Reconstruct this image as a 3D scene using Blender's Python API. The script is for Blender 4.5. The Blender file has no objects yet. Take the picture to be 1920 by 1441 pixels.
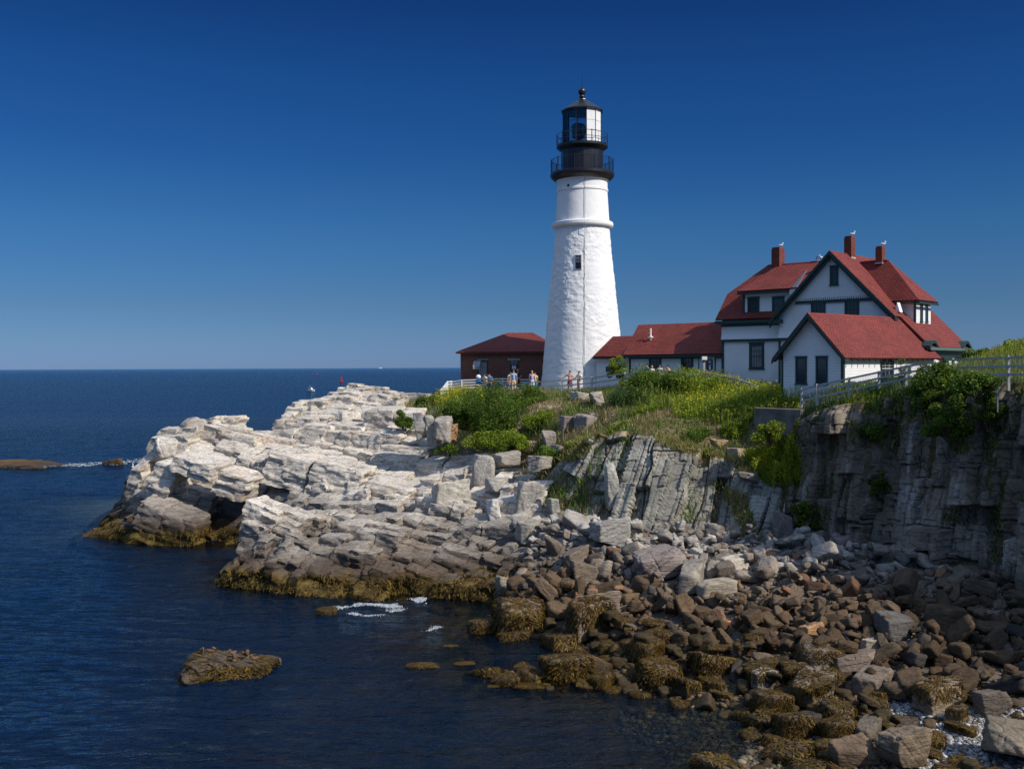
import bpy, bmesh, math, random
import numpy as np
from mathutils import Vector, Matrix
R = math.radians
scene = bpy.context.scene
COL = scene.collection

# ------------------------------------------------------------------ camera, sky, sun, exposure
EYE = 12.5; FPX = 1900.0
PITCH = math.atan(32.5 / FPX)
cam_data = bpy.data.cameras.new('camera'); cam = bpy.data.objects.new('camera', cam_data); COL.objects.link(cam)
cam_data.sensor_width = 36; cam_data.lens = 36 * FPX / 1920
cam_data.clip_start = .5; cam_data.clip_end = 60000
CM = Matrix.Rotation(math.pi / 2 - PITCH, 4, 'X') @ Matrix.Rotation(-.0045, 4, 'Z')
cam.matrix_world = Matrix.Translation((0, 0, EYE)) @ CM
scene.camera = cam

SUN_AZ, SUN_EL = 56.0, 41.0          # degrees to the right of the line back to the camera; height
sun_dir = Vector((math.sin(R(SUN_AZ)) * math.cos(R(SUN_EL)), -math.cos(R(SUN_AZ)) * math.cos(R(SUN_EL)), math.sin(R(SUN_EL))))
sd_ = bpy.data.lights.new('sun', 'SUN'); sd_.energy = 4.3; sd_.angle = R(.53); sd_.color = (1.0, .93, .83)
sun = bpy.data.objects.new('sun', sd_); COL.objects.link(sun)
sun.rotation_euler = sun_dir.to_track_quat('Z', 'Y').to_euler()
world = bpy.data.worlds.new('World'); scene.world = world; world.use_nodes = True
wn = world.node_tree; bg = wn.nodes['Background']
sky = wn.nodes.new('ShaderNodeTexSky'); sky.sky_type = 'NISHITA'; sky.sun_disc = False
sky.sun_elevation = R(SUN_EL); sky.sun_rotation = math.atan2(sun_dir.x, sun_dir.y)
sky.altitude = 0; sky.air_density = 1.0; sky.dust_density = .15; sky.ozone_density = 3.0
# the photographer's polarising filter deepens the low band of the sky; above the frame it is brightened as added fill for shaded walls
wtc = wn.nodes.new('ShaderNodeTexCoord'); wsep = wn.nodes.new('ShaderNodeSeparateXYZ'); wn.links.new(wtc.outputs['Generated'], wsep.inputs[0])
wr = wn.nodes.new('ShaderNodeValToRGB'); wn.links.new(wsep.outputs['Z'], wr.inputs[0])
_st = [(p, tuple(v * .6 for v in c)) for p, c in [(0, (.225, .385, .90)), (.012, (.222, .382, .86)), (.028, (.212, .372, .765)), (.059, (.185, .340, .63)), (.134, (.134, .346, .625)), (.206, (.082, .288, .603)), (.275, (.065, .256, .572)), (.345, (.046, .193, .461)), (.42, (1.1, 1.3, 1.5)), (.6, (3.6, 3.0, 2.5)), (.8, (3.9, 3.1, 2.6))]]
while len(wr.color_ramp.elements) < len(_st): wr.color_ramp.elements.new(.5)
for _e, (_p, _c) in zip(wr.color_ramp.elements, _st): _e.position = _p; _e.color = (*_c, 1)
wmx = wn.nodes.new('ShaderNodeMix'); wmx.data_type = 'RGBA'; wmx.blend_type = 'MULTIPLY'; wmx.inputs['Factor'].default_value = 1
wn.links.new(sky.outputs[0], wmx.inputs[6]); wn.links.new(wr.outputs[0], wmx.inputs[7]); wn.links.new(wmx.outputs[2], bg.inputs[0])
bg.inputs[1].default_value = .15
scene.view_settings.view_transform = 'Standard'; scene.view_settings.look = 'None'
scene.view_settings.exposure = 0.0; scene.view_settings.gamma = 1
scene.render.engine = 'CYCLES'
cy = scene.cycles
cy.max_bounces = 6; cy.diffuse_bounces = 2; cy.glossy_bounces = 3; cy.transmission_bounces = 4; cy.transparent_max_bounces = 12
cy.caustics_reflective = False; cy.caustics_refractive = False
cy.use_denoising = True; cy.sample_clamp_direct = 5; cy.sample_clamp_indirect = 2.5
try: cy.denoiser = 'OPENIMAGEDENOISE'; cy.denoising_prefilter = 'NONE'
except Exception: pass
cy.use_adaptive_sampling = False

# ------------------------------------------------------------------ geometry of sight lines (only used to read real sizes and places off the photograph)
_R3 = CM.to_3x3()
def ray(px, py):
    return _R3 @ Vector(((px - 960) / FPX, -(py - 720.5) / FPX, -1))
def at(px, py, Y):                      # world point seen at a pixel of the photograph, at the distance Y
    d = ray(px, py); k = Y / d.y
    return Vector((d.x * k, Y, EYE + d.z * k))
def at_z(px, py, z=0.0):
    d = ray(px, py); k = (z - EYE) / d.z
    return Vector((d.x * k, d.y * k, z))
def pix(p):
    v = _R3.inverted() @ (Vector(p) - Vector((0, 0, EYE)))
    return (960 + FPX * v.x / -v.z, 720.5 - FPX * v.y / -v.z)

# ------------------------------------------------------------------ numpy noise
def _hash(ix, iy, iz, seed):
    h = (ix.astype(np.int64) * 374761393 + iy.astype(np.int64) * 668265263 + iz.astype(np.int64) * 2147483647 + seed * 974634777) & 0xffffffff
    h = ((h ^ (h >> 13)) * 1274126177) & 0xffffffff
    h = ((h ^ (h >> 16)) * 2246822519) & 0xffffffff
    return ((h ^ (h >> 15)) & 0xffffff) / float(0xffffff)
def hsh(a, b=0, c=0, seed=0):
    a = np.asarray(a); b = np.asarray(b) + np.zeros_like(a); c = np.asarray(c) + np.zeros_like(a)
    return _hash(np.floor(a), np.floor(b), np.floor(c), seed)
def vn(x, y, z, seed=0):                # value noise, -1..1
    x = np.asarray(x, float); y = np.asarray(y, float) + 0 * x; z = np.asarray(z, float) + 0 * x
    x0 = np.floor(x); y0 = np.floor(y); z0 = np.floor(z)
    fx = x - x0; fy = y - y0; fz = z - z0
    fx = fx * fx * (3 - 2 * fx); fy = fy * fy * (3 - 2 * fy); fz = fz * fz * (3 - 2 * fz)
    out = 0
    for a in (0, 1):
        wx = fx if a else 1 - fx
        for b in (0, 1):
            wy = fy if b else 1 - fy
            for c in (0, 1):
                out = out + wx * wy * (fz if c else 1 - fz) * _hash(x0 + a, y0 + b, z0 + c, seed)
    return out * 2 - 1
def fbm(x, y, z, oct=4, seed=0, gain=.5):
    s = 0; a = 1; t = 0
    for i in range(oct):
        s = s + a * vn(x * 2.03 ** i, y * 2.03 ** i, z * 2.03 ** i, seed + i * 17); t += a; a *= gain
    return s / t
def sstep(e0, e1, x):
    t = np.clip((x - e0) / (e1 - e0), 0, 1); return t * t * (3 - 2 * t)
def mixc(a, b, w):
    w = np.asarray(w)[..., None]; return np.asarray(a) * (1 - w) + np.asarray(b) * w

# ------------------------------------------------------------------ linking and naming
def tag(o, label=None, cat=None, group=None, kind=None):
    if label: o['label'] = label
    if cat: o['category'] = cat
    if group: o['group'] = group
    if kind: o['kind'] = kind
    return o
def empty(name, loc=(0, 0, 0), rz=0, parent=None):
    o = bpy.data.objects.new(name, None); COL.objects.link(o); o.location = loc; o.rotation_euler = (0, 0, rz); o.empty_display_size = .2
    if parent: o.parent = parent
    return o
def link(name, me, mat=None, parent=None, loc=None):
    o = bpy.data.objects.new(name, me); COL.objects.link(o)
    if mat is not None:
        for m in (mat if isinstance(mat, (list, tuple)) else [mat]): me.materials.append(m)
    if parent: o.parent = parent
    if loc is not None: o.location = loc
    return o
def np_mesh(name, V, F, cols=None, smooth=False, uv=None):
    """V (n,3); F (m,k) ints, k = 3 or 4; cols (n,3) per-vertex colour"""
    V = np.asarray(V, np.float32); F = np.asarray(F, np.int32)
    me = bpy.data.meshes.new(name); k = F.shape[1]
    me.vertices.add(len(V)); me.vertices.foreach_set('co', V.ravel())
    me.loops.add(F.size); me.loops.foreach_set('vertex_index', F.ravel())
    me.polygons.add(len(F)); me.polygons.foreach_set('loop_start', np.arange(0, F.size, k, dtype=np.int32))
    try: me.polygons.foreach_set('loop_total', np.full(len(F), k, np.int32))
    except Exception: pass
    if smooth: me.polygons.foreach_set('use_smooth', np.ones(len(F), bool))
    if cols is not None:
        ca = me.color_attributes.new('tint', 'FLOAT_COLOR', 'POINT')
        c4 = np.ones((len(V), 4), np.float32); c4[:, :3] = cols; ca.data.foreach_set('color', c4.ravel())
    me.update(calc_edges=True); me.validate()
    return me
def grid_faces(nu, nv):
    i = np.arange(nu - 1)[:, None]; j = np.arange(nv - 1)[None]
    a = (i * nv + j).ravel()
    return np.stack([a, a + nv, a + nv + 1, a + 1], 1)

class MB:
    """collects boxes, prisms and lathes (optionally through a frame) and links them as one mesh with metre UVs"""
    def __init__(s, fr=None): s.v = []; s.f = []; s.fr = fr
    def add(s, vs, fs):
        b = len(s.v)
        for p in vs: s.v.append(tuple(s.fr(*p)) if s.fr else tuple(p))
        for f in fs: s.f.append([b + i for i in f])
        return s
    def box(s, x0, x1, y0, y1, z0, z1):
        x0, x1 = min(x0, x1), max(x0, x1); y0, y1 = min(y0, y1), max(y0, y1); z0, z1 = min(z0, z1), max(z0, z1)
        return s.add([(x0, y0, z0), (x1, y0, z0), (x1, y1, z0), (x0, y1, z0), (x0, y0, z1), (x1, y0, z1), (x1, y1, z1), (x0, y1, z1)],
                     [(0, 3, 2, 1), (4, 5, 6, 7), (0, 1, 5, 4), (1, 2, 6, 5), (2, 3, 7, 6), (3, 0, 4, 7)])
    def prism(s, pts, off):             # polygon (3-D points) thickened along the vector off
        n = len(pts); q = [tuple(p[i] + off[i] for i in range(3)) for p in pts]
        return s.add(list(pts) + q, [list(range(n))[::-1], list(range(n, 2 * n))] + [[i, (i + 1) % n, n + (i + 1) % n, n + i] for i in range(n)])
    def bar(s, a, b, w, h=None):        # rectangular bar from a to b (world or frame coordinates)
        h = h or w; a = Vector(a); b = Vector(b); d = (b - a).normalized()
        up = Vector((0, 0, 1)) if abs(d.z) < .95 else Vector((1, 0, 0))
        x = d.cross(up).normalized() * w / 2; y = x.cross(d).normalized() * h / 2
        vs = [a - x - y, a + x - y, a + x + y, a - x + y, b - x - y, b + x - y, b + x + y, b - x + y]
        return s.add([tuple(v) for v in vs], [(0, 3, 2, 1), (4, 5, 6, 7), (0, 1, 5, 4), (1, 2, 6, 5), (2, 3, 7, 6), (3, 0, 4, 7)])
    def lathe(s, prof, cx=0, cy=0, n=32, a0=0, cap=True):   # prof: list of (r, z)
        vs = []; fs = []
        for r, z in prof:
            for k in range(n):
                t = a0 + 2 * math.pi * k / n; vs.append((cx + r * math.sin(t), cy - r * math.cos(t), z))
        for i in range(len(prof) - 1):
            for k in range(n):
                a = i * n + k; b = i * n + (k + 1) % n; fs.append([a, b, b + n, a + n])
        if cap: fs.append(list(range(n))[::-1]); fs.append([(len(prof) - 1) * n + k for k in range(n)])
        return s.add(vs, fs)
    def tube(s, pts, r, n=6):
        pts = [Vector(p) for p in pts]; vs = []; fs = []
        for i, p in enumerate(pts):
            d = (pts[min(i + 1, len(pts) - 1)] - pts[max(i - 1, 0)]).normalized()
            up = Vector((0, 0, 1)) if abs(d.z) < .9 else Vector((1, 0, 0))
            x = d.cross(up).normalized(); y = d.cross(x).normalized(); rr = r[i] if isinstance(r, (list, tuple)) else r
            for k in range(n):
                t = 2 * math.pi * k / n; vs.append(tuple(p + x * math.cos(t) * rr + y * math.sin(t) * rr))
        for i in range(len(pts) - 1):
            for k in range(n):
                a = i * n + k; b = i * n + (k + 1) % n; fs.append([a, b, b + n, a + n])
        fs.append(list(range(n))[::-1]); fs.append([(len(pts) - 1) * n + k for k in range(n)])
        return s.add(vs, fs)
    def build(s, name, mat, parent=None, smooth=False, bevel=0):
        me = bpy.data.meshes.new(name); me.from_pydata(s.v, [], s.f)
        bm = bmesh.new(); bm.from_mesh(me); bmesh.ops.recalc_face_normals(bm, faces=bm.faces)
        uvl = bm.loops.layers.uv.new('UVMap')
        for f in bm.faces:
            n = f.normal
            h = Vector((-n.y, n.x, 0)); h = h.normalized() if h.length > 1e-3 else Vector((1, 0, 0))
            u = n.cross(h)
            if u.z < 0: u = -u
            for l in f.loops: l[uvl].uv = (l.vert.co.dot(h), l.vert.co.dot(u) if abs(n.z) < .98 else l.vert.co.y)
            f.smooth = smooth
        bm.to_mesh(me); bm.free()
        o = link(name, me, mat)
        if parent:
            o.parent = parent
            if s.world: o.matrix_parent_inverse = parent_inv(parent)
        if bevel:
            m = o.modifiers.new('bevel', 'BEVEL'); m.width = bevel; m.segments = 1; m.limit_method = 'ANGLE'
        return o
    world = True
def parent_inv(p):                      # parts are modelled in world metres; this keeps them there under their Empty
    if p.type == 'MESH': return Matrix.Identity(4) if p.parent or p.get('w') else (Matrix.Translation(p.location)).inverted()
    return (Matrix.Translation(p.location) @ p.rotation_euler.to_matrix().to_4x4()).inverted()

# ------------------------------------------------------------------ materials
def newmat(name):
    m = bpy.data.materials.new(name); m.use_nodes = True; nt = m.node_tree
    return m, nt, nt.nodes['Principled BSDF'], nt.nodes, nt.links
def nd(nt, kind, **kw):
    n = nt.nodes.new(kind)
    for k, v in kw.items():
        if k.startswith('i_'):
            key = k[2:]; n.inputs[int(key) if key.isdigit() else key].default_value = v
        else: setattr(n, k, v)
    return n
def mixrgb(nt, blend, fac, a, b):
    m = nt.nodes.new('ShaderNodeMix'); m.data_type = 'RGBA'; m.blend_type = blend
    for inp, v in ((m.inputs['Factor'], fac), (m.inputs[6], a), (m.inputs[7], b)):
        if hasattr(v, 'is_linked') or isinstance(v, bpy.types.NodeSocket): nt.links.new(v, inp)
        elif isinstance(v, (int, float)) and inp.type == 'RGBA': inp.default_value = (v, v, v, 1)
        elif isinstance(v, (tuple, list)): inp.default_value = (*v, 1) if len(v) == 3 else v
        else: inp.default_value = v
    return m.outputs[2]
def ramp(nt, src, stops):
    r = nt.nodes.new('ShaderNodeValToRGB'); e = r.color_ramp.elements
    while len(e) < len(stops): e.new(.5)
    for el, (p, c) in zip(e, stops):
        el.position = p; el.color = (*c, 1) if isinstance(c, (tuple, list)) else (c, c, c, 1)
    nt.links.new(src, r.inputs[0]); return r.outputs[0]
def simple(name, col, rough=.6, spec=.4, var=.12, scale=6, bump=0.0, metallic=0):
    m, nt, p, N, L = newmat(name)
    tc = nd(nt, 'ShaderNodeTexCoord'); no = nd(nt, 'ShaderNodeTexNoise', i_Scale=scale, i_Detail=5.0)
    L.new(tc.outputs['Object'], no.inputs['Vector'])
    f = ramp(nt, no.outputs[0], [(.3, 1 - var), (.7, 1 + var)])
    L.new(mixrgb(nt, 'MULTIPLY', 1.0, col, f), p.inputs['Base Color'])
    p.inputs['Roughness'].default_value = rough; p.inputs['Specular IOR Level'].default_value = spec; p.inputs['Metallic'].default_value = metallic
    if bump:
        b = nd(nt, 'ShaderNodeBump', i_Strength=.6, i_Distance=bump); L.new(no.outputs[0], b.inputs['Height']); L.new(b.outputs[0], p.inputs['Normal'])
    return m

def rock_mat(name, nb=(.2, -.1, .97), fine=1.0, rough=.85, lay=5.0, crackle=.9, frac=.42, fsc=(.32, .75, 1.9)):
    """tint attribute x grain; bedding lines stretched along the planes whose normal is nb"""
    m, nt, p, N, L = newmat(name)
    at_ = nd(nt, 'ShaderNodeAttribute', attribute_name='tint')
    tc = nd(nt, 'ShaderNodeTexCoord'); geo = nd(nt, 'ShaderNodeNewGeometry')
    q = Vector(nb).normalized().rotation_difference(Vector((0, 0, 1))).to_euler()
    mp = nd(nt, 'ShaderNodeMapping'); mp.inputs['Rotation'].default_value = q; mp.inputs['Scale'].default_value = (.55, .55, lay)
    src = tc.outputs['Object']; L.new(src, mp.inputs[0])
    lay_n = nd(nt, 'ShaderNodeTexNoise', i_Scale=1.0, i_Detail=6.0, i_Roughness=.65); L.new(mp.outputs[0], lay_n.inputs['Vector'])
    gr = nd(nt, 'ShaderNodeTexNoise', i_Scale=7.0, i_Detail=8.0, i_Roughness=.7); L.new(src, gr.inputs['Vector'])
    big = nd(nt, 'ShaderNodeTexNoise', i_Scale=.5, i_Detail=4.0); L.new(src, big.inputs['Vector'])
    mp2 = nd(nt, 'ShaderNodeMapping'); mp2.inputs['Rotation'].default_value = q; mp2.inputs['Scale'].default_value = (.9, .9, lay * 1.7)
    L.new(src, mp2.inputs[0]); st = nd(nt, 'ShaderNodeTexNoise', i_Scale=1.0, i_Detail=4.0, i_Roughness=.55); L.new(mp2.outputs[0], st.inputs['Vector'])
    c = mixrgb(nt, 'MULTIPLY', 1.0, at_.outputs['Color'], ramp(nt, lay_n.outputs[0], [(.33, .62), (.43, .92), (.58, 1.06), (.72, .84)]))
    c = mixrgb(nt, 'MULTIPLY', crackle, c, ramp(nt, st.outputs[0], [(.395, 1.0), (.42, .30), (.44, 1.0), (.555, 1.0), (.575, .42), (.595, 1.0)]))
    c = mixrgb(nt, 'MULTIPLY', 1.0, c, ramp(nt, gr.outputs[0], [(.3, .72), (.5, 1.0), (.72, 1.18)]))
    mp3 = nd(nt, 'ShaderNodeMapping'); mp3.inputs['Rotation'].default_value = q; mp3.inputs['Scale'].default_value = fsc
    dn = nd(nt, 'ShaderNodeTexNoise', i_Scale=1.5, i_Detail=3.0); L.new(src, dn.inputs['Vector']); va = nd(nt, 'ShaderNodeVectorMath', operation='MULTIPLY_ADD'); L.new(dn.outputs['Color'], va.inputs[0]); va.inputs[1].default_value = (.22, .22, .22); L.new(src, va.inputs[2]); L.new(va.outputs[0], mp3.inputs[0])
    vo = nd(nt, 'ShaderNodeTexVoronoi', feature='DISTANCE_TO_EDGE', i_Scale=1.0); L.new(mp3.outputs[0], vo.inputs['Vector'])
    fr_ = ramp(nt, vo.outputs['Distance'], [(0, 0.0), (.008, .1), (.032, 1.0)]); c = mixrgb(nt, 'MULTIPLY', frac, c, mixrgb(nt, 'MIX', fr_, (.22, .19, .17), (1, 1, 1)))
    c = mixrgb(nt, 'MULTIPLY', 1.0, c, ramp(nt, big.outputs[0], [(.3, .84), (.7, 1.12)]))
    L.new(c, p.inputs['Base Color']); p.inputs['Roughness'].default_value = rough; p.inputs['Specular IOR Level'].default_value = .25
    b1 = nd(nt, 'ShaderNodeBump', i_Strength=.9, i_Distance=.10 * fine); L.new(lay_n.outputs[0], b1.inputs['Height'])
    b2 = nd(nt, 'ShaderNodeBump', i_Strength=.8, i_Distance=.035 * fine); L.new(gr.outputs[0], b2.inputs['Height']); L.new(b1.outputs[0], b2.inputs['Normal'])
    b3 = nd(nt, 'ShaderNodeBump', i_Strength=frac, i_Distance=.06); L.new(fr_, b3.inputs['Height']); L.new(b2.outputs[0], b3.inputs['Normal']); L.new(b3.outputs[0], p.inputs['Normal'])
    return m
M_ROCK = rock_mat('pale_bedded_rock', lay=3.2)
M_SLAB = rock_mat('slab_rock', nb=(.95, -.2, .2), lay=2.0, crackle=.5, frac=.5, fsc=(.45, .8, 1.5))


def boulder_mat():
    """stone whose colour comes from the boulder itself; wet and algae-brown towards the low-tide line"""
    m, nt, p, N, L = newmat('boulder_rock'); oi = nd(nt, 'ShaderNodeObjectInfo'); tc = nd(nt, 'ShaderNodeTexCoord'); geo = nd(nt, 'ShaderNodeNewGeometry')
    src = tc.outputs['Object']
    mp = nd(nt, 'ShaderNodeMapping'); mp.inputs['Rotation'].default_value = (.5, .3, 0); mp.inputs['Scale'].default_value = (1, 1, 7); L.new(src, mp.inputs[0])
    ly = nd(nt, 'ShaderNodeTexNoise', i_Scale=1.3, i_Detail=5.0, i_Roughness=.6); L.new(mp.outputs[0], ly.inputs['Vector'])
    gr = nd(nt, 'ShaderNodeTexNoise', i_Scale=6.0, i_Detail=8.0, i_Roughness=.7); L.new(src, gr.inputs['Vector'])
    big = nd(nt, 'ShaderNodeTexNoise', i_Scale=1.0, i_Detail=3.0); L.new(geo.outputs['Position'], big.inputs['Vector'])
    c = mixrgb(nt, 'MULTIPLY', 1.0, oi.outputs['Color'], ramp(nt, ly.outputs[0], [(.3, .55), (.45, 1.0), (.62, 1.05), (.75, .8)]))
    c = mixrgb(nt, 'MULTIPLY', 1.0, c, ramp(nt, gr.outputs[0], [(.3, .7), (.5, 1.0), (.72, 1.2)]))
    c = mixrgb(nt, 'MULTIPLY', 1.0, c, ramp(nt, big.outputs[0], [(.3, .8), (.7, 1.15)]))
    sp = nd(nt, 'ShaderNodeSeparateXYZ'); L.new(geo.outputs['Position'], sp.inputs[0])
    ad = nd(nt, 'ShaderNodeMath', operation='ADD'); L.new(sp.outputs[2], ad.inputs[0]); L.new(big.outputs[0], ad.inputs[1])
    mr = nd(nt, 'ShaderNodeMapRange'); mr.inputs[1].default_value = .55; mr.inputs[2].default_value = 1.3; L.new(ad.outputs[0], mr.inputs[0])
    vo = nd(nt, 'ShaderNodeTexVoronoi', feature='DISTANCE_TO_EDGE', i_Scale=1.5); va = nd(nt, 'ShaderNodeVectorMath', operation='MULTIPLY_ADD'); L.new(gr.outputs['Color'], va.inputs[0]); va.inputs[1].default_value = (.35, .35, .35); L.new(mp.outputs[0], va.inputs[2])
    sc_ = nd(nt, 'ShaderNodeVectorMath', operation='MULTIPLY'); sc_.inputs[1].default_value = (1, 1, .25); L.new(va.outputs[0], sc_.inputs[0]); L.new(sc_.outputs[0], vo.inputs['Vector'])
    fr_ = ramp(nt, vo.outputs['Distance'], [(0, 0.0), (.01, .1), (.04, 1.0)]); c = mixrgb(nt, 'MULTIPLY', .55, c, mixrgb(nt, 'MIX', fr_, (.25, .22, .2), (1, 1, 1)))
    c = mixrgb(nt, 'MIX', mr.outputs[0], (.045, .030, .012), c)
    L.new(c, p.inputs['Base Color']); L.new(ramp(nt, mr.outputs[0], [(0, .4), (1, .85)]), p.inputs['Roughness']); p.inputs['Specular IOR Level'].default_value = .25
    b1 = nd(nt, 'ShaderNodeBump', i_Strength=.9, i_Distance=.09); L.new(ly.outputs[0], b1.inputs['Height'])
    b2 = nd(nt, 'ShaderNodeBump', i_Strength=.9, i_Distance=.04); L.new(gr.outputs[0], b2.inputs['Height']); L.new(b1.outputs[0], b2.inputs['Normal']); L.new(b2.outputs[0], p.inputs['Normal'])
    return m
M_BOULDER = boulder_mat()
def attr_mat(name, rough=.6, spec=.3, trans=0.0, nvar=0.0):
    m, nt, p, N, L = newmat(name); a = nd(nt, 'ShaderNodeAttribute', attribute_name='tint'); L.new(a.outputs['Color'], p.inputs['Base Color'])
    p.inputs['Roughness'].default_value = rough; p.inputs['Specular IOR Level'].default_value = spec
    if trans:
        t = nd(nt, 'ShaderNodeBsdfTranslucent'); L.new(a.outputs['Color'], t.inputs[0]); mx = nd(nt, 'ShaderNodeMixShader', i_0=trans); L.new(p.outputs[0], mx.inputs[1]); L.new(t.outputs[0], mx.inputs[2]); L.new(mx.outputs[0], N['Material Output'].inputs[0])
    return m
M_LEAF = attr_mat('leaves', .6, .25, .38); M_WEED = attr_mat('seaweed', .55, .16, .1); M_PEB = attr_mat('pebbles', .6, .3)
# ================================================================== THE HEADLAND
# heights read at sight lines: (px, py, distance)
LOW = [(285,838,80),(300,870,78.5),(340,812,81),(345,840,78),(360,880,76.8),(435,790,83),(420,830,79),(520,814,84),(480,820,80),(535,784,88),(530,815,82.5),(600,764,92),
 (610,800,83),(690,762,95),(680,780,85),(760,760,94),(820,756,90),(740,800,79),(700,840,77),(600,850,76.5),(520,860,77.2),(450,872,77.5),(560,905,75),(430,925,76.2),
 (370,915,77.4),(350,935,76.6),(250,925,79),(230,955,78.5),(300,965,75.7),(250,985,76.5),(230,968,73.8),(320,976,72.7),(420,985,72.4),(380,985,73.6),(450,985,72.4),(500,955,72.8),(560,935,72.5),(620,925,71.5),(640,880,74),(700,900,71.5),(760,930,69),(800,880,72),(860,850,73),
 (640,950,67.5),(600,975,66.5),(560,985,66.5),(640,985,64.5),(452,1018,59.4),(480,1012,59.0),(520,1012,57.8),(620,1036,57.3),(700,1046,56.8),(780,1052,56.7),(850,1068,56.9),(470,985,62.6),(500,972,64.5),(560,1000,62),(600,1020,59.5),(640,1000,62.2),(700,1010,61),(720,960,65),(850,1040,58.6),(920,1050,58),
 (800,1000,61.5),(800,960,64.5),(870,960,64),(880,1000,61),(920,900,67),(860,900,68.5),(940,960,63),(960,1000,60.3),(1000,940,61.5),(1010,1000,59),(980,900,65.5),(930,860,70)]
WATER0 = [(170,1003),(215,1014),(300,1022),(380,1024),(440,1022),(180,970),(232,940),(422,1095),(438,1103),(520,1110),(620,1116),(700,1122),(780,1122),(850,1160),(850,1225),(930,1262),(1020,1262),(1130,1290),(1210,1292),(1330,1320),(1420,1350),(1450,1390),(1385,1420),(1330,1445),(1300,1480)]
lowpts = [tuple(at(*p)) for p in LOW] + [(*at_z(x, y)[:2], -.1) for x, y in WATER0]
# under water and behind the point
lowpts += [(-40,60,-7),(-40,85,-7),(-36,100,-8),(-26,93,-3.5),(-33,80,-3),(-20,101,-3),(-12,108,-2),(-28,70,-4),(-22,68,-3.5),(-18,64,-4),(-20,55,-5),(-12,53.5,-2.2),(-8,50,-3),(-14,45,-5),(-18,38,-5.5),(-6,42,-3),(0,44,-1.4),(-8,34,-3.6),
 (0,36,-2),(4,36.5,-.9),(4,32,-1.2),(-2,28,-2.5),(-12,26,-4),(6,29,-.5),(4,24,-1),(-20,20,-6),(-21.5,73,-1.6),(-17.5,63.5,-3),(-19,71,-2.2),(-17,67.5,-1.8),(-15.4,66.8,-.8)]
# the boulder beach, rising to the foot of the cliffs
lowpts += [(1.5,57.5,2.6),(3,56.5,2.9),(7,55.6,3.0),(11,54.5,2.9),(14,53.5,3.0),(2,52,1.1),(6,50.5,1.6),(10,50,2.1),(14,49,2.3),(17.5,50,2.9),(1,48,.5),(4,45,.45),(8,44,.9),(12,44,1.4),(16,44,1.8),(20,45,2.5),
 (6,41,.3),(9,38.5,.35),(12,38,.7),(15,38,1.0),(19,38,1.5),(22,39,2.0),(10.2,34.3,.12),(12.5,34,.45),(15,33,.6),(18,33,.95),(24,34,1.8),(9,30.5,.0),(12,30,.35),(15,28,.5),(20,27,1.2),(10,25,0),(26,27,2.2),
 (22,50,3.2),(26,45,3.4),(30,35,3),(32,25,3),(5,62,4.6),(15,60,4),(-2,70,7)]
HIGHP = [(1010,905,63),(1060,885,62.5),(1100,850,63),(1150,813,61.6),(1250,820,60.8),(1330,850,59.7),(1400,880,58.6),(1440,880,57.6),(1480,850,57),(1060,800,68),(1200,775,65.5),(1350,790,62.3),(1300,745,68),(1430,790,60),(1450,752,62.5),(1500,752,60),
 (1200,720,74),(1100,735,79),(1000,738,80),(1150,740,73),(1250,712,72),(1340,716,72),(1400,722,70),(1540,750,56.5),(1600,745,54.8),(1640,742,53.6),(1720,740,51.2),(1760,745,50),(1850,725,48),(1890,722,46.5),(1920,730,45.6),(1980,722,42),(1860,670,56),(1920,655,58),(1850,672,66),(1910,648,64),(1980,640,60),(2100,660,50),(2200,680,36),
 (820,742,90),(850,745,84),(900,742,80),(780,752,84),(760,775,80),(770,815,74.5),(850,822,72.5),(900,850,70),(960,860,67),(940,800,71),(900,780,73),(850,780,76),(1000,770,72),(1000,840,67)]
highpts = [tuple(at(*p)) for p in HIGHP]
highpts += [(6,86.5,10.75),(-3,92,10.7),(0,100,10.6),(10,95,10.8),(17,80,11.0),(20,90,11.0),(24,70,11.1),(18,70,11.0),(26,62,11.2),(21,58,11.0),(30,75,11.3),(40,70,12.5),(36,85,11.5),(45,60,14),(40,45,13.5),(34,34,12.5),(38,25,12),(-8,95,10.2),(20,110,9.5),(40,110,11),(60,90,13),(60,60,15)]
def tps_fit(P, smooth=.002):
    P = np.array(P, float); n = len(P); d = np.linalg.norm(P[:, None, :2] - P[None, :, :2], axis=2)
    K = np.where(d > 0, d * d * np.log(np.maximum(d, 1e-9)), 0) + np.eye(n) * smooth * 50
    Q = np.c_[np.ones(n), P[:, :2]]
    A = np.block([[K, Q], [Q.T, np.zeros((3, 3))]]); w = np.linalg.solve(A, np.r_[P[:, 2], 0, 0, 0]); return P[:, :2], w
def tps_eval(fit, x, y):
    C, w = fit; out = np.empty(x.size); xf = x.ravel(); yf = y.ravel()
    for i in range(0, x.size, 20000):
        a = xf[i:i + 20000, None]; b = yf[i:i + 20000, None]; d2 = (a - C[:, 0]) ** 2 + (b - C[:, 1]) ** 2
        out[i:i + 20000] = (np.where(d2 > 0, d2 * .5 * np.log(np.maximum(d2, 1e-12)), 0)) @ w[:-3] + w[-3] + w[-2] * a[:, 0] + w[-1] * b[:, 0]
    return out.reshape(x.shape)
GX0, GX1, GY0, GY1, GR = -48., 64., 8., 122., .5
gx = np.arange(GX0, GX1 + GR, GR); gy = np.arange(GY0, GY1 + GR, GR); GXX, GYY = np.meshgrid(gx, gy, indexing='ij')
GLOW = np.clip(tps_eval(tps_fit(lowpts), GXX, GYY), -9, 13); GHIGH = np.clip(tps_eval(tps_fit(highpts), GXX, GYY), 3, 18)
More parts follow.
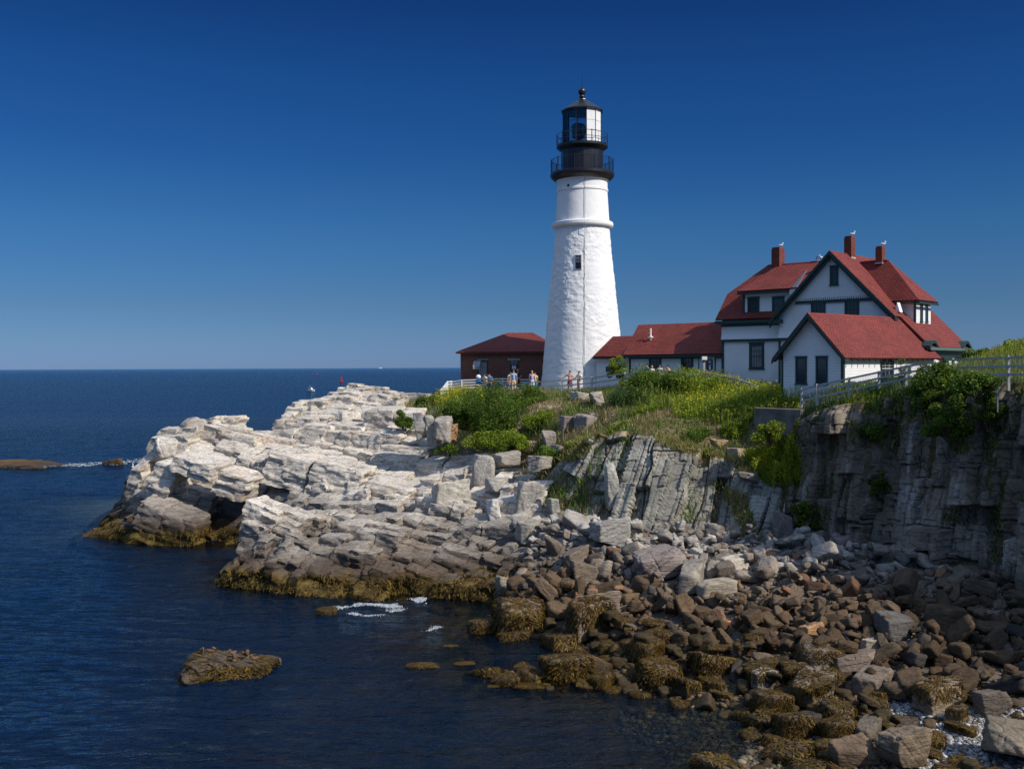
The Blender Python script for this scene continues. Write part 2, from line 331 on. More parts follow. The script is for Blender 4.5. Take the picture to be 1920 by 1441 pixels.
def bil(G, x, y):
    u = np.clip((np.asarray(x) - GX0) / GR, 0, G.shape[0] - 1.001); v = np.clip((np.asarray(y) - GY0) / GR, 0, G.shape[1] - 1.001)
    i = u.astype(int); j = v.astype(int); a = u - i; b = v - j
    return (G[i, j] * (1 - a) + G[i + 1, j] * a) * (1 - b) + (G[i, j + 1] * (1 - a) + G[i + 1, j + 1] * a) * b
# the line of the cliff foot, from the back of the point round to the right-hand cove
FOOT = [(-10, 112), (-11.5, 96), (-10.5, 86), (-8.6, 78), (-4.5, 73.5), (-2.0, 69.5), (-.2, 66), (1.0, 61.5), (3.07, 58.6), (7.2, 57.2), (10.9, 56.2), (13.2, 55.9), (15.2, 54.7), (17.3, 52.2), (19.5, 49.2), (21.3, 46.4), (22.2, 43.5), (24.2, 38), (27, 30), (31, 22), (36, 10)]
def sd_foot(x, y):                       # signed distance, positive on the landward side
    best = np.full(np.shape(x), 1e9); sgn = np.zeros(np.shape(x))
    for (ax, ay), (bx, by) in zip(FOOT[:-1], FOOT[1:]):
        dx, dy = bx - ax, by - ay; L2 = dx * dx + dy * dy
        t = np.clip(((x - ax) * dx + (y - ay) * dy) / L2, 0, 1); px, py = x - ax - t * dx, y - ay - t * dy
        d = np.hypot(px, py); m = d < best - 1e-9
        cr = dx * (y - ay) - dy * (x - ax)
        best = np.where(m, d, best); sgn = np.where(m, np.sign(cr), sgn)
    return best * sgn
GSD = sd_foot(GXX, GYY)
def wd_at(x):                            # how wide (in plan) the cliff band is
    return np.interp(x, [-12, -8, -3, 1, 4, 11, 13.5, 15.5, 18, 24], [6, 5, 5, 4.2, 3.6, 3.4, 2.6, 1.7, 1.5, 1.7])
def base_h(x, y, cut=0.0):
    sd = bil(GSD, x, y); w = sstep(0.0, 1.0, (sd - cut) / wd_at(x)); return bil(GLOW, x, y) * (1 - w) + bil(GHIGH, x, y) * w

def ledges(x, y, H, seed=3):
    """joint blocks and bedding ledges of the pale rock: a height for every plan position"""
    wx = x + .9 * fbm(x * .18, y * .18, 0, 2, 5); wy = y + .9 * fbm(x * .18, y * .18, 7, 2, 9)
    ca, sa = math.cos(R(-24)), math.sin(R(-24))
    u = wx * ca + wy * sa; v = -wx * sa + wy * ca
    out = H; idx = []
    for (lu, lv, jit, gu, gv, keep, sdn) in ((4.2, 2.3, .42, -.17, .05, .80, 1), (1.55, .95, .20, -.15, .10, .75, 2), (.62, .42, .07, -.1, .05, .5, 3)):
        jv = np.floor(v / lv + .25 * vn(u / lu * .7, v / lv * 0, 3.3, sdn)); sh = hsh(jv, 0, 0, seed + sdn)
        ju = np.floor(u / lu * (.75 + .5 * hsh(jv, 1, 0, seed)) + sh * 7)
        uc = (ju + .5 - sh * 7) / (.75 + .5 * hsh(jv, 1, 0, seed)) * lu; vc = (jv + .5) * lv
        if sdn == 1:
            xc = uc * ca - vc * sa; yc = uc * sa + vc * ca; Hc = base_h(xc, yc)
            Hc = np.where(np.abs(Hc - H) > 1.6, H, Hc)
        else:
            Hc = out
        r1 = hsh(ju, jv, 0, seed + 31 * sdn); r2 = hsh(ju, jv, 5, seed + 31 * sdn); r3 = hsh(ju, jv, 9, seed + 31 * sdn)
        if sdn == 1: cell = Hc + (r1 - .5) * 2 * jit + (gu + (r2 - .5) * .2) * (u - uc) + (gv + (r3 - .5) * .35) * (v - vc); out = H * (1 - keep) + cell * keep
        else: out = out + (r1 - .5) * 2 * jit + (r2 - .5) * .28 * (u - uc) + (r3 - .5) * .4 * (v - vc)
        fu = np.abs((u - uc) / lu * (.75 + .5 * hsh(jv, 1, 0, seed))); fv = np.abs((v - vc) / lv)
        edge = np.minimum((.5 - np.clip(fu, 0, .5)) * lu, (.5 - np.clip(fv, 0, .5)) * lv)
        crack = (r2 > .45) * (1 - sstep(.0, .10 if sdn < 3 else .05, edge)); out = out - crack * (.35, .16, .05)[sdn - 1]
    # bedding: thin terraces that dip to the right
    bed = out + .16 * x - .05 * y + .12 * fbm(x * .5, y * .5, 2, 2, 40)
    for th, am in ((.62, .8), (.2, .55)):
        k = bed / th; f = k - np.floor(k); out = out + am * th * (sstep(.62, .98, f) - f)
        bed = out + .16 * x - .05 * y
    out = out + .05 * fbm(x * 1.6, y * 1.6, 0, 3, 60)
    return out
HERO_BUMPS = []
def rocky_weight(x, y):
    """1 where bare pale rock is, 0 on the boulder beach, the turf and deep under water"""
    sd = bil(GSD, x, y) + 1.2 * vn(x * .5, y * .5, 0, 71)
    left = 1 - sstep(-.5, 2.0, x + (y - 58) * -.18 + .6 * vn(x, y, 0, 8))      # fades toward the beach
    up = 1 - sstep(.5, 2.2, sd)
    return np.clip(left * up, 0, 1)
def ground(x, y, cut=.0):
    x = np.asarray(x, float); y = np.asarray(y, float)
    H = base_h(x, y, cut); w = rocky_weight(x, y)
    L = 0
    z = H + (L - H) * w * 0 - 1.1 * w + (1 - w) * (.14 * fbm(x * .9, y * .9, 0, 4, 21))
    return z
def gz(x, y): return float(ground(np.array([x]), np.array([y]))[0])

SEAW = np.array((.075, .045, .010)); OLIVE = np.array((.16, .115, .028)); WETR = np.array((.115, .085, .062)); MIDR = np.array((.27, .235, .195)); PALE = np.array((.63, .565, .475))
def tide_colour(x, y, z, pale=PALE, mid=MIDR, w0=0.0):
    n = .45 * fbm(x * .5, y * .5, z * .6, 3, 90) + .2 * fbm(x * 2.5, y * 2.5, z * 2.5, 2, 91); h = z + n + w0
    c = mixc(SEAW, OLIVE, sstep(-.2, .5, fbm(x * 1.7, y * 1.7, z * 1.7, 3, 33)))
    c = mixc(c, WETR, sstep(.85, 1.25, h)); c = mixc(c, mid, sstep(1.4, 2.3, h)); c = mixc(c, pale, sstep(2.4, 4.2, h))
    rust = sstep(.35, .6, fbm(x * .35, y * .35, z * .5, 3, 77)); c = c * (1 - .22 * rust[..., None] * np.array((0, .35, .7)))
    return c
def soil_colour(x, y, z):
    n = fbm(x * .6, y * .6, 0, 4, 55)
    c = mixc((.20, .145, .075), (.085, .085, .028), sstep(-.25, .25, n))
    return mixc(c, (.42, .34, .22), sstep(.3, .5, fbm(x * .9, y * .9, 3, 3, 56)))
def tile(x0, x1, y0, y1, r):
    xs = np.arange(x0, x1 + r * .5, r); ys = np.arange(y0, y1 + r * .5, r); X, Y = np.meshgrid(xs, ys, indexing='ij')
    Z = ground(X, Y, cut=1.0); w = rocky_weight(X, Y)
    # ledge relief also shifts sideways so risers are not perfectly plumb
    Xs = X + .10 * w * vn(X * .8, Y * .8, Z * 5, 13); Ys = Y + .10 * w * vn(X * .8, Y * .8, Z * 5, 14)
    sdv = bil(GSD, X, Y)
    tc = tide_colour(X, Y, Z)
    beach = mixc((.10, .072, .045), (.2, .17, .14), sstep(.3, 1.8, Z)); beach = mixc((.105, .082, .036), beach, sstep(-.9, .4, Z))
    turf = sstep(.3, 1.6, sdv + .5 * vn(X * .7, Y * .7, 0, 15))
    c = mixc(beach, tc, w); c = mixc(c, soil_colour(X, Y, Z), turf * (1 - w) )
    return np.stack([Xs, Ys, Z], 2).reshape(-1, 3), grid_faces(len(xs), len(ys)), c.reshape(-1, 3)
def join_parts(parts):
    V, F, C, b = [], [], [], 0
    for v, f, c in parts: V.append(v); F.append(f + b); C.append(c); b += len(v)
    return np.concatenate(V), np.concatenate(F), np.concatenate(C)

# ---- the pale rock itself: joint blocks, tilted and sheared along the bedding, each with ledged faces
BC, BS = math.cos(R(-22)), math.sin(R(-22))
def uv2xy(u, v): return u * BC - v * BS, u * BS + v * BC
def box_template(nu, nv, nw):
    """surface grid of a unit box (top and four sides) as quads"""
    vs, fs = [], []; b = 0
    def sheet(a, c, fn):
        nonlocal b
        A, Cc = np.meshgrid(np.linspace(-1, 1, a + 1), np.linspace(-1, 1, c + 1), indexing='ij')
        vs.append(np.stack(fn(A, Cc), 2).reshape(-1, 3)); fs.append(grid_faces(a + 1, c + 1) + b); b += (a + 1) * (c + 1)
    sheet(nu, nv, lambda A, C: (A, C, 1 + 0 * A))
    sheet(nu, nw, lambda A, C: (A, -1 + 0 * A, C)); sheet(nu, nw, lambda A, C: (-A, 1 + 0 * A, C))
    sheet(nv, nw, lambda A, C: (1 + 0 * A, A, C)); sheet(nv, nw, lambda A, C: (-1 + 0 * A, -A, C))
    return np.concatenate(vs), np.concatenate(fs)
def bed_w(p): return p[:, 2] + .20 * p[:, 0] - .10 * p[:, 1]
def rough_block(p, amp=1.0, seed=0):
    """ledges, chips and grain on block surfaces, as a sideways and downward shift depending on where the point is"""
    w = bed_w(p) + .10 * vn(p[:, 0] * .7, p[:, 1] * .7, 0 * p[:, 0], 3 + seed); k1 = np.floor(w / .34); k2 = np.floor(w / .11)
    sx = .17 * (hsh(k1, np.floor(p[:, 0] * .6), np.floor(p[:, 1] * .6), 5) - .5) + .075 * (hsh(k2, np.floor(p[:, 0] * 1.3), np.floor(p[:, 1] * 1.3), 6) - .5)
    sy = .17 * (hsh(k1, np.floor(p[:, 0] * .6), np.floor(p[:, 1] * .6), 7) - .5) + .075 * (hsh(k2, np.floor(p[:, 0] * 1.3), np.floor(p[:, 1] * 1.3), 8) - .5)
    q = p.copy(); n1 = vn(p[:, 0] * 2.2, p[:, 1] * 2.2, p[:, 2] * 4, 44); n2 = vn(p[:, 0] * 5, p[:, 1] * 5, p[:, 2] * 9, 45); n3 = vn(p[:, 0] * .9, p[:, 1] * .9, p[:, 2] * 1.2, 46)
    q[:, 0] += amp * (1.25 * sx + .02 * n1 + .02 * n2 + .035 * n3); q[:, 1] += amp * (1.25 * sy + .02 * n1 - .02 * n2 + .035 * n3); q[:, 2] += amp * (.05 * vn(p[:, 0] * 1.1, p[:, 1] * 2.4, p[:, 2], 47) + .02 * n2)
    return q
def make_block(uc, vc, lu, lv, ztop, depth, gu, gv, rot=0.0, lean=(.10, .12), res=.13):
    nu = max(3, int(lu / res)); nv = max(3, int(lv / res)); nw = max(4, int(depth / (res * .8)))
    q, f = box_template(nu, nv, nw)
    e = 30; r = 1 - .018 * (np.abs(q[:, 0] * q[:, 1]) ** e + np.abs(q[:, 1] * q[:, 2]) ** e + np.abs(q[:, 2] * q[:, 0]) ** e)
    a = q[:, 0] * r * lu / 2; b = q[:, 1] * r * lv / 2; zz = (q[:, 2] * r - 1) * depth / 2
    cr, sr = math.cos(rot), math.sin(rot); a2 = a * cr - b * sr; b2 = a * sr + b * cr
    zt = gu * a2 + gv * b2
    a2 = a2 + lean[0] * zz; b2 = b2 + lean[1] * zz
    X, Y = uv2xy(uc + a2, vc + b2)
    p = np.stack([X, Y, ztop + zt + zz], 1)
    return rough_block(p), f
def ledge_blocks():
    rng = np.random.default_rng(4); parts = []
    # the plan of the point in bedding axes
    v = -20.0; lim = []
    us, vs = [], []
    row = 0
    for vb in np.arange(28, 118, 2.05):
        u = -64 + rng.uniform(0, 3)
        while u < 0:
            lu = rng.choice([1.8, 3.0, 4.4, 6.0], p=[.2, .3, .3, .2]) * rng.uniform(.85, 1.15); lvv = 2.05 * rng.uniform(.95, 1.15)
            uc, vc = u + lu / 2, vb + rng.uniform(-.25, .25); u += lu * .985
            x, y = uv2xy(uc, vc)
            if not (-36 < x < 5 and 54 < y < 104): continue
            w = float(rocky_weight(np.array([x]), np.array([y]))[0]); h = float(base_h(np.array([x]), np.array([y]))[0])
            qx, qy = pix((x, y, h + .3))
            if w < .45 or h < .35 or (425 < qx < 515 and qy < 786): continue
            hx = [float(base_h(np.array([x + dx]), np.array([y + dy]))[0]) for dx, dy in ((BC, BS), (-BC, -BS), (-BS, BC), (BS, -BC))]
            su, sv = (hx[0] - hx[1]) / 2, (hx[2] - hx[3]) / 2
            gu = np.clip(su * .55 - .07, -.6, .5) + rng.normal(0, .05); gv = np.clip(sv * .45, -.35, .55) + rng.normal(0, .07)
            zt = h + rng.normal(0, .24) + .05 + .35 * (1 - float(sstep(.4, 2.2, h))); steep = math.hypot(su, sv)
            # split the big joint block into a few sub-blocks
            nsu = 1 + (rng.random() < .6) + (lu > 3 and rng.random() < .6) + (lu > 4.6 and rng.random() < .6) + (y < 66); nsv = 1 + (rng.random() < .65) + (y < 66 and rng.random() < .4)
            cu = np.sort(np.r_[-.5, (np.arange(1, nsu) / nsu - .5 + rng.uniform(-.12, .12, nsu - 1)), .5]); cv = np.r_[-.5, ([rng.uniform(-.15, .15)] if nsv == 2 else [-.2, .15] if nsv == 3 else []), .5]
            bt, bv = rng.normal(0, .03), rng.normal(0, .04)
            for j in range(nsv):
                for i in range(nsu):
                    a0, a1 = cu[i] * lu, cu[i + 1] * lu; b0, b1 = cv[j] * lvv, cv[j + 1] * lvv; uo, vo = (a0 + a1) / 2, (b0 + b1) / 2
                    dz = rng.choice([0, .12, -.14, .3, -.32], p=[.34, .2, .2, .13, .13]) + rng.normal(0, .03) - (rng.random() < .10) * rng.uniform(.4, 1.1) + gu * uo + gv * vo - (.25 * (1 - j) if nsv == 2 and steep > .3 else 0)
                    tu, tv = gu + bt + rng.normal(0, .02), gv + bv + rng.normal(0, .03)
                    dep = max(1.9 + 1.3 * min(steep, 1.6), (zt + 1.6) if h < 3.2 else 0)
                    near = y < 70
                    p, f = make_block(uc + uo, vc + vo, (a1 - a0) * .985, (b1 - b0) * .985, zt + dz, dep, tu, tv, rng.normal(0, .02), (.16 + rng.normal(0, .05), .16 + rng.normal(0, .06)), .115 if near else .14)
                    parts.append((p, f, tide_colour(p[:, 0], p[:, 1], p[:, 2]) * (1 + rng.normal(0, .05))))
    # the overhanging slabs over the dark recess at the left of the point
    for px, py, Y, lu, lv, dep, gu, gv in ((385, 858, 74.6, 3.6, 2.6, 1.15, -.22, .12), (330, 866, 75.6, 2.0, 2.0, 2.2, -.2, .1), (455, 884, 74.0, 2.6, 2.0, 1.7, -.25, .1), (650, 868, 73.2, 4.0, 2.2, 2.6, -.2, .1), (560, 850, 74.8, 3.6, 2.2, 2.2, -.2, .12), (740, 905, 69.6, 3.2, 2.0, 2.0, -.2, .1)):
        q = at(px, py, Y); u, w_ = q.x * BC + q.y * BS, -q.x * BS + q.y * BC; p, f = make_block(u, w_, lu, lv, q.z, dep, gu, gv, .03, (.3, .25), .11); parts.append((p, f, tide_colour(p[:, 0], p[:, 1], p[:, 2])))
    return parts
def tile_sunk(x0, x1, y0, y1, r):
    v, f, c = tile(x0, x1, y0, y1, r)
    return v, f, c
V, F, C = join_parts(ledge_blocks() + [tile(-34, 4.16, 54.5, 98, .16), tile(4, 30.3, 20, 80, .16), tile(-16, 4.16, 20, 54.7, .16), tile(-48, -16, 10, 54.5, .6), tile(-48, -34, 54.5, 120, .6), tile(-34, 64, 97.8, 122, .6),
                      tile(3.9, 64, 79.8, 98.1, .3), tile(30, 64, 10, 80.2, .4), tile(-16, 30, 10, 20, .5)])
print('headland verts', len(V))
headland = tag(link('headland', np_mesh('headland', V, F, C), M_ROCK), 'pale bedded rock point, turf and beach under the lighthouse', kind='structure')

# ------------------------------------------------------------------ the cliff faces: one sheet swept along the foot line
def resample(P, step):
    P = np.array(P, float); d = np.r_[0, np.cumsum(np.hypot(*np.diff(P, axis=0).T))]; s = np.arange(0, d[-1], step)
    return s, np.interp(s, d, P[:, 0]), np.interp(s, d, P[:, 1])
def smooth1(a, k):
    ker = np.hanning(k + 2)[1:-1]; ker /= ker.sum(); return np.convolve(np.pad(a, k, mode='edge'), ker, 'same')[k:-k]
def cliff(name, pts, step, seed, lean, amps, light, w_lo, dark, label):
    s, x, y = resample(pts, step); k = int(1.6 / step) | 1; x = smooth1(x, k); y = smooth1(y, k)
    tx = np.gradient(x); ty = np.gradient(y); l = np.hypot(tx, ty); tx /= l; ty /= l
    nx, ny = ty, -tx                                    # outward, toward the sea
    wd = wd_at(x)
    zf = bil(GLOW, x, y) - 1.0; xt, yt = x - nx * (wd + .3), y - ny * (wd + .3); zt = smooth1(bil(GHIGH, xt, yt) + .05, 31)
    H = float(np.max(zt - zf)); nt_ = int((H + 3) / step); t = np.linspace(0, 1.12, nt_)
    S = s[:, None] + 0 * t; T = t[None] + 0 * S; Tc = np.minimum(T, 1)
    prof = Tc * wd[:, None] + np.maximum(T - 1, 0) * 12          # a steep face that flattens at its head
    X = x[:, None] - nx[:, None] * prof; Y = y[:, None] - ny[:, None] * prof; Z = zf[:, None] + (zt - zf)[:, None] * Tc ** .92 - np.maximum(T - 1, 0) * 9
    lean_v = lean(S)
    u = S - lean_v * (Z - 3) + .12 * fbm(S * .25, Z * .25, 0, 2, seed); h = Z + .35 * vn(S * .4, Z * .4, 2, seed + 4)
    d = np.zeros_like(X); tone = np.ones_like(X)
    for (cw, chh, amp, sdn) in ((2.1, 8.5, amps[0], 1), (.95, 4.2, amps[1], 2), (.40, 1.5, amps[2], 3)):
        # irregular column widths through a warped coordinate
        uu = u / cw + .45 * vn(u / cw * .9, h * .12, 1.5, seed + sdn) + .10 * vn(u * .9, h * 1.1, 4, seed + sdn)
        ju = np.floor(uu); jh = np.floor(h / chh + hsh(ju, 3, 0, seed + sdn) * 5)
        r = hsh(ju, jh, 0, seed + 7 * sdn); r2 = hsh(ju, jh, 1, seed + 7 * sdn)
        fu = uu - ju - .5; fh = h / chh + hsh(ju, 3, 0, seed + sdn) * 5 - jh - .5
        d += amp * (2 * r - 1) + (r2 - .5) * amp * .9 * fu + (hsh(ju, jh, 2, seed) - .5) * amp * 1.2 * fh
        e = np.minimum((.5 - np.abs(fu)) * cw, (.5 - np.abs(fh)) * chh); d -= (r2 > .3) * (1 - sstep(0, .07, e)) * amp * .7
        tone *= 1 + .16 * (r2 - .5)
    d += .08 * fbm(S * 1.5, Z * 1.5, 0, 4, seed + 9) + .25 * fbm(S * .3, Z * .3, 0, 2, seed + 12)
    fade = np.clip((1.06 - T) / .12, 0, 1); d *= fade
    slope_n = .35
    X = X + nx[:, None] * d; Y = Y + ny[:, None] * d; Z = Z + d * slope_n * (light > .5)
    lt, lm = dark
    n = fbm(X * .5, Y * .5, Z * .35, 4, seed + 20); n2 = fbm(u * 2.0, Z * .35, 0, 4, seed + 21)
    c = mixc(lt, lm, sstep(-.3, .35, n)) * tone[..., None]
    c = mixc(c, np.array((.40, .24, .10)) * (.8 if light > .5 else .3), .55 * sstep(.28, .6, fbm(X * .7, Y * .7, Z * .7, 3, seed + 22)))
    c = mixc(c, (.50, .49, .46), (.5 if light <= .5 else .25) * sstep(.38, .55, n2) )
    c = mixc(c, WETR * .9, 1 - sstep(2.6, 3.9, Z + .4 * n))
    turf = sstep(.93, 1.02, T + .16 * fbm(S * .8, Z * .8, 5, 3, seed + 30)); c = mixc(c, soil_colour(X, Y, Z), turf)
    me = np_mesh(name, np.stack([X, Y, Z], 2).reshape(-1, 3), grid_faces(X.shape[0], X.shape[1])[:, ::-1], c.reshape(-1, 3))
    return me
mid_pts = [(.3, 64.0), (1.0, 61.5), (3.07, 58.6), (7.2, 57.2), (10.9, 56.2), (13.2, 55.9), (15.0, 55.2)]
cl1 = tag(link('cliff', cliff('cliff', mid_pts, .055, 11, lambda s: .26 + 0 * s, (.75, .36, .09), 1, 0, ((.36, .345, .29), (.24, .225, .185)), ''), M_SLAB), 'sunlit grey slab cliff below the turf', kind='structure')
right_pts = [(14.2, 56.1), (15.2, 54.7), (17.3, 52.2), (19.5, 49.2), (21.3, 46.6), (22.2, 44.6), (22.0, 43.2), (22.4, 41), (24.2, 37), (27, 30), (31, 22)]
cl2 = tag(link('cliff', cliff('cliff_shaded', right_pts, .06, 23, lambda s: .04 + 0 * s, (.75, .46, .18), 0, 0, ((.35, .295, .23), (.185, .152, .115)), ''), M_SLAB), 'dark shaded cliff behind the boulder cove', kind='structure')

# ------------------------------------------------------------------ the sea
def sea_mat():
    m, nt, p, N, L = newmat('sea_water')
    N.remove(p); out = N['Material Output']
    tc = nd(nt, 'ShaderNodeTexCoord'); dep = nd(nt, 'ShaderNodeAttribute', attribute_name='tint')
    def wav(rot, sx, sy, sc, det, w=0):
        mp = nd(nt, 'ShaderNodeMapping'); mp.inputs['Rotation'].default_value = (0, 0, R(rot)); mp.inputs['Scale'].default_value = (sx, sy, 1)
        L.new(tc.outputs['Object'], mp.inputs[0]); n = nd(nt, 'ShaderNodeTexNoise', i_Scale=sc, i_Detail=det, i_Roughness=.6); L.new(mp.outputs[0], n.inputs['Vector']); return n.outputs[0]
    w1 = wav(12, .45, 1.25, .9, 5.0); w2 = wav(-14, .5, 1.0, 2.6, 5.0); w3 = wav(8, .10, .40, .35, 3.0)
    b1 = nd(nt, 'ShaderNodeBump', i_Strength=1.0, i_Distance=.6); L.new(w1, b1.inputs['Height'])
    b2 = nd(nt, 'ShaderNodeBump', i_Strength=1.0, i_Distance=.2); L.new(w2, b2.inputs['Height']); L.new(b1.outputs[0], b2.inputs['Normal'])
    b3 = nd(nt, 'ShaderNodeBump', i_Strength=1.0, i_Distance=.5); L.new(w3, b3.inputs['Height']); L.new(b2.outputs[0], b3.inputs['Normal'])
    gl = nd(nt, 'ShaderNodeBsdfGlossy', i_Roughness=.08); L.new(b3.outputs[0], gl.inputs['Normal']); gl.inputs[0].default_value = (.60, .82, .98, 1)
    body = nd(nt, 'ShaderNodeBsdfDiffuse'); L.new(b3.outputs[0], body.inputs['Normal'])
    patch = wav(5, .02, .12, .3, 4.0)
    L.new(ramp(nt, patch, [(.35, (.0016, .0090, .026)), (.7, (.0030, .0185, .056))]), body.inputs[0])
    tr = nd(nt, 'ShaderNodeBsdfTransparent'); tr.inputs[0].default_value = (.62, .60, .44, 1)
    mx = nd(nt, 'ShaderNodeMixShader'); sep = nd(nt, 'ShaderNodeSeparateColor'); L.new(dep.outputs['Color'], sep.inputs[0])
    L.new(sep.outputs[0], mx.inputs[0]); L.new(tr.outputs[0], mx.inputs[1]); L.new(body.outputs[0], mx.inputs[2])
    fr = nd(nt, 'ShaderNodeFresnel', i_IOR=1.33); L.new(b3.outputs[0], fr.inputs['Normal'])
    fm = nd(nt, 'ShaderNodeMath', operation='MULTIPLY'); L.new(fr.outputs[0], fm.inputs[0]); fm.inputs[1].default_value = .85
    mx2 = nd(nt, 'ShaderNodeMixShader'); L.new(fm.outputs[0], mx2.inputs[0]); L.new(mx.outputs[0], mx2.inputs[1]); L.new(gl.outputs[0], mx2.inputs[2])
    L.new(mx2.outputs[0], out.inputs['Surface'])
    return m
M_SEA = sea_mat()
def sea_tile(x0, x1, y0, y1, r, wave=True):
    xs = np.arange(x0, x1 + r * .5, r); ys = np.arange(y0, y1 + r * .5, r); X, Y = np.meshgrid(xs, ys, indexing='ij')
    calm = sstep(-26, -4, X + (Y - 45) * .25 * (Y < 60)) * (Y < 62) if wave else 0
    a = .085 * (1 - .7 * calm) if wave else 0
    u = Y + .22 * X; w = fbm(X * .12, u * .42, 0, 3, 200) * 1.6 + fbm(X * .45, u * 1.3, 3, 3, 201) * .8 + (.35 * fbm(X * .9, u * 2.4, 6, 2, 202))
    Z = a * w * np.clip(np.minimum(np.minimum(X + 180, 80 - X), np.minimum(Y - 20, (260 - Y) / 11)) / 12, 0, 1)
    depth = np.where((X < GX0) | (Y > GY1), 9.0, -base_h(X, Y)); op = 1 - np.exp(-np.clip(depth, 0, 12) * .26); c = np.stack([op, op, op], 2)
    return np.stack([X, Y, Z], 2).reshape(-1, 3), grid_faces(len(xs), len(ys)), c.reshape(-1, 3)
def flat(x0, x1, y0, y1):
    return np.array([(x0, y0, 0), (x1, y0, 0), (x1, y1, 0), (x0, y1, 0)], float), np.array([[0, 1, 2, 3]]), np.ones((4, 3))
V, F, C = join_parts([sea_tile(-48, 16, 20, 62, .16), sea_tile(-48.1, 4, 61.9, 122, .22), sea_tile(-180, -47.9, 20, 122, .4), sea_tile(-180, 80, 121.9, 260, .55), flat(-4e4, -179.9, -200, 4e4), flat(-179.9, 4e4, 259.9, 4e4), flat(-179.9, 16, -200, 20.1), flat(79.9, 4e4, 100, 259.9), flat(4, 79.9, 100, 122)])
tag(link('sea', np_mesh('sea', V, F, C, smooth=True), M_SEA), 'deep blue sea with small waves', kind='structure')
# ================================================================== MATERIALS OF THE BUILDINGS
def siding_mat(name, col, pitch=.16, vertical=False, depth=.01):
    m, nt, p, N, L = newmat(name); uv = nd(nt, 'ShaderNodeUVMap'); sp = nd(nt, 'ShaderNodeSeparateXYZ'); L.new(uv.outputs[0], sp.inputs[0])
    d = nd(nt, 'ShaderNodeMath', operation='DIVIDE'); L.new(sp.outputs[0 if vertical else 1], d.inputs[0]); d.inputs[1].default_value = pitch
    fr = nd(nt, 'ShaderNodeMath', operation='FRACT'); L.new(d.outputs[0], fr.inputs[0])
    tc = nd(nt, 'ShaderNodeTexCoord'); no = nd(nt, 'ShaderNodeTexNoise', i_Scale=1.3, i_Detail=5.0); L.new(tc.outputs['Object'], no.inputs['Vector'])
    c = mixrgb(nt, 'MULTIPLY', 1.0, col, ramp(nt, no.outputs[0], [(.3, .94), (.7, 1.03)]))
    c = mixrgb(nt, 'MULTIPLY', 1.0, c, ramp(nt, fr.outputs[0], [(0, .70), (.10, .78), (.16, 1.0)]))       # a darker line along one edge of each board
    L.new(c, p.inputs['Base Color']); p.inputs['Roughness'].default_value = .55
    b = nd(nt, 'ShaderNodeBump', i_Strength=.12, i_Distance=depth); b.invert = True; L.new(fr.outputs[0], b.inputs['Height']); L.new(b.outputs[0], p.inputs['Normal'])
    return m
def brick_mat(name, c1, c2, mortar, bw, bh, ms=.02, rough=.8, bump=.01, var=.25):
    m, nt, p, N, L = newmat(name); uv = nd(nt, 'ShaderNodeUVMap')
    br = nd(nt, 'ShaderNodeTexBrick', i_Scale=1.0); L.new(uv.outputs[0], br.inputs['Vector'])
    br.inputs['Color1'].default_value = (*c1, 1); br.inputs['Color2'].default_value = (*c2, 1); br.inputs['Mortar'].default_value = (*mortar, 1)
    br.inputs['Brick Width'].default_value = bw; br.inputs['Row Height'].default_value = bh; br.inputs['Mortar Size'].default_value = ms; br.inputs['Mortar Smooth'].default_value = .3; br.inputs['Bias'].default_value = 0
    tc = nd(nt, 'ShaderNodeTexCoord'); no = nd(nt, 'ShaderNodeTexNoise', i_Scale=.7, i_Detail=6.0); L.new(tc.outputs['Object'], no.inputs['Vector'])
    no2 = nd(nt, 'ShaderNodeTexNoise', i_Scale=9.0, i_Detail=3.0); L.new(tc.outputs['Object'], no2.inputs['Vector'])
    c = mixrgb(nt, 'MULTIPLY', 1.0, br.outputs[0], ramp(nt, no.outputs[0], [(.3, 1 - var), (.7, 1 + var * .5)]))
    c = mixrgb(nt, 'MULTIPLY', 1.0, c, ramp(nt, no2.outputs[0], [(.3, .85), (.7, 1.1)]))
    L.new(c, p.inputs['Base Color']); p.inputs['Roughness'].default_value = rough; p.inputs['Specular IOR Level'].default_value = .3
    b = nd(nt, 'ShaderNodeBump', i_Strength=1.0, i_Distance=bump); b.invert = True; L.new(br.outputs['Fac'], b.inputs['Height']); L.new(b.outputs[0], p.inputs['Normal'])
    return m
M_ROOF = brick_mat('red_shingles', (.27, .050, .036), (.195, .037, .028), (.08, .018, .015), .30, .17, .022, .8, .012, .18)
M_BRICK = brick_mat('old_brick', (.24, .075, .045), (.17, .052, .035), (.20, .15, .11), .23, .085, .012, .85, .006, .2)
M_CHIM = brick_mat('chimney_brick', (.30, .075, .045), (.20, .05, .035), (.07, .04, .03), .23, .10, .014, .85, .006, .2)
M_SIDING = siding_mat('white_clapboard', (.86, .86, .84)); M_BOARD = siding_mat('white_vertical_boards', (.80, .80, .78), .14, True, .01)
M_GREEN = simple('dark_green_paint', (.016, .042, .036), .45, .5, .15, 3); M_WHITE = simple('white_paint', (.80, .80, .78), .5, .4, .05, 2)
M_BLACK = simple('black_iron_paint', (.012, .012, .014), .35, .6, .3, 3); M_DARKWIN = simple('window_glass', (.012, .015, .018), .06, .8, .3, 1.2)
M_BLIND = simple('window_blind', (.20, .21, .21), .5, .5, .2, 2); M_FLASH = simple('lead_flashing', (.42, .43, .42), .5, .5, .3, 4)
M_STONE = simple('grey_lintel_stone', (.30, .28, .25), .8, .3, .15, 5); M_CONC = simple('weathered_concrete', (.17, .16, .14), .9, .2, .35, 1.6, .02)
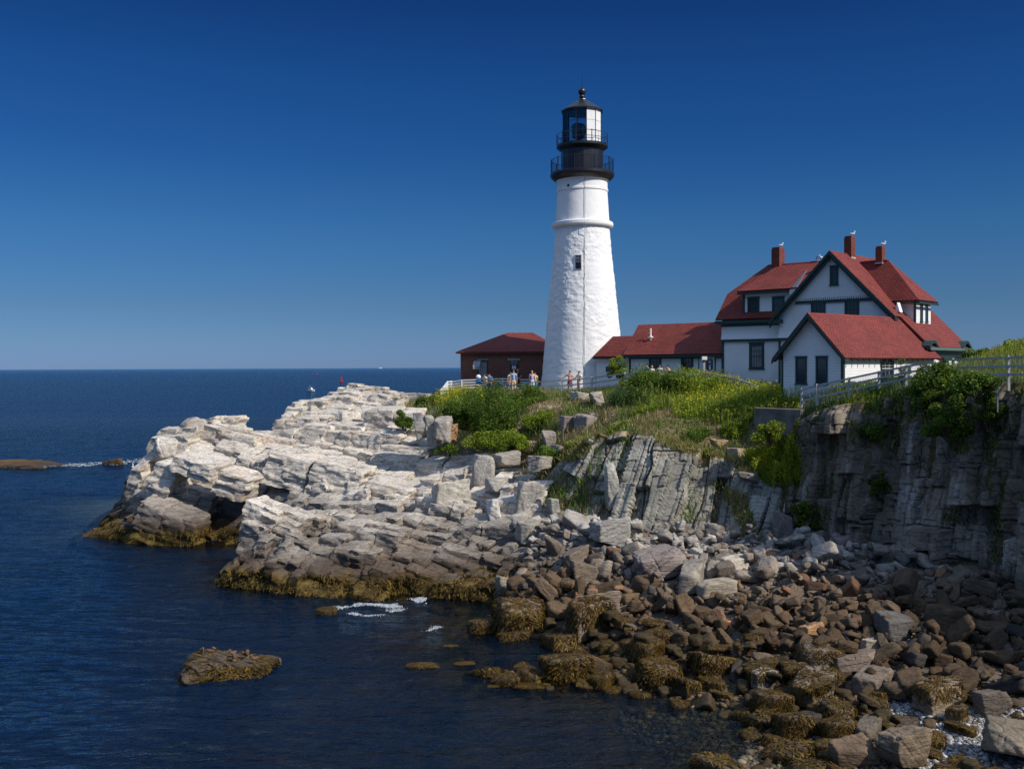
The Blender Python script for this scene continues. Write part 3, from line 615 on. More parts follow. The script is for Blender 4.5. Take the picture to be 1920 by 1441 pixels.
M_WOOD = simple('weathered_white_wood', (.40, .40, .385), .8, .3, .28, 8, .01); M_YELLOW = simple('ochre_handrail', (.55, .38, .10), .6, .4, .15, 3)
M_RED = simple('red_buoy_paint', (.45, .02, .03), .4, .5, .1, 3); M_STEEL = simple('grey_steel', (.25, .27, .29), .4, .5, .2, 3)
def tower_mat():
    m, nt, p, N, L = newmat('whitewashed_rubble'); tc = nd(nt, 'ShaderNodeTexCoord')
    no = nd(nt, 'ShaderNodeTexNoise', i_Scale=2.6, i_Detail=8.0, i_Roughness=.65); L.new(tc.outputs['Object'], no.inputs['Vector'])
    big = nd(nt, 'ShaderNodeTexNoise', i_Scale=.5, i_Detail=4.0); L.new(tc.outputs['Object'], big.inputs['Vector'])
    c = mixrgb(nt, 'MULTIPLY', 1.0, (.84, .835, .81), ramp(nt, big.outputs[0], [(.3, .95), (.7, 1.02)])); c = mixrgb(nt, 'MULTIPLY', 1.0, c, ramp(nt, no.outputs[0], [(.25, .86), (.42, 1.0)]))
    L.new(c, p.inputs['Base Color']); p.inputs['Roughness'].default_value = .75; p.inputs['Specular IOR Level'].default_value = .2
    b = nd(nt, 'ShaderNodeBump', i_Strength=.6, i_Distance=.02); L.new(no.outputs[0], b.inputs['Height']); L.new(b.outputs[0], p.inputs['Normal'])
    return m
M_TOWER = tower_mat()
def glass_mat():
    m, nt, p, N, L = newmat('lantern_glass'); N.remove(p)
    tr = nd(nt, 'ShaderNodeBsdfTransparent'); tr.inputs[0].default_value = (.86, .9, .92, 1); gl = nd(nt, 'ShaderNodeBsdfGlossy', i_Roughness=.03)
    fr = nd(nt, 'ShaderNodeFresnel', i_IOR=1.5); mx = nd(nt, 'ShaderNodeMixShader'); L.new(fr.outputs[0], mx.inputs[0]); L.new(tr.outputs[0], mx.inputs[1]); L.new(gl.outputs[0], mx.inputs[2]); L.new(mx.outputs[0], N['Material Output'].inputs[0]); return m
M_GLASS = glass_mat()

# ================================================================== THE LIGHTHOUSE
TY = 86.5
TC = at(1093, 722, TY); TX = TC.x
KT = TY / FPX
def tz(py): return at(1094, py, TY).z
def tr_(px): return px * KT
light = tag(empty('lighthouse', (TX, TY, gz(TX, TY))), 'tall white round stone lighthouse with black gallery, lantern and railings', 'lighthouse')
def lathe_dense(prof, nang, nz, disp):
    z = np.linspace(prof[0][1], prof[-1][1], nz); r = np.interp(z, [q[1] for q in prof], [q[0] for q in prof])
    th = np.linspace(0, 2 * math.pi, nang, endpoint=False); Z, T = np.meshgrid(z, th, indexing='ij'); Rr = r[:, None] + disp(T, Z, r[:, None])
    V = np.stack([TX + Rr * np.sin(T), TY - Rr * np.cos(T), Z], 2).reshape(-1, 3)
    i = np.arange(nz - 1)[:, None]; j = np.arange(nang)[None]; a = (i * nang + j).ravel(); b = (i * nang + (j + 1) % nang).ravel()
    return V, np.stack([a, b, b + nang, a + nang], 1)
def rubble(T, Z, r):
    # courses of uneven whitewashed stones: raised faces, sunk joints, lumps of old render
    arc = T * 2.9; hgt = Z + .28 * vn(arc * .8, Z * .8, 0, 301); row = np.floor(hgt / .34); sh = hsh(row, 0, 0, 302) * 9
    col = arc / (.45 + .35 * hsh(row, 1, 0, 303)) + sh + .2 * vn(arc, Z * 2, 1, 305); cj = np.floor(col)
    e = np.minimum(np.minimum(hgt / .34 - row, row + 1 - hgt / .34) * .34, np.minimum(col - cj, cj + 1 - col) * .6)
    stone = (hsh(cj, row, 0, 304) - .4) * .065 * sstep(.0, .07, e)
    lump = .085 * fbm(arc * 2.1, Z * 2.6, 0, 4, 306) + .035 * fbm(arc * .6, Z * .6, 0, 2, 307)
    return (stone + lump) * (.18 + .36 * sstep(-.4, .4, fbm(arc * .35, Z * .3, 4, 2, 309) + .35))
zt = [tz(v) for v in (760, 722, 700, 650, 600, 540, 480, 427)]
prof = [(tr_(v), z) for v, z in zip((83, 79, 76, 71.5, 67, 61, 54.5, 50.4), zt)]
V, F = lathe_dense(prof, 560, 620, rubble); link('tower', np_mesh('tower', V, F), M_TOWER).parent = light
for o in light.children: o.matrix_parent_inverse = parent_inv(light)
def lpart(name, prof, mat, n=48, parent=None, a0=0, smooth=False):
    return MB().lathe([(tr_(r), tz(y)) for r, y in prof], TX, TY, n, a0).build(name, mat, parent or light, smooth)
lpart('ledge', [(50, 429), (56.5, 427), (57.5, 425), (57.5, 420), (56.5, 418.5), (50, 417)], M_TOWER, 64)
V, F = lathe_dense([(tr_(50.4), tz(419)), (tr_(46.8), tz(361))], 260, 130, lambda T, Z, r: .16 * rubble(T, Z, r)); link('upper_tower', np_mesh('upper_tower', V, F), M_TOWER).parent = light
light.children[-1].matrix_parent_inverse = parent_inv(light)
lpart('upper_tower', [(46.8, 361.5), (48.2, 360.5), (48.2, 357), (47, 356), (47, 342), (49, 340.5), (49.5, 337), (53, 333), (53.5, 328)], M_TOWER, 64)
lpart('gallery_deck', [(51, 340), (55, 337), (58.5, 334), (60, 331), (60, 327), (59, 326), (38, 326)], M_BLACK, 48)
lpart('watch_room', [(39.5, 327), (39.5, 278), (42, 276)], M_BLACK, 16)
lpart('lantern_deck', [(39, 284), (44, 281), (48, 278), (48, 273.5), (34, 273)], M_BLACK, 48)
def ring(mb, rpx, y, w): 
    n = 48; mb.tube([(TX + tr_(rpx) * math.sin(2 * math.pi * k / n), TY - tr_(rpx) * math.cos(2 * math.pi * k / n), tz(y)) for k in range(n + 1)], w, 5)
def railing(rpx, ytop, ybot, npost, nbal, rails):
    mb = MB()
    for y in rails: ring(mb, rpx, y, .022)
    for k in range(npost):
        t = 2 * math.pi * (k + .5) / npost; x, y = TX + tr_(rpx) * math.sin(t), TY - tr_(rpx) * math.cos(t)
        mb.tube([(x, y, tz(ybot)), (x, y, tz(ytop - 1.5))], .035, 5)
    for k in range(nbal):
        t = 2 * math.pi * k / nbal; x, y = TX + tr_(rpx) * math.sin(t), TY - tr_(rpx) * math.cos(t)
        mb.tube([(x, y, tz(ybot)), (x, y, tz(ytop))], .011, 4)
    return mb.build('railing', M_BLACK, light)
railing(58, 301, 328, 10, 90, (301, 325)); railing(47.2, 253.5, 274, 10, 20, (253.5, 264))
# lantern room: twelve sides, glazed to the left, blank white panels to the right
A12 = [math.radians(9 + 30 * k) for k in range(12)]; RL = tr_(36.3)
def lp(k, y, rr=RL): a = A12[k % 12]; return (TX + rr * math.sin(a), TY - rr * math.cos(a), tz(y))
fr = MB()
for k in range(12): fr.tube([lp(k, 274), lp(k, 209)], .035, 5)
for y in (232, 251): fr.tube([lp(k, y) for k in range(-5, 1)], .02, 4); fr.tube([lp(k, y) for k in range(0, 8)], .012, 4)
for y in (210, 273): fr.tube([lp(k, y) for k in range(13)], .05, 4)
fr.build('lantern_frame', M_BLACK, light)
for k in range(12):
    white = k in (0, 1, 2, 3, 4)
    mb = MB(); a, b, c, d = lp(k, 272), lp(k + 1, 272), lp(k + 1, 210), lp(k, 210); nrm = Vector((TX, TY, 0)) - Vector(((a[0] + b[0]) / 2, (a[1] + b[1]) / 2, 0)); nrm = nrm.normalized() * .03
    mb.prism([a, b, c, d], tuple(nrm)); mb.build('white_panel' if white else 'glass_pane', M_WHITE if white else M_GLASS, light)
mb = MB().lathe([(tr_(5), tz(272)), (tr_(5), tz(262)), (tr_(12), tz(258)), (tr_(13), tz(236)), (tr_(10), tz(233))], TX - tr_(7), TY, 12); mb.build('lamp', simple('lamp_housing', (.05, .045, .04), .3, .6), light)
MB().lathe([(tr_(4), tz(254)), (tr_(5.5), tz(247)), (tr_(4), tz(240))], TX - tr_(-2), TY - tr_(9), 10).build('lamp_lens', simple('amber_glass', (.35, .22, .08), .1, .7), light)
lpart('lantern_roof', [(36, 213), (39.5, 211.5), (39.8, 208.5), (9, 188), (8.5, 186.5), (5, 186)], M_BLACK, 12, a0=R(9))
lpart('ventilator_ball', [(3.5, 187), (4, 184), (5.5, 182.5), (5.5, 181), (3.5, 180), (5, 178), (7, 174.5), (7.3, 172), (7, 169.5), (5, 166.5), (1, 165.5)], M_BLACK, 16, smooth=True)
MB().tube([(TX + .02, TY, tz(166)), (TX + .02, TY, tz(136))], [.03, .012], 5).build('lightning_rod', M_BLACK, light)
# windows, porthole and the cable
def tpt(px, py, off=0.0, prof=prof):        # point on the tower face at a sight line
    z = at(px, py, TY - 3).z; r = np.interp(z, [q[1] for q in prof], [q[0] for q in prof]) + off; d = ray(px, py)
    # intersect with the cylinder
    b = -2 * (d.x * TX + d.y * TY); a_ = d.x ** 2 + d.y ** 2; c_ = TX ** 2 + TY ** 2 - r * r; k = (-b - math.sqrt(b * b - 4 * a_ * c_)) / 2 / a_
    return Vector((d.x * k, d.y * k, EYE + d.z * k))
wf = MB()
def tbox(mb, x0, x1, y0, y1, o0, o1):
    a, b, c, d = tpt(x0, y1), tpt(x1, y1), tpt(x1, y0), tpt(x0, y0); n = Vector((a.x + b.x - 2 * TX, a.y + b.y - 2 * TY, 0)).normalized()
    mb.prism([tuple(p + n * o0) for p in (a, b, c, d)], tuple(n * (o1 - o0)))
win = MB(); tbox(win, 1078, 1091, 477, 505, -.1, .07); w_o = win.build('window', simple('window_reveal', (.62, .60, .57), .7, .3), light)
g = MB(); tbox(g, 1079.3, 1089.8, 478.2, 503.8, .06, .085); g.build('pane', M_DARKWIN, w_o)
sl = MB()
for x in (1082, 1085, 1088): tbox(sl, x - .3, x + .3, 479, 491, .08, .1)
for y in (484, 491): tbox(sl, 1080, 1089.5, y - .4, y + .4, .08, .1)
sl.build('sash', M_STEEL, w_o)
pc = [tr_(v) for v in (47,)]; upz = [(tr_(50.4), tz(419)), (tr_(46.8), tz(361)), (tr_(47), tz(340))]; upz = sorted(upz, key=lambda q: q[1])
pp = tpt(1066, 347.5, .02, upz); n = Vector((pp.x - TX, pp.y - TY, 0)).normalized(); ph = MB(); ph.tube([tuple(pp - n * .08), tuple(pp + n * .05)], .19, 14); q = ph.build('porthole', M_WHITE, light)
ph = MB(); ph.tube([tuple(pp - n * .05), tuple(pp + n * .06)], .125, 14); ph.build('pane', M_DARKWIN, q)
cab = MB(); pr_all = sorted(prof + upz, key=lambda q: q[1]); rr_ = random.Random(5)
cab.tube([tuple(tpt(1096.5 + rr_.uniform(-.6, .6) - max(0, y - 600) * .01, y, .07 if y > 428 or y < 416 else .32, pr_all)) for y in range(332, 716, 12)], .02, 4); cab.build('cable', simple('cable_grey', (.35, .35, .34), .7), light)

# ================================================================== HELPERS FOR HOUSES
def frame(ox, oy, a):                        # s to the right along the front, t away from it
    ca, sa = math.cos(R(a)), math.sin(R(a))
    def f(s, t, z): return (ox + ca * s + sa * t, oy - sa * s + ca * t, z)
    f.o = (ox, oy); f.ca = ca; f.sa = sa; return f
def s_at(fr, px, t=0.0):                     # s on the line t = const seen in column px (level horizon row used)
    d = ray(px, 640); k = d.x / d.y; x0, y0, _ = fr(0, t, 0); return (k * y0 - x0) / (fr.ca + k * fr.sa)
def t_at(fr, px, s=0.0):
    d = ray(px, 640); k = d.x / d.y; x0, y0, _ = fr(s, 0, 0); return (k * y0 - x0) / (fr.sa - k * fr.ca)
def z_at(fr, s, t, px, py): return at(px, py, fr(s, t, 0)[1]).z
def slab(name, fr, pts, parent, mat=None, th=.12):       # a roof slope: polygon thickened downwards
    P = [Vector(fr(*p)) for p in pts]; n = (P[1] - P[0]).cross(P[2] - P[0]).normalized()
    if n.z < 0: n = -n
    mb = MB(); mb.prism([tuple(p) for p in P], tuple(-n * th)); return mb.build(name, mat or M_ROOF, parent)
def poly(fr, pts, off, name, mat, parent):
    mb = MB(); P = [fr(*p) for p in pts]; o = Vector(fr(*[pts[0][i] + off[i] for i in range(3)])) - Vector(P[0]); mb.prism(P, tuple(o)); return mb.build(name, mat, parent)
def window(fr, parent, s0, s1, z0, z1, t=0.0, fw=.12, rows=2, cols=2, glass=None, axis='s', out=1, proud=.05, name='window', sash=None, shade=None):
    """frame with sill, glass and sash bars on a wall: axis 's' = on t=const (outward -t), 't' = on s=const (outward +s)"""
    def F(a, o, z): return fr(a, t - o, z) if axis == 's' else fr(t + o, a, z)
    f = MB(F); f.box(s0, s0 + fw, -.02, proud, z0, z1); f.box(s1 - fw, s1, -.02, proud, z0, z1); f.box(s0 + fw, s1 - fw, -.02, proud, z1 - fw, z1); f.box(s0 + fw, s1 - fw, -.02, proud, z0, z0 + fw * .7)
    f.box(s0 - .05, s1 + .05, -.02, proud + .05, z0 - .06, z0); f.box(s0 - .04, s1 + .04, -.02, proud + .04, z1, z1 + .06)
    o = f.build(name, M_GREEN, parent)
    g = MB(F); g.box(s0 + fw, s1 - fw, -.03, .012, z0 + fw * .7, z1 - fw); g.build('pane', glass or M_DARKWIN, o)
    b = MB(F); a0, a1, b0, b1 = s0 + fw, s1 - fw, z0 + fw * .7, z1 - fw; zm = (b0 + b1) / 2
    b.box(a0, a1, .012, .035, zm - .025, zm + .025)
    for i in range(1, cols): x = a0 + (a1 - a0) * i / cols; b.box(x - .012, x + .012, .012, .03, b0, b1)
    for i in range(1, rows): z = zm + (b1 - zm) * i / rows; b.box(a0, a1, .012, .03, z - .012, z + .012)
    b.build('sash', sash or M_GREEN, o)
    return o

# ================================================================== THE BRICK BUILDING LEFT OF THE TOWER
BY = 91.0; bf = frame(*at(864, 700, BY)[:2], 8)
brick = tag(empty('brick_building', bf(4, 4, 10.6)), 'low dark brick fog signal building with a red hip roof', 'building')
def bz(py, px=900): return z_at(bf, s_at(bf, px), 0, px, py)
bs1 = s_at(bf, 1045); z_e = bz(662.5); z_r = at(970, 624, BY + 4.2).z
MB(bf).box(0, bs1, 0, 8.4, 9.5, z_e).build('wall', M_BRICK, brick)
MB(bf).box(-.35, bs1 + .35, -.35, 8.75, z_e, z_e + .14).build('cornice', M_GREEN, brick)
rs0, rs1 = s_at(bf, 951, 4.2), s_at(bf, 999, 4.2); zz = z_e + .15; o_ = .4
for pts in ([(-o_, -o_, zz), (bs1 + o_, -o_, zz), (rs1, 4.2, z_r), (rs0, 4.2, z_r)], [(-o_, 8.8, zz), (bs1 + o_, 8.8, zz), (rs1, 4.2, z_r), (rs0, 4.2, z_r)], [(-o_, -o_, zz), (-o_, 8.8, zz), (rs0, 4.2, z_r)], [(bs1 + o_, -o_, zz), (bs1 + o_, 8.8, zz), (rs1, 4.2, z_r)]):
    slab('roof', bf, pts, brick)
MB(bf).box(-.02, .02, -.03, 0, 9.5, z_e).build('downpipe', M_STEEL, brick)
def bpx(x0, x1, y0, y1): return s_at(bf, x0), s_at(bf, x1), bz(y1), bz(y0)
a, b, c, d = bpx(895, 915, 676, 712); w = window(bf, brick, a, b, c, d, glass=simple('dusty_panes', (.22, .24, .24), .3, .5), rows=3, cols=4, sash=M_STEEL)
a, b, c, d = bpx(894, 916, 672.5, 675.5); MB(bf).box(a, b, -.08, .02, c, d).build('lintel', M_STONE, brick)
a, b, c, d = bpx(951.5, 975, 672, 675.5); MB(bf).box(a, b, -.08, .02, c, d).build('lintel', M_STONE, brick)
a, b, c, d = bpx(956, 971.5, 684, 727); dr = MB(bf).box(a, b, -.05, .02, 10.2, d).build('door', M_BLACK, brick)
a, b, c, d = bpx(956, 971.5, 676, 683); tl = MB(bf).box(a, b, -.05, .02, c, d).build('transom_window', M_DARKWIN, brick)
tb = MB(bf)
for i in range(1, 6): x = a + (b - a) * i / 6; tb.box(x - .02, x + .02, -.07, -.05, c, d)
tb.build('mullion', M_STEEL, tl)
a, b, c, d = bpx(960, 967.5, 685, 691.5); sg = MB(bf).box(a, b, -.08, -.05, c, d).build('notice', M_WHITE, dr)
sg2 = MB(bf)
for i, (u0, u1) in enumerate(((.1, .4), (.5, .9))): sg2.box(a + (b - a) * u0, a + (b - a) * u1, -.09, -.08, d - .1, d - .03)
sg2.box(a + .05, b - .05, -.09, -.08, c + .13, c + .15); sg2.build('lettering', M_DARKWIN, sg)
# the big curved metal horn hood left of the window
a, b, c, d = bpx(890.5, 898, 676, 692); hp = [( -1.15, c), (-1.15, c + .25), (-1.0, d - .25), (-.75, d - .05), (-.4, d), (0, d), (0, d - .12), (-.6, d - .2), (-.85, c + .1), (-.9, c)]
mb = MB(bf); mb.prism([(a, t, z) for t, z in hp], (0.0, 0.0, 0.0)); mb = MB(); P = [bf(a, t, z) for t, z in hp]; o2 = Vector(bf(b + .25, 0, 0)) - Vector(bf(a, 0, 0)); mb.prism(P, tuple(o2)); mb.build('air_hood', M_STEEL, brick)

# ================================================================== THE KEEPERS' HOUSE
KH = .746
A_ = (25.5 * KH, 78 * KH); af = frame(*A_, 50)          # annex frame: near corner of its gable end
aw = -s_at(af, 1466); aL = t_at(af, 1752)
rid_s = -aw / 2; t_r = t_at(af, 1678, rid_s)
gx0, gy0, _ = af(rid_s, t_r, 0); hf = frame(gx0, gy0, 42)   # main house frame, on the right foot of the big gable
house = tag(empty('keepers_house', hf(-5, 5, 11)), 'white clapboard house with red roofs, green trim and three brick chimneys', 'house')
GR0 = 10.3
def hz(px, py, t=0.0): return z_at(hf, s_at(hf, px, t), t, px, py)
def az(px, py, t=0.0): return z_at(af, s_at(af, px, t), t, px, py)
# --- annex
ze = az(1582, 656); zr = z_at(af, rid_s, 0, 1519, 586); zb = 10.4
poly(af, [(-aw, 0, zb), (0, 0, zb), (0, 0, ze), (rid_s, 0, zr - .15), (-aw, 0, ze)], (0, .15, 0), 'wall', M_SIDING, house)
MB(af).box(-.15, 0, .15, aL, zb, ze).build('wall', M_SIDING, house)
MB(af).box(-aw, -aw + .15, .15, aL, zb, ze).build('wall', M_SIDING, house)
sl_ = (zr - ze) / (aw / 2); ov = .42; zl = ze - sl_ * ov
for sg_ in (1, -1):
    e = rid_s + sg_ * (aw / 2 + ov); slab('roof', af, [(rid_s, -.45, zr), (rid_s, aL + .2 if sg_ < 0 else t_r + .3, zr), (e, aL + .2, zl), (e, -.45, zl)], house)
    mb = MB(); P = [af(rid_s, -.48, zr - .10), af(e, -.48, zl - .10), af(e, -.48, zl - .34), af(rid_s, -.48, zr - .36)]; mb.prism(P, tuple(Vector(af(0, .07, 0)) - Vector(af(0, 0, 0)))); mb.build('bargeboard', M_GREEN, house)
    mb = MB(); P = [af(rid_s, -.41, zr - .14), af(e, -.41, zl - .14), af(e, -.41, zl - .2), af(rid_s, -.41, zr - .2)]; mb.prism(P, tuple(Vector(af(0, .42, 0)) - Vector(af(0, 0, 0)))); mb.build('soffit', M_GREEN, house)
cb = MB(af); cb.box(-.14, .03, -.03, .14, zb, ze - .05); cb.box(-aw - .03, -aw + .1, -.03, .1, zb, ze); cb.build('corner_board', M_GREEN, house)
rt = MB(af); n_r = int(aL / .62)
for i in range(n_r): t = .35 + i * .62; rt.prism([(0.0, t, ze - .02), (ov - .03, t, zl - .1), (ov - .03, t, zl - .22), (0.0, t, ze - .2)], (0, .06, 0))
rt.build('rafter_tail', M_GREEN, house)
for x0, x1 in ((1492, 1513), (1530, 1552)):
    s0, s1 = s_at(af, x0), s_at(af, x1); z0, z1 = az(1520, 719), az(1520, 669); window(af, house, s0, s1, z0, z1, fw=.11, rows=1, cols=1)
t0, t1 = t_at(af, 1651), t_at(af, 1675); z1 = z_at(af, 0, t0, 1651, 670.5); window(af, house, t0, t1, z1 - 1.25, z1, axis='t', rows=3, cols=3, glass=M_DARKWIN, sash=simple('white_sash', (.6, .6, .58), .5))
# --- main body and big front gable
sG = s_at(hf, 1561); zA = z_at(hf, sG, 0, 1561, 470); zE = hz(1450, 599); gL = s_at(hf, 1450); hw = sG - gL; zE2 = zE
slp = (zA - zE) / hw; swL = s_at(hf, 1461); swR = sG + (sG - swL)
tM = .6; tR = 3.9 ; zM = zA - .25
D = 7.8
bL = s_at(hf, 1354, tM)
zbelt = hz(1400, 637, tM)
MB(hf).box(bL, swR - .1, tM, D - .6, GR0, zE - .05).build('wall', M_SIDING, house)
# flared shingle skirt between the storeys, on the left block and round the gable wall
def skirt(s0, s1, t, ztop):
    mb = MB(); P = [hf(s0, t, ztop), hf(s0, t - .06, ztop), hf(s0, t - .07, zbelt + .5), hf(s0, t - .17, zbelt + .06), hf(s0, t, zbelt + .06)]; mb.prism(P, tuple(Vector(hf(s1, 0, 0)) - Vector(hf(s0, 0, 0)))); mb.build('wall_skirt', M_SIDING, house)
    MB(hf).box(s0 - .04, s1 + .04, t - .16, t, zbelt - .12, zbelt + .055).build('belt_trim', M_GREEN, house)
zs = hz(1400, 611, tM)
skirt(bL, swL, tM, zs); skirt(swL, s_at(hf, 1500), 0, zE - .6)
# gable wall
zbrk = z_at(hf, sG, 0, 1561, 557)
poly(hf, [(swL, 0, GR0), (swR, 0, GR0), (swR, 0, zE + .2), (sG, 0, zA - .25), (swL, 0, zE + .2)], (0, .2, 0), 'wall', M_SIDING, house)
kb = (zA - .45 - zbrk) / slp
poly(hf, [(sG - kb, -.12, zbrk), (sG + kb, -.12, zbrk), (sG, -.12, zA - .5)], (0, .115, 0), 'gable_panel', M_BOARD, house)
dn = MB(hf); nn = 34
for i in range(nn):
    s = sG - kb + 2 * kb * (i + .5) / nn; dn.box(s - kb / nn * .55, s + kb / nn * .55, -.12, -.01, zbrk - .16, zbrk)
dn.build('dentil_trim', M_WHITE, house)
MB(hf).box(sG - kb - .05, sG + kb + .05, -.10, -.008, zbrk - .36, zbrk - .165).build('frieze', M_GREEN, house)
for sg_ in (1, -1):
    ex = hw + .1; e = sG + sg_ * ex; zl = zA - slp * ex
    for w0, w1, t0_, nm in ((.04, .30, -.55, 'bargeboard'), (.30, .52, -.42, 'bargeboard')):
        mb = MB(); P = [hf(sG, t0_, zA - w0), hf(e, t0_, zl - w0), hf(e, t0_, zl - w1), hf(sG, t0_, zA - w1 * 1.0)]; mb.prism(P, tuple(Vector(hf(0, .09, 0)) - Vector(hf(0, 0, 0)))); mb.build(nm, M_GREEN, house)
    mb = MB(); P = [hf(sG, -.46, zA - .16), hf(e, -.46, zl - .16), hf(e, -.46, zl - .24), hf(sG, -.46, zA - .24)]; mb.prism(P, tuple(Vector(hf(0, .46, 0)) - Vector(hf(0, 0, 0)))); mb.build('soffit', M_GREEN, house)
MB(hf).box(gL - .1, gL + .75, -.5, 0, zE - .28, zE - .02).build('eave_return', M_GREEN, house)
# roofs: left slope of the gable, the long right slope down to the porch
sP = 2.9 * KH; zP = zA - slp * (sP - sG)
slab('roof', hf, [(sG, -.5, zA), (sG, D - .2, zA), (gL - .1, D - .2, zE - slp * .1), (gL - .1, -.5, zE - slp * .1)], house)
t_p0 = t_at(hf, 1742, sP)
slab('roof', hf, [(sG, -.5, zA), (sG + hw + .1, -.5, zA - slp * (hw + .1)), (sG + hw + .1, .35, zA - slp * (hw + .1)), (sP, .35, zP), (sP, D + .1, zP), (sG, D + .1, zA)], house)
# main ridge to the left with its clipped hip end
sl0 = s_at(hf, 1441, tR); zRd = z_at(hf, sl0, tR, 1441, 496); zck = z_at(hf, bL, tM + 1.6, 1360, 551); eL = s_at(hf, 1341, tM - .4)
zEl = hz(1341, 599, tM - .4); f_ = (zck - zEl) / (zRd - zEl); tck = (tM - .4) + f_ * (tR - tM + .4)
slab('roof', hf, [(eL, tM - .4, zEl), (sG, tM - .4, zEl), (sG, tR, zRd), (sl0, tR, zRd), (eL, tck, zck)], house)
tb_ = 2 * tR - tM + .4; slab('roof', hf, [(eL, tb_, zEl), (sG, tb_, zEl), (sG, tR, zRd), (sl0, tR, zRd), (eL, 2 * tR - tck, zck)], house)
slab('roof', hf, [(eL, tck, zck), (eL, 2 * tR - tck, zck), (sl0, tR, zRd)], house)
poly(hf, [(bL, tM, GR0), (bL, D - .6, GR0), (bL, D - .6, zEl), (bL, 2 * tR - tck, zck - .1), (bL, tck, zck - .1), (bL, tM, zEl)], (.2, 0, 0), 'wall', M_SIDING, house)
MB(hf).box(eL, swL - .25, tM - .46, tM, zEl - .34, zEl - .12).build('eave_trim', M_GREEN, house)
MB(hf).box(bL - .05, swL, tM - .08, tM, zs - .02, zEl - .3).build('frieze', M_GREEN, house)
cb = MB(hf); cb.box(bL - .04, bL + .14, tM - .04, tM + .1, GR0, zbelt - .12); cb.box(swL - .04, swL + .12, -.04, .1, GR0, zbelt - .12); cb.build('corner_board', M_GREEN, house)
# windows of the front
def hwin(x0, x1, y0, y1, t=0.0, **k):
    s0, s1 = s_at(hf, x0, t), s_at(hf, x1, t); return window(hf, house, s0, s1, hz((x0 + x1) / 2, y1, t), hz((x0 + x1) / 2, y0, t), t=t, **k)
hwin(1405, 1433, 643, 691, tM, fw=.2, rows=2, cols=4, glass=M_BLIND)
hwin(1521, 1548, 561, 600, 0, fw=.14, rows=2, cols=3); hwin(1584, 1611, 561, 600, 0, fw=.14, rows=2, cols=3)
MB(hf).box(s_at(hf, 1521), s_at(hf, 1611), -.07, 0, hz(1565, 565), hz(1565, 559)).build('window_head', M_GREEN, house)
hwin(1556, 1572, 499, 534, -.12, fw=.16, rows=1, cols=1)
# left dormer
td = tM + .02; d0, d1 = s_at(hf, 1394, td), s_at(hf, 1512, td); zd1 = hz(1400, 546, td); zd0 = hz(1400, 590, td)
MB(hf).box(d0, d1, td, tR, zd0, zd1).build('dormer_wall', M_SIDING, house)
tq = tR - .35; zq = zRd - .18
slab('dormer_roof', hf, [(d0 - .3, td - .4, zd1 + .02), (sG, td - .4, zd1 + .02), (sG, tq, zq), (d0 - .3 + (zq - zd1) * .75, tq, zq)], house)
slab('dormer_roof', hf, [(d0 - .3, td - .4, zd1 + .02), (d0 - .3 + (zq - zd1) * .75, tq, zq), (d0 - .3, tR - .2, zd1 + .05)], house, th=.05)
MB(hf).box(d0 - .3, s_at(hf, 1483, td), td - .44, td, zd1 - .24, zd1 - .10).build('eave_trim', M_GREEN, house)
cb = MB(hf); cb.box(d0 - .04, d0 + .12, td - .05, td, zd0, zd1); cb.box(d0 - .1, d1, td - .08, td, zd0 - .07, zd0); cb.build('corner_board', M_GREEN, house)
sh = simple('green_shutter', (.02, .032, .03), .6)
hwin(1402, 1424, 558, 587, td, fw=.1, rows=1, cols=1, glass=sh); hwin(1448, 1471, 557, 586, td, fw=.13, rows=1, cols=1)
# the white cheek board where a small gable meets the dormer
a_, b_ = s_at(hf, 1480, td - .35), s_at(hf, 1513, td - .35)
P = [(a_, hz(1480, 552, td - .35)), (s_at(hf, 1485, td - .35), hz(1485, 553, td - .35)), (b_, hz(1513, 506, td - .35)), (s_at(hf, 1510, td - .35), hz(1510, 508, td - .35)), (a_ - .02, hz(1480, 545, td - .35))]
mb = MB(); mb.prism([hf(s, td - .35, z) for s, z in P], tuple(Vector(hf(0, .06, 0)) - Vector(hf(0, 0, 0)))); mb.build('cheek_board', M_WHITE, house)
# right cross wing / dormer with hip end and bright end wall
sW = .8 * KH; tw0, tw1 = t_at(hf, 1716, sW), t_at(hf, 1745, sW); zw1 = z_at(hf, sW, tw0, 1716, 562); zw0 = z_at(hf, sW, tw0, 1716, 603); tmid = (tw0 + tw1) / 2
sRk = s_at(hf, 1664, tmid); zRk = z_at(hf, sRk, tmid, 1664, 486)
MB(hf).box(sG + 1, sW, tw0, tw1, zw0 - .15, zw1).build('dormer_wall', M_SIDING, house)
oo = .38; E = [(sW + oo, tw0 - oo, zw1 - .02), (sW + oo, tw1 + oo, zw1 - .02)]; sbk = sG - 1.2
slab('dormer_roof', hf, [E[0], (sbk, tw0 - oo, zw1 - .02), (sbk, tmid, zRk), (sRk, tmid, zRk)], house)
slab('dormer_roof', hf, [E[1], (sbk, tw1 + oo, zw1 - .02), (sbk, tmid, zRk), (sRk, tmid, zRk)], house)
slab('dormer_roof', hf, [E[0], E[1], (sRk, tmid, zRk)], house)
mb = MB(hf); mb.box(sG + 2.5, sW + oo + .02, tw0 - oo - .02, tw0 - oo + .06, zw1 - .26, zw1 - .13); mb.box(sW + oo - .06, sW + oo + .04, tw0 - oo, tw1 + oo, zw1 - .26, zw1 - .13); mb.build('eave_trim', M_GREEN, house)
cb = MB(hf); cb.box(sW - .1, sW + .03, tw0 - .03, tw0 + .1, zw0 - .15, zw1 - .05); cb.box(sW, sW + .05, tw0, tw1, zw0 - .2, zw0 - .12); cb.build('corner_board', M_GREEN, house)
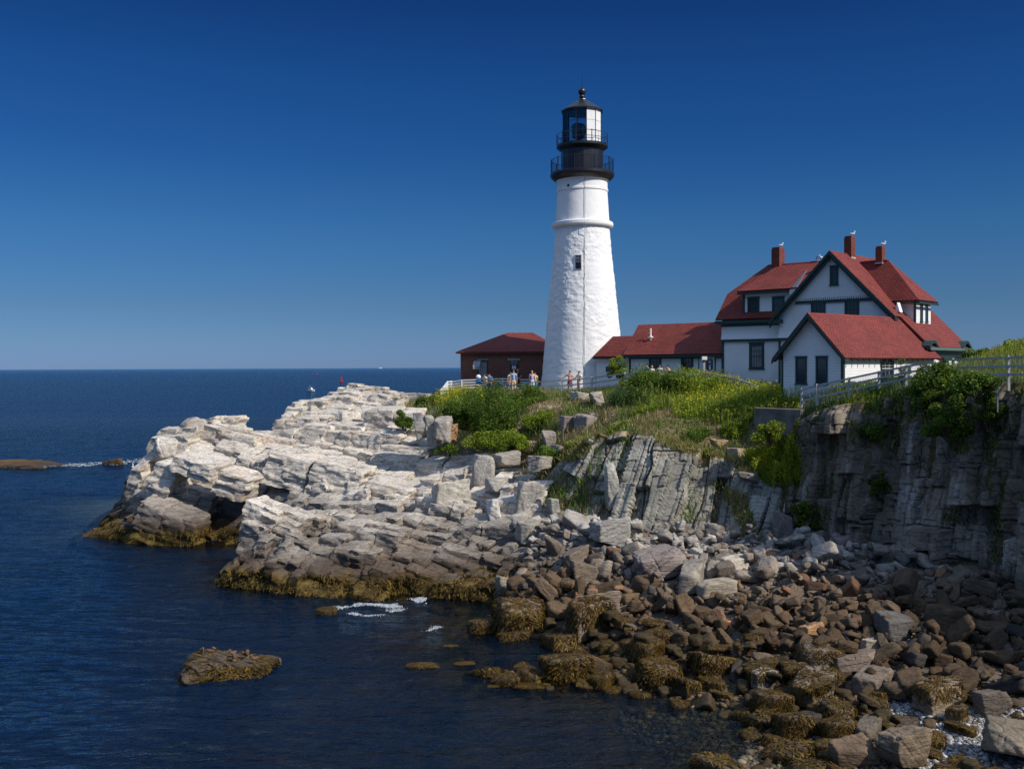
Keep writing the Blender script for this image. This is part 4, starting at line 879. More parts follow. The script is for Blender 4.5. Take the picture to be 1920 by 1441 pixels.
for k in range(2):
    a = tw0 + (tw1 - tw0) * (.30 + .34 * k); window(hf, house, a, a + (tw1 - tw0) * .17, zw0 + .05, zw1 - .25, t=sW, axis='t', fw=.05, rows=1, cols=1, proud=.03)
# the white gablet on the right verge
mb = MB(); s_g = s_at(hf, 1681, .6); z_g = z_at(hf, s_g, .6, 1681, 576)
P = [hf(s_g - .13, .6, z_g - .28), hf(s_g + .22, .6, z_g - .32), hf(s_g + .03, .6, z_g + .32)]; mb.prism(P, tuple(Vector(hf(0, .5, 0)) - Vector(hf(0, 0, 0)))); mb.build('gablet', M_WHITE, house)
# --- porch at the right end: arched green fascia on white posts
zpe = zP
def arch_panel(f3, a0, a1, z_top, z_foot, n, th, name):
    """wall panel with a round-headed opening, edges a0..a1 on f3(a, o, z)"""
    mb = MB(); w = a1 - a0; r = w * .5 - .14; ac = (a0 + a1) / 2; zc = z_top - .45 - r * .55
    for i in range(n):
        t0_, t1_ = math.pi * i / n, math.pi * (i + 1) / n
        xa, xb = ac - r * math.cos(t0_), ac - r * math.cos(t1_); za, zb_ = zc + r * .55 * math.sin(t0_), zc + r * .55 * math.sin(t1_)
        P = [f3(xa, 0, za), f3(xb, 0, zb_), f3(xb, 0, z_top), f3(xa, 0, z_top)]; mb.prism(P, tuple(Vector(f3(0, th, 0)) - Vector(f3(0, 0, 0))))
    for x0, x1 in ((a0, ac - r), (ac + r, a1)):
        P = [f3(x0, 0, z_foot), f3(x1, 0, z_foot), f3(x1, 0, z_top), f3(x0, 0, z_top)]; mb.prism(P, tuple(Vector(f3(0, th, 0)) - Vector(f3(0, 0, 0))))
    mb.build(name, M_GREEN, house)
F3r = lambda a, o, z: hf(sP - .35 + o, a, z); F3f = lambda a, o, z: hf(a, .9 + o, z)
lt_green = simple('grey_green_paint', (.10, .16, .14), .5)
nseg = 2; tp = np.linspace(.9, D - .1, nseg + 1)
for i in range(nseg): arch_panel(F3r, tp[i], tp[i + 1], zpe - .12, 11.2, 12, .12, 'porch_arch')
arch_panel(F3f, swR + .1, sP - .35, zpe - .05, 11.2, 10, .12, 'porch_arch')
for i, t in enumerate(tp): MB(hf).box(sP - .42, sP - .16, t - .13, t + .13, 10.8, zpe - .9).build('porch_post', M_WHITE, house)
# curved eyebrow eave over the porch corners
def eyebrow(t0_, t1_, h, name='eyebrow_eave'):
    n = 14; mb = MB()
    for i in range(n):
        u0, u1 = i / n, (i + 1) / n; f = lambda u: h * (math.sin(math.pi * u) ** 1.3)
        a0, a1 = t0_ + (t1_ - t0_) * u0, t0_ + (t1_ - t0_) * u1
        P = [hf(sP + .12, a0, zP - .12 + f(u0)), hf(sP + .12, a1, zP - .12 + f(u1)), hf(sP + .12, a1, zP + .06 + f(u1)), hf(sP + .12, a0, zP + .06 + f(u0))]; mb.prism(P, tuple(Vector(hf(-.9, 0, 0)) - Vector(hf(0, 0, 0))))
    mb.build(name, M_GREEN, house)
eyebrow(t_p0 - .2, t_p0 + 1.5, .36); eyebrow(D - 1.7, D + .1, .42)
MB(hf).box(sP - .02, sP + .12, t_p0, D + .1, zP - .22, zP - .03).build('eave_trim', lt_green, house)
MB(hf).box(.2, sP - .5, 1.5, D - .5, 10.8, zpe - .4).build('porch_wall', M_SIDING, house)
# chimneys
def chimney(px, ytop, wpx, t, zbase, bird=0):
    s = s_at(hf, px, t); zt_ = z_at(hf, s, t, px, ytop); w = wpx * hf(s, t, 0)[1] / FPX / 2
    c = MB(hf).box(s - w, s + w * .55, t, t + w * 2.0, zbase, zt_ - .12).build('chimney', M_CHIM, house)
    MB(hf).box(s - w * .9, s + w * .47, t + .04, t + w * 1.9, zt_ - .12, zt_).build('chimney_cap', M_CHIM, c)
    MB(hf).box(s - w * 1.08, s + w * .66, t - .05, t + w * 2.1, zbase, zbase + .1).build('flashing', M_FLASH, c)
    return hf(s, t + w, zt_)
CH = [chimney(1456, 463, 21, tR - .5, zRd - .5), chimney(1591, 442, 18, tR - 1.6, zA - .35), chimney(1649, 461, 16, tmid - .3, zRk - .3)]
# small vent finial left of the apex
s = s_at(hf, 1532, tR); MB().tube([hf(s, tR, zRd - .1), hf(s, tR, zRd + .3)], .08, 8).build('roof_vent', M_STEEL, house)

# --- the long low wing and the passage to the tower
wy = hf(bL, tM, 0); wf = frame(*at(1352, 690, wy[1] + .35)[:2], 40)
wing_l = s_at(wf, 1180); pass_l = s_at(wf, 1113)
def wz(px, py, t=0.0): return z_at(wf, s_at(wf, px, t), t, px, py)
zwe = wz(1268, 663); tw_ = 3.0; zwr = wz(1275, 606, tw_)
wbx = MB(wf).box(wing_l, .3, 0, 6.0, 10.0, zwe).build('wing_wall', M_SIDING, house)
r_l = s_at(wf, 1199, tw_)
slab('wing_roof', wf, [(wing_l - .3, -.35, zwe - .02), (.3, -.35, zwe - .02), (.3, tw_, zwr), (r_l, tw_, zwr)], house)
slab('wing_roof', wf, [(wing_l - .3, 6.35, zwe - .02), (.3, 6.35, zwe - .02), (.3, tw_, zwr), (r_l, tw_, zwr)], house)
slab('wing_roof', wf, [(wing_l - .3, -.35, zwe - .02), (wing_l - .3, 6.35, zwe - .02), (r_l, tw_, zwr)], house)
MB(wf).box(wing_l - .3, .2, -.42, 0, zwe - .27, zwe - .10).build('eave_trim', M_GREEN, house)
MB(wf).box(wing_l, .2, -.05, 0, zwe - .38, zwe - .27).build('frieze', M_GREEN, house)
def wwin(x0, x1, y0, y1, **k): return window(wf, house, s_at(wf, x0), s_at(wf, x1), wz((x0 + x1) / 2, y1), wz((x0 + x1) / 2, y0), **k)
wwin(1217, 1240, 666, 706, fw=.17, rows=2, cols=3); wwin(1277, 1300, 666, 706, fw=.17, rows=2, cols=3)
cb = MB(wf); cb.box(wing_l - .03, wing_l + .14, -.04, .1, 10, zwe - .3); cb.build('corner_board', M_GREEN, house)
# door bay of the wing: white door with an oval glazed panel and notices
a, b = s_at(wf, 1310), s_at(wf, 1342); z0, z1 = 10.7, wz(1326, 665)
df = MB(wf); df.box(a, a + .07, -.07, -.002, z0, z1); df.box(b - .07, b, -.07, -.002, z0, z1); df.box(a + .07, b - .07, -.07, -.002, z1 - .07, z1); dfo = df.build('door_frame', M_GREEN, house)
m0 = s_at(wf, 1322)
dd = MB(wf).box(m0, b - .08, -.055, -.003, z0, z1 - .08).build('door', M_WHITE, house)
MB(wf).box(a + .08, m0 - .02, -.05, -.003, z0, z1 - .08).build('door_side_panel', M_BOARD, house)
cx_, cz_ = (m0 + b - .08) / 2, wz(1332, 683); ov_ = MB(); pts = []
for k in range(20):
    t_ = 2 * math.pi * k / 20; c_, s_ = math.cos(t_), math.sin(t_); pts.append(wf(cx_ + .30 * math.copysign(abs(c_) ** .5, c_), -.06, cz_ + .42 * math.copysign(abs(s_) ** .5, s_)))
ov_.prism(pts, tuple(Vector(wf(0, -.02, 0)) - Vector(wf(0, 0, 0)))); gl_ = ov_.build('door_glass', M_DARKWIN, dd)
for i, (dz0, hh) in enumerate(((.08, .22), (-.27, .25))): MB(wf).box(cx_ - .05, cx_ + .12, -.095, -.082, cz_ + dz0, cz_ + dz0 + hh).build('notice', simple('pale_blue_paper', (.45, .58, .70), .6), gl_)
# plumbing vent on the wing roof
s = s_at(wf, 1220, 1.2); zv = z_at(wf, s, 1.2, 1220, 630); mb = MB(); mb.tube([wf(s, 1.2, zv - .3), wf(s, 1.2, zv + .62)], .07, 8); mb.tube([wf(s, 1.2, zv - .12), wf(s, 1.2, zv - .02)], .2, 8); mb.build('vent_pipe', M_WHITE, house)
# passage
zpe2 = wz(1140, 668); tp_ = 1.5; zpr = wz(1165, 630, tp_); pr_l = s_at(wf, 1149, tp_)
MB(wf).box(pass_l + .15, wing_l - .004, .15, 2.7, 10.0, zpe2).build('passage_wall', M_WHITE, house)
slab('passage_roof', wf, [(pass_l, -.15, zpe2), (wing_l + .6, -.15, zpe2), (wing_l + .6, tp_, zpr), (pr_l, tp_, zpr)], house)
slab('passage_roof', wf, [(pass_l, 3.1, zpe2), (wing_l + .6, 3.1, zpe2), (wing_l + .6, tp_, zpr), (pr_l, tp_, zpr)], house)
slab('passage_roof', wf, [(pass_l, -.15, zpe2), (pass_l, 3.1, zpe2), (pr_l, tp_, zpr)], house)
MB(wf).box(pass_l, wing_l - .32, -.2, -.12, zpe2 - .2, zpe2 - .08).build('eave_trim', M_GREEN, house)
MB(wf).box(s_at(wf, 1134), s_at(wf, 1143), .12, .149, wz(1138, 697), wz(1138, 687)).build('window', M_DARKWIN, house)
# lamp post by the wing door
lx, ly, _ = wf(s_at(wf, 1320, -2.0), -2.0, 0); lz = gz(lx, ly); ztop = at(1321, 668, ly).z
lamp = tag(empty('lamp_post', (lx, ly, lz)), 'wooden lamp post with a small floodlight box by the wing door', 'lamp post')
MB().box(lx - .06, lx + .06, ly - .06, ly + .06, lz - .2, ztop - .25).build('post', M_WOOD, lamp)
MB().box(lx - .16, lx + .2, ly - .16, ly + .1, ztop - .25, ztop).build('lamp_box', M_WHITE, lamp)
MB().box(lx - .1, lx + .06, ly - .12, ly - .0, ztop - .38, ztop - .252).build('lamp_head', M_BLACK, lamp)
# ================================================================== BOULDERS
def ico(level):
    bm = bmesh.new(); bmesh.ops.create_icosphere(bm, subdivisions=level, radius=1); V = np.array([v.co[:] for v in bm.verts]); F = np.array([[v.index for v in f.verts] for f in bm.faces]); bm.free(); return V, F
ICO = {l: ico(l) for l in (1, 2, 3, 4, 5, 6)}
def stone_radius(rng, kind):
    """half-spaces of a broken block: (normals, distances)"""
    asp = {'block': (1, .66, .54), 'slab': (1, .62, .28), 'bar': (1, .40, .32), 'round': (1, .85, .72)}[kind]; asp = np.array(asp) * rng.uniform(.88, 1.12, 3)
    N, D = [], []
    for ax in range(3):
        for s in (1, -1):
            n = np.zeros(3); n[ax] = s; n += rng.normal(0, .11, 3); N.append(n / np.linalg.norm(n)); D.append(asp[ax] * rng.uniform(.85, 1.0))
    for _ in range(int(rng.integers(1, 4)) + (6 if kind == 'round' else 0)):
        n = rng.normal(size=3) * np.array((1, 1, 1)); n /= np.linalg.norm(n); sup = np.abs(n * asp).sum(); N.append(n); D.append(sup * rng.uniform(.66, .86))
    N_, D_ = np.array(N), np.array(D); dirs = ICO[2][0]; P = dirs * stone_r(dirs, (N_, D_), 60)[:, None]
    for _ in range(3):                     # knocked-off corners
        n = rng.normal(size=3); n /= np.linalg.norm(n); N.append(n); D.append((P @ n).max() * rng.uniform(.88, .98))
    return np.array(N), np.array(D)
def stone_r(dirs, ND, soft=26):
    N, D = ND; k = dirs @ N.T / D[None]; k = np.maximum(k, 1e-3)
    return 1 / ((k ** soft).sum(1) ** (1 / soft))
def stone_mesh(name, seed, kind, level=4, rough=1.0):
    rng = np.random.default_rng(seed); ND = stone_radius(rng, kind); d, F = ICO[level]; r = stone_r(d, ND, 90 if kind != 'round' else 12); P = d * r[:, None]
    bd = rng.normal(size=3); bd[2] += 1.5; bd /= np.linalg.norm(bd); w = P @ bd; k = np.floor(w / .10 + .3 * vn(P[:, 0] * 2, P[:, 1] * 2, P[:, 2] * 2, seed))
    st = (hsh(k, 0, 0, seed) - .5) * .075 - .05 * np.maximum(0, 1 - np.abs(vn(P[:, 0] * 1.7, P[:, 1] * 1.7, P[:, 2] * 3, seed + 8)) * 9)
    P = P * (1 + rough * (st + .02 * fbm(P[:, 0] * 3, P[:, 1] * 3, P[:, 2] * 3, 4, seed) + .03 * vn(P[:, 0] * 1.2, P[:, 1] * 1.2, P[:, 2] * 1.2, seed + 1)))[:, None]
    me = np_mesh(name, P, F); me.materials.append(M_BOULDER); return me, ND
def ribbons(S, Ddown, width, segs_len, cols, nseg=4, rng=None):
    pass
def weed_mesh(name, seed, ND, n=380, lo=-.15, scale_len=1.0):
    """a shell of wrack and the strands hanging over the stone's shoulders (unit-size stone)"""
    rng = np.random.default_rng(seed + 900); V, F, C, b = [], [], [], 0
    d, Fs = ICO[4]; r = stone_r(d, ND, 14) * 1.035; m = d[:, 2] + .35 * fbm(d[:, 0] * 2, d[:, 1] * 2, d[:, 2] * 2, 2, seed) > lo
    P = d * (r * (1 + .05 * fbm(d[:, 0] * 9, d[:, 1] * 9, d[:, 2] * 4, 3, seed)))[:, None]
    keep = m[Fs].all(1); Fk = np.c_[Fs[keep], Fs[keep][:, 2]]
    return P, Fk
def weed_strands(seed, ND, n, wid=.030, ln=(.2, .5), zmin=-.2):
    rng = np.random.default_rng(seed + 500); V, F, C = [], [], []
    th = rng.uniform(0, 2 * math.pi, n); z0 = rng.uniform(zmin, 1, n) ; rr = np.sqrt(np.maximum(0, 1 - z0 ** 2)); d = np.stack([rr * np.cos(th), rr * np.sin(th), z0], 1)
    L = rng.uniform(*ln, n); nseg = 4; pts = []
    cur = d * (stone_r(d, ND, 16) * rng.uniform(1.03, 1.10, n))[:, None]; pts.append(cur); ang = rng.normal(0, .9, n); turn = rng.normal(0, .5, n)
    for s in range(nseg):
        el = np.arctan2(cur[:, 2], np.hypot(cur[:, 0], cur[:, 1])); az_ = np.arctan2(cur[:, 1], cur[:, 0]) + (ang * 1.2 + turn * s * .5) * L / nseg
        el2 = el - L / nseg; dd = np.stack([np.cos(el2) * np.cos(az_), np.cos(el2) * np.sin(az_), np.sin(el2)], 1); nxt = dd * (stone_r(dd, ND, 16) * (1.07 + .02 * s))[:, None]
        rt = np.stack([np.cos(th * 7 + s), np.sin(th * 5 - s), 0 * th], 1); flat_ = dd * 0 + cur / np.linalg.norm(cur, axis=1)[:, None] + rt * (L / nseg * 1.3)[:, None]; flat_ /= np.linalg.norm(flat_, axis=1)[:, None]
        nxt = np.where((el > .75)[:, None], flat_ * (stone_r(flat_, ND, 16) * 1.06)[:, None], nxt); hang = el < -.05; nh = cur + np.stack([.12 * L * ang * np.sin(th + s), .12 * L * turn * np.cos(th + s), -L / nseg * .7], 1); nxt = np.where(hang[:, None], nh, nxt); cur = nxt; pts.append(cur)
    pts = np.stack(pts, 1); tang = np.stack([-np.sin(th), np.cos(th), 0 * th], 1) * wid * rng.uniform(.6, 1.3, n)[:, None]
    w = np.array([1, 1.1, 1, .8, .35])[None, :, None]; A = pts - tang[:, None] * w; B = pts + tang[:, None] * w
    V = np.stack([A, B], 2).reshape(n, -1, 3); k = V.shape[1]; base = (np.arange(n) * k)[:, None, None]; q = np.array([[2 * i, 2 * i + 1, 2 * i + 3, 2 * i + 2] for i in range(nseg)])[None]
    F = (base + q).reshape(-1, 4); V = V.reshape(-1, 3)
    t = rng.random(n); c = mixc((.035, .020, .006), (.23, .145, .028), t ** 2.0); c = np.repeat(c, k, 0)
    return V, F, c
def weed_obj_mesh(name, seed, ND, n=420, **k):
    P, Fk = weed_mesh(name, seed, ND, lo=k.pop('lo', -.15)); V, F, c = weed_strands(seed, ND, n, **k)
    cs = mixc((.028, .017, .005), (.095, .058, .014), sstep(-.3, .4, fbm(P[:, 0] * 6, P[:, 1] * 6, P[:, 2] * 6, 3, seed)))
    me = np_mesh(name, np.concatenate([P, V]), np.concatenate([Fk, F + len(P)]), np.concatenate([cs, c])); me.materials.append(M_WEED); return me
PROTO = []
for i, kind in enumerate(['block', 'block', 'slab', 'bar', 'block', 'slab', 'bar', 'block'] * 4): PROTO.append((kind, *stone_mesh('boulder', 100 + i, kind, 4)))
for i in range(6): PROTO.append(('round', *stone_mesh('boulder', 300 + i, 'round', 4, .8)))
WEEDM = {}
def weed_for(i, heavy):
    key = (i, heavy)
    if key not in WEEDM: WEEDM[key] = weed_obj_mesh('seaweed', 700 + i + 50 * heavy, PROTO[i][2], 700 if heavy else 350, lo=-.75 if heavy else .25, zmin=-.45 if heavy else .3, ln=(.15, .5))
    return WEEDM[key]
def put_boulder(me, loc, r, rot, col, weed=None, sq=1.0):
    o = bpy.data.objects.new('boulder', me); COL.objects.link(o); o.location = loc; o.rotation_euler = rot; o.scale = (r, r, r * sq); o.color = (*col, 1)
    if weed is not None:
        w = bpy.data.objects.new('seaweed', weed); COL.objects.link(w); w.parent = o
    return o
STONES = []      # (x, y, z, r)
ALLB = []
def ground_hit(px, py, y0=25., y1=100.):
    d = ray(px, py); ys = np.arange(y0, y1, .05); k = ys / d.y; zs = EYE + d.z * k; g = ground(d.x * k, ys); i = np.argmax(g >= zs); return Vector((d.x * k[i], ys[i], float(g[i])))
GREY = (.235, .21, .18); TAN = (.26, .195, .135); BROWN = (.132, .086, .047); DARK = (.085, .072, .062); RUST = (.24, .13, .075); LIGHTG = (.40, .36, .31)
# -- boulders one can pick out: px, py of the foot, width, height, kind, turn, colour, weed, label
HERO = [
 (1700,1440,104,85,'block',.5,(.215,.16,.105),0,'big tan boulder with a cracked flat top on the white pebbles'),
 (1603,1441,84,60,'block',.2,(.20,.135,.085),0,'brown flat-topped block beside the big tan boulder at the picture foot'),
 (1908,1441,104,82,'slab',1.2,(.21,.17,.12),0,'tall tan slab leaning in at the bottom right corner'),
 (1631,1389,58,48,'slab',.9,(.14,.115,.085),0,'upright dark wedge slab behind the brown flat-topped block'),
 (1577,1389,62,46,'round',.3,(.16,.12,.08),2,'low weedy boulder left of the upright dark wedge'),
 (1495,1386,78,60,'block',.1,(.17,.13,.09),2,'square boulder shaggy with brown seaweed near the brown pebbles'),
 (1448,1343,70,52,'round',.5,(.15,.11,.08),2,'round seaweed-covered boulder at the tip of the cove'),
 (1528,1323,96,66,'block',.8,(.22,.17,.12),1,'wedge boulder with weed down its shaded face'),
 (1763,1336,86,68,'block',.4,(.24,.18,.12),1,'big boulder with yellow-brown weed on its left above the white pebbles'),
 (1796,1358,44,42,'block',.9,(.20,.14,.09),1,'brown boulder leaning on the big weed-sided boulder'),
 (1860,1345,62,55,'block',.2,(.135,.11,.085),0,'grey-brown split boulder at the edge of the cliff shade'),
 (1608,1262,92,44,'slab',.3,(.22,.165,.125),0,'long pinkish-brown slab sloping to the left'),
 (1640,1300,82,50,'slab',.9,(.20,.155,.12),0,'long brown slab lying under the pinkish slab'),
 (1542,1259,78,58,'round',.2,(.21,.17,.13),1,'round boulder with golden weed hanging from its left side'),
 (1523,1205,46,45,'block',.4,(.46,.26,.13),0,'orange-topped boulder in the middle of the beach'),
 (1360,1188,34,28,'bar',.8,(.45,.22,.12),0,'small orange-red bar stone among weedy boulders'),
 (1640,1222,44,30,'block',.2,(.42,.35,.26),0,'small pale tan block on the shade edge'),
 (1380,1070,58,32,'slab',.5,(.50,.44,.36),0,'pale pointed slab on the heap below the slab cliff'),
 (1432,1056,46,32,'slab',.4,(.50,.30,.18),0,'rust-stained pale slab at the top of the heap'),
 (1238,1084,92,62,'round',.1,(.27,.22,.19),0,'large round brown boulder below the slab cliff'),
 (1319,1048,52,26,'slab',.9,(.48,.43,.36),0,'flat pale slab right of the large round boulder'),
 (1098,1096,54,54,'block',.2,(.22,.17,.12),0,'striped brown upright block like a tree stump'),
 (1075,1065,54,44,'bar',1.0,(.19,.15,.115),0,'dark leaning bar behind the striped upright block'),
 (1183,1012,40,46,'slab',2.3,(.50,.46,.38),0,'white square-faced block propped on the slab cliff foot'),
 (1143,1028,76,64,'block',.6,(.36,.34,.30),0,'large grey pyramid block beside the white square-faced block'),
 (1118,1158,80,60,'block',.3,(.24,.185,.14),0,'broad brown boulder with a sloping flat top'),
 (955,1120,52,46,'block',.6,(.24,.20,.15),0,'grey-brown triangular boulder above the weed at the shore'),
 (975,1180,88,56,'round',.2,(.17,.125,.08),2,'broad weed-capped boulder left of the dark gap'),
 (1110,1195,104,80,'block',.5,(.22,.16,.115),2,'biggest weedy boulder with a bare sloping top'),
 (1062,1276,91,56,'round',.3,(.14,.10,.06),2,'large shaggy weed mound at the waterline'),
 (1130,1292,52,36,'round',.8,(.14,.10,.06),2,'small weed mound standing in the shallows'),
 (1240,1285,80,50,'round',.1,(.14,.10,.06),2,'weed mound with hanging strands right of the small mound'),
 (1215,1240,62,52,'round',.6,(.14,.10,.06),2,'boulder curtained with long yellow-brown strands'),
 (1345,1262,92,52,'slab',.3,(.17,.13,.08),2,'broad weedy slab draped over smaller rocks'),
 (918,1078,34,38,'block',.3,(.36,.32,.26),0,'grey block standing upright at the end of the ledges'),
 (900,1245,54,36,'round',.4,(.14,.10,.06),2,'weed mound alone near the shore edge'),
 (955,1258,60,42,'round',.7,(.14,.10,.06),2,'dark weed mound with brown tassels at the outer shore'),
 (1432,1300,50,52,'block',.4,(.42,.36,.30),1,'white-faced boulder fringed with brown weed'),
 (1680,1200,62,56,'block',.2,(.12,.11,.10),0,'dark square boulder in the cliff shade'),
 (1300,1110,60,66,'bar',1.2,(.30,.26,.21),0,'steep leaning block of layered grey stone'),
 (1350,1120,78,36,'bar',.4,(.34,.29,.22),0,'long tan bar lying across the middle of the heap'),
]
rng = np.random.default_rng(77)
def near_kind(kind): 
    c = [i for i, p in enumerate(PROTO) if p[0] == kind]; return int(rng.choice(c))
heroM = {}
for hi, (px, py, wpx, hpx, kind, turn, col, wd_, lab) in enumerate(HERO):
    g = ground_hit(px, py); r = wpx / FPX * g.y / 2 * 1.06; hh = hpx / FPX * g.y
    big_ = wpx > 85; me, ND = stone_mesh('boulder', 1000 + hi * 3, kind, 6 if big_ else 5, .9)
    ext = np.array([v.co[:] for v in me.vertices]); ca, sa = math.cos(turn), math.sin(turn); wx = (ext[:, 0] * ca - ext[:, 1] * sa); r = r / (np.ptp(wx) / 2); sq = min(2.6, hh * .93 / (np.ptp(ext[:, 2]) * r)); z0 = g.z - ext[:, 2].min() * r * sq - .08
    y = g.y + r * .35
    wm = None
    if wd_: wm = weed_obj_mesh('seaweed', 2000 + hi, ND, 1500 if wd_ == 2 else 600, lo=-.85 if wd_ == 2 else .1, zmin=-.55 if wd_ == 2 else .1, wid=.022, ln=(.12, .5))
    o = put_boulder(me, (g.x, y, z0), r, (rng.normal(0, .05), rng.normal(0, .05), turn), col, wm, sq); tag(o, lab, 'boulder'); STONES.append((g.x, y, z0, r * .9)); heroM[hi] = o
# -- the rest of the boulder field
PEBZ = lambda px, py: ((px > 1200) & (py > 1372) & (px < 1660)) | ((px > 1660) & (py > 1318) & (py < 1500)) | ((px < 1420) & (py > 1345))
def vpix(x, y, z):
    M = np.array(_R3.inverted()); v = np.stack([x, y, z - EYE], -1) @ M.T; return 960 + FPX * v[..., 0] / -v[..., 2], 720.5 - FPX * v[..., 1] / -v[..., 2]
N_ = 26000; bx = rng.uniform(-5.5, 26, N_); by = rng.uniform(28, 64, N_); bzv = ground(bx, by); bsd = bil(GSD, bx, by); brw = rocky_weight(bx, by); bpx_, bpy_ = vpix(bx, by, bzv)
ok = (bsd < .1) & (bzv > -.30) & (brw < .55) & (bpx_ > 765) & (bpx_ < 1985) & (bpy_ < 1480) & (bx > -5.0 + (by < 52) * 1.0); ok &= ~PEBZ(bpx_, bpy_) | (rng.random(N_) < .10)
idx = np.flatnonzero(ok); placed = [[s[0], s[1], s[2], s[3]] for s in STONES]
for layer, nmax in ((0, 760), (1, 420)):
    cnt = 0
    for i in idx[layer::2]:
        if cnt >= nmax: break
        x, y, z, pxx, pyy = bx[i], by[i], bzv[i], bpx_[i], bpy_[i]
        upz_ = z > 1.5
        r = rng.choice([.30, .42, .58, .8], p=[.3, .34, .25, .11] if upz_ else [.2, .3, .3, .2]) * rng.uniform(.85, 1.2) * (1 if layer == 0 else .72)
        if PEBZ(pxx, pyy): r *= .75
        P = np.array(placed); dd = np.hypot(P[:, 0] - x, P[:, 1] - y); lim = (.80 if layer == 0 else .62) * (r + P[:, 3])
        if layer == 0 and (dd < lim).any(): continue
        if layer == 1:
            nb_ = dd < (r + P[:, 3]) * .8
            if nb_.sum() < 1 or (dd < .5 * (r + P[:, 3])).sum() > 1: continue
            if z < .25 or (P[nb_, 3] > .85).any(): continue
            zc = np.max(P[nb_, 2] + P[nb_, 3] * .42)
            if zc > z + 1.0: continue
        else: zc = z + r * .22
        kind = rng.choice(['block', 'slab', 'bar', 'round'], p=[.42, .25, .30, .03] if z > .75 else [.35, .2, .1, .35]); pi = near_kind(kind)
        if layer == 0 and z < .35 and rng.random() < .6: pi = near_kind('round'); r *= 1.12
        t = sstep(1.2, 2.9, z + rng.normal(0, .3)) * (1 - .85 * (1 - float(sstep(43, 51, y)))); col = np.array(BROWN) * (1 - t) + np.array(LIGHTG if rng.random() < .55 else GREY) * t  # nearer stones pulled to brown: lower-beach wet tone and shade put into the colour
        u = rng.random()
        if u < .03: col = np.array(RUST)
        elif u < .16: col = col * .6 + np.array(TAN) * .4
        elif u < .24 and z < 1.8: col = np.array(DARK)
        col = col * rng.uniform(.75, 1.2) * (.72 + .28 * float(sstep(41, 49, y)))  # nearer stones darkened further, wetness plus beach shade in the colour
        wk = None
        if z < .5 and rng.random() < .82: wk = 1
        elif z < .85 and rng.random() < .5: wk = 0
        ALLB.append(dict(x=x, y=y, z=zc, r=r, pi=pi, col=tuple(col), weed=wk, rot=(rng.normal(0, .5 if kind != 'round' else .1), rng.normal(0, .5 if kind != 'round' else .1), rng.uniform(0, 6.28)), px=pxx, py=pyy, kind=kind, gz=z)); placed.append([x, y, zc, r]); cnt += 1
# the largest in the picture are things of their own; the smallest become one heap of stuff
for b_ in ALLB: b_['size'] = b_['r'] / b_['y']
ALLB.sort(key=lambda b_: -b_['size']); NIND = 255
def tone_word(c):
    l = sum(c) / 3
    if c[0] > c[2] * 1.9: return 'rusty orange' if l > .15 else 'brown'
    return 'pale grey' if l > .34 else 'grey' if l > .22 else 'grey-brown' if l > .15 else 'dark'
SHW = {'block': 'angular block', 'slab': 'flat slab', 'bar': 'long bar-shaped rock', 'round': 'rounded boulder'}
def zone_word(b_):
    px, py, z = b_['px'], b_['py'], b_['gz']
    a = 'at the waterline' if z < .3 else 'on the lower beach' if z < 1.0 else 'half way up' if z < 2.0 else 'high on the beach'
    cx = 'by the ledges' if px < 1000 else 'below the left slabs' if px < 1150 else 'below the middle slabs' if px < 1300 else 'below the right slabs' if px < 1430 else 'below the retaining wall' if px < 1560 else 'below the dark cliff' if px < 1760 else 'in the cliff corner'
    return a + ' ' + cx
for b_ in ALLB[:NIND]:
    sz = 'large' if b_['r'] > .62 else 'medium' if b_['r'] > .42 else 'small'
    b_['lab'] = f"{sz} {'weedy ' if b_['weed'] is not None else ''}{tone_word(b_['col'])} {SHW[b_['kind']]} {zone_word(b_)}"
ORD = ['leftmost', 'second from left', 'third from left', 'fourth from left', 'fifth from left', 'sixth from left', 'seventh from left', 'eighth from left', 'ninth from left', 'tenth from left']
for b_ in ALLB[:NIND]:
    same = sorted([c for c in ALLB[:NIND] if c['lab'] == b_['lab']], key=lambda c: c['px']); n = len(same); i = [k for k, c in enumerate(same) if c is b_][0]
    b_['lab2'] = b_['lab'] + ('' if n == 1 else ', ' + ('rightmost' if i == n - 1 else ORD[i]))
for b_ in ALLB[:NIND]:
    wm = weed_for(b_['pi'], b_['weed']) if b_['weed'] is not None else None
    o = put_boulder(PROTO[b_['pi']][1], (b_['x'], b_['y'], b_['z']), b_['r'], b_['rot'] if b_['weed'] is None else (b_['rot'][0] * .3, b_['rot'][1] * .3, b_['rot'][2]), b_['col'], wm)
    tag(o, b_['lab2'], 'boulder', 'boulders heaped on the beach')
V, F, C, b = [], [], [], 0
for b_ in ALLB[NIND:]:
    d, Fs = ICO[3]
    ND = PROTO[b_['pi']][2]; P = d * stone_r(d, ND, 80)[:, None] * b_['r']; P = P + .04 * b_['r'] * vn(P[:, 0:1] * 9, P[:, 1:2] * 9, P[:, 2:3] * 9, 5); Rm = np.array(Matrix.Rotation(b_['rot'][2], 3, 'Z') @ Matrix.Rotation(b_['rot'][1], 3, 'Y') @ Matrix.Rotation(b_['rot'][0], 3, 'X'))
    P = P @ Rm.T + np.array((b_['x'], b_['y'], b_['z'])); V.append(P); F.append(Fs + b); b += len(P); col = np.array(b_['col']) if b_['weed'] is None else np.array((.055, .038, .016)); C.append(np.tile(col, (len(P), 1)))
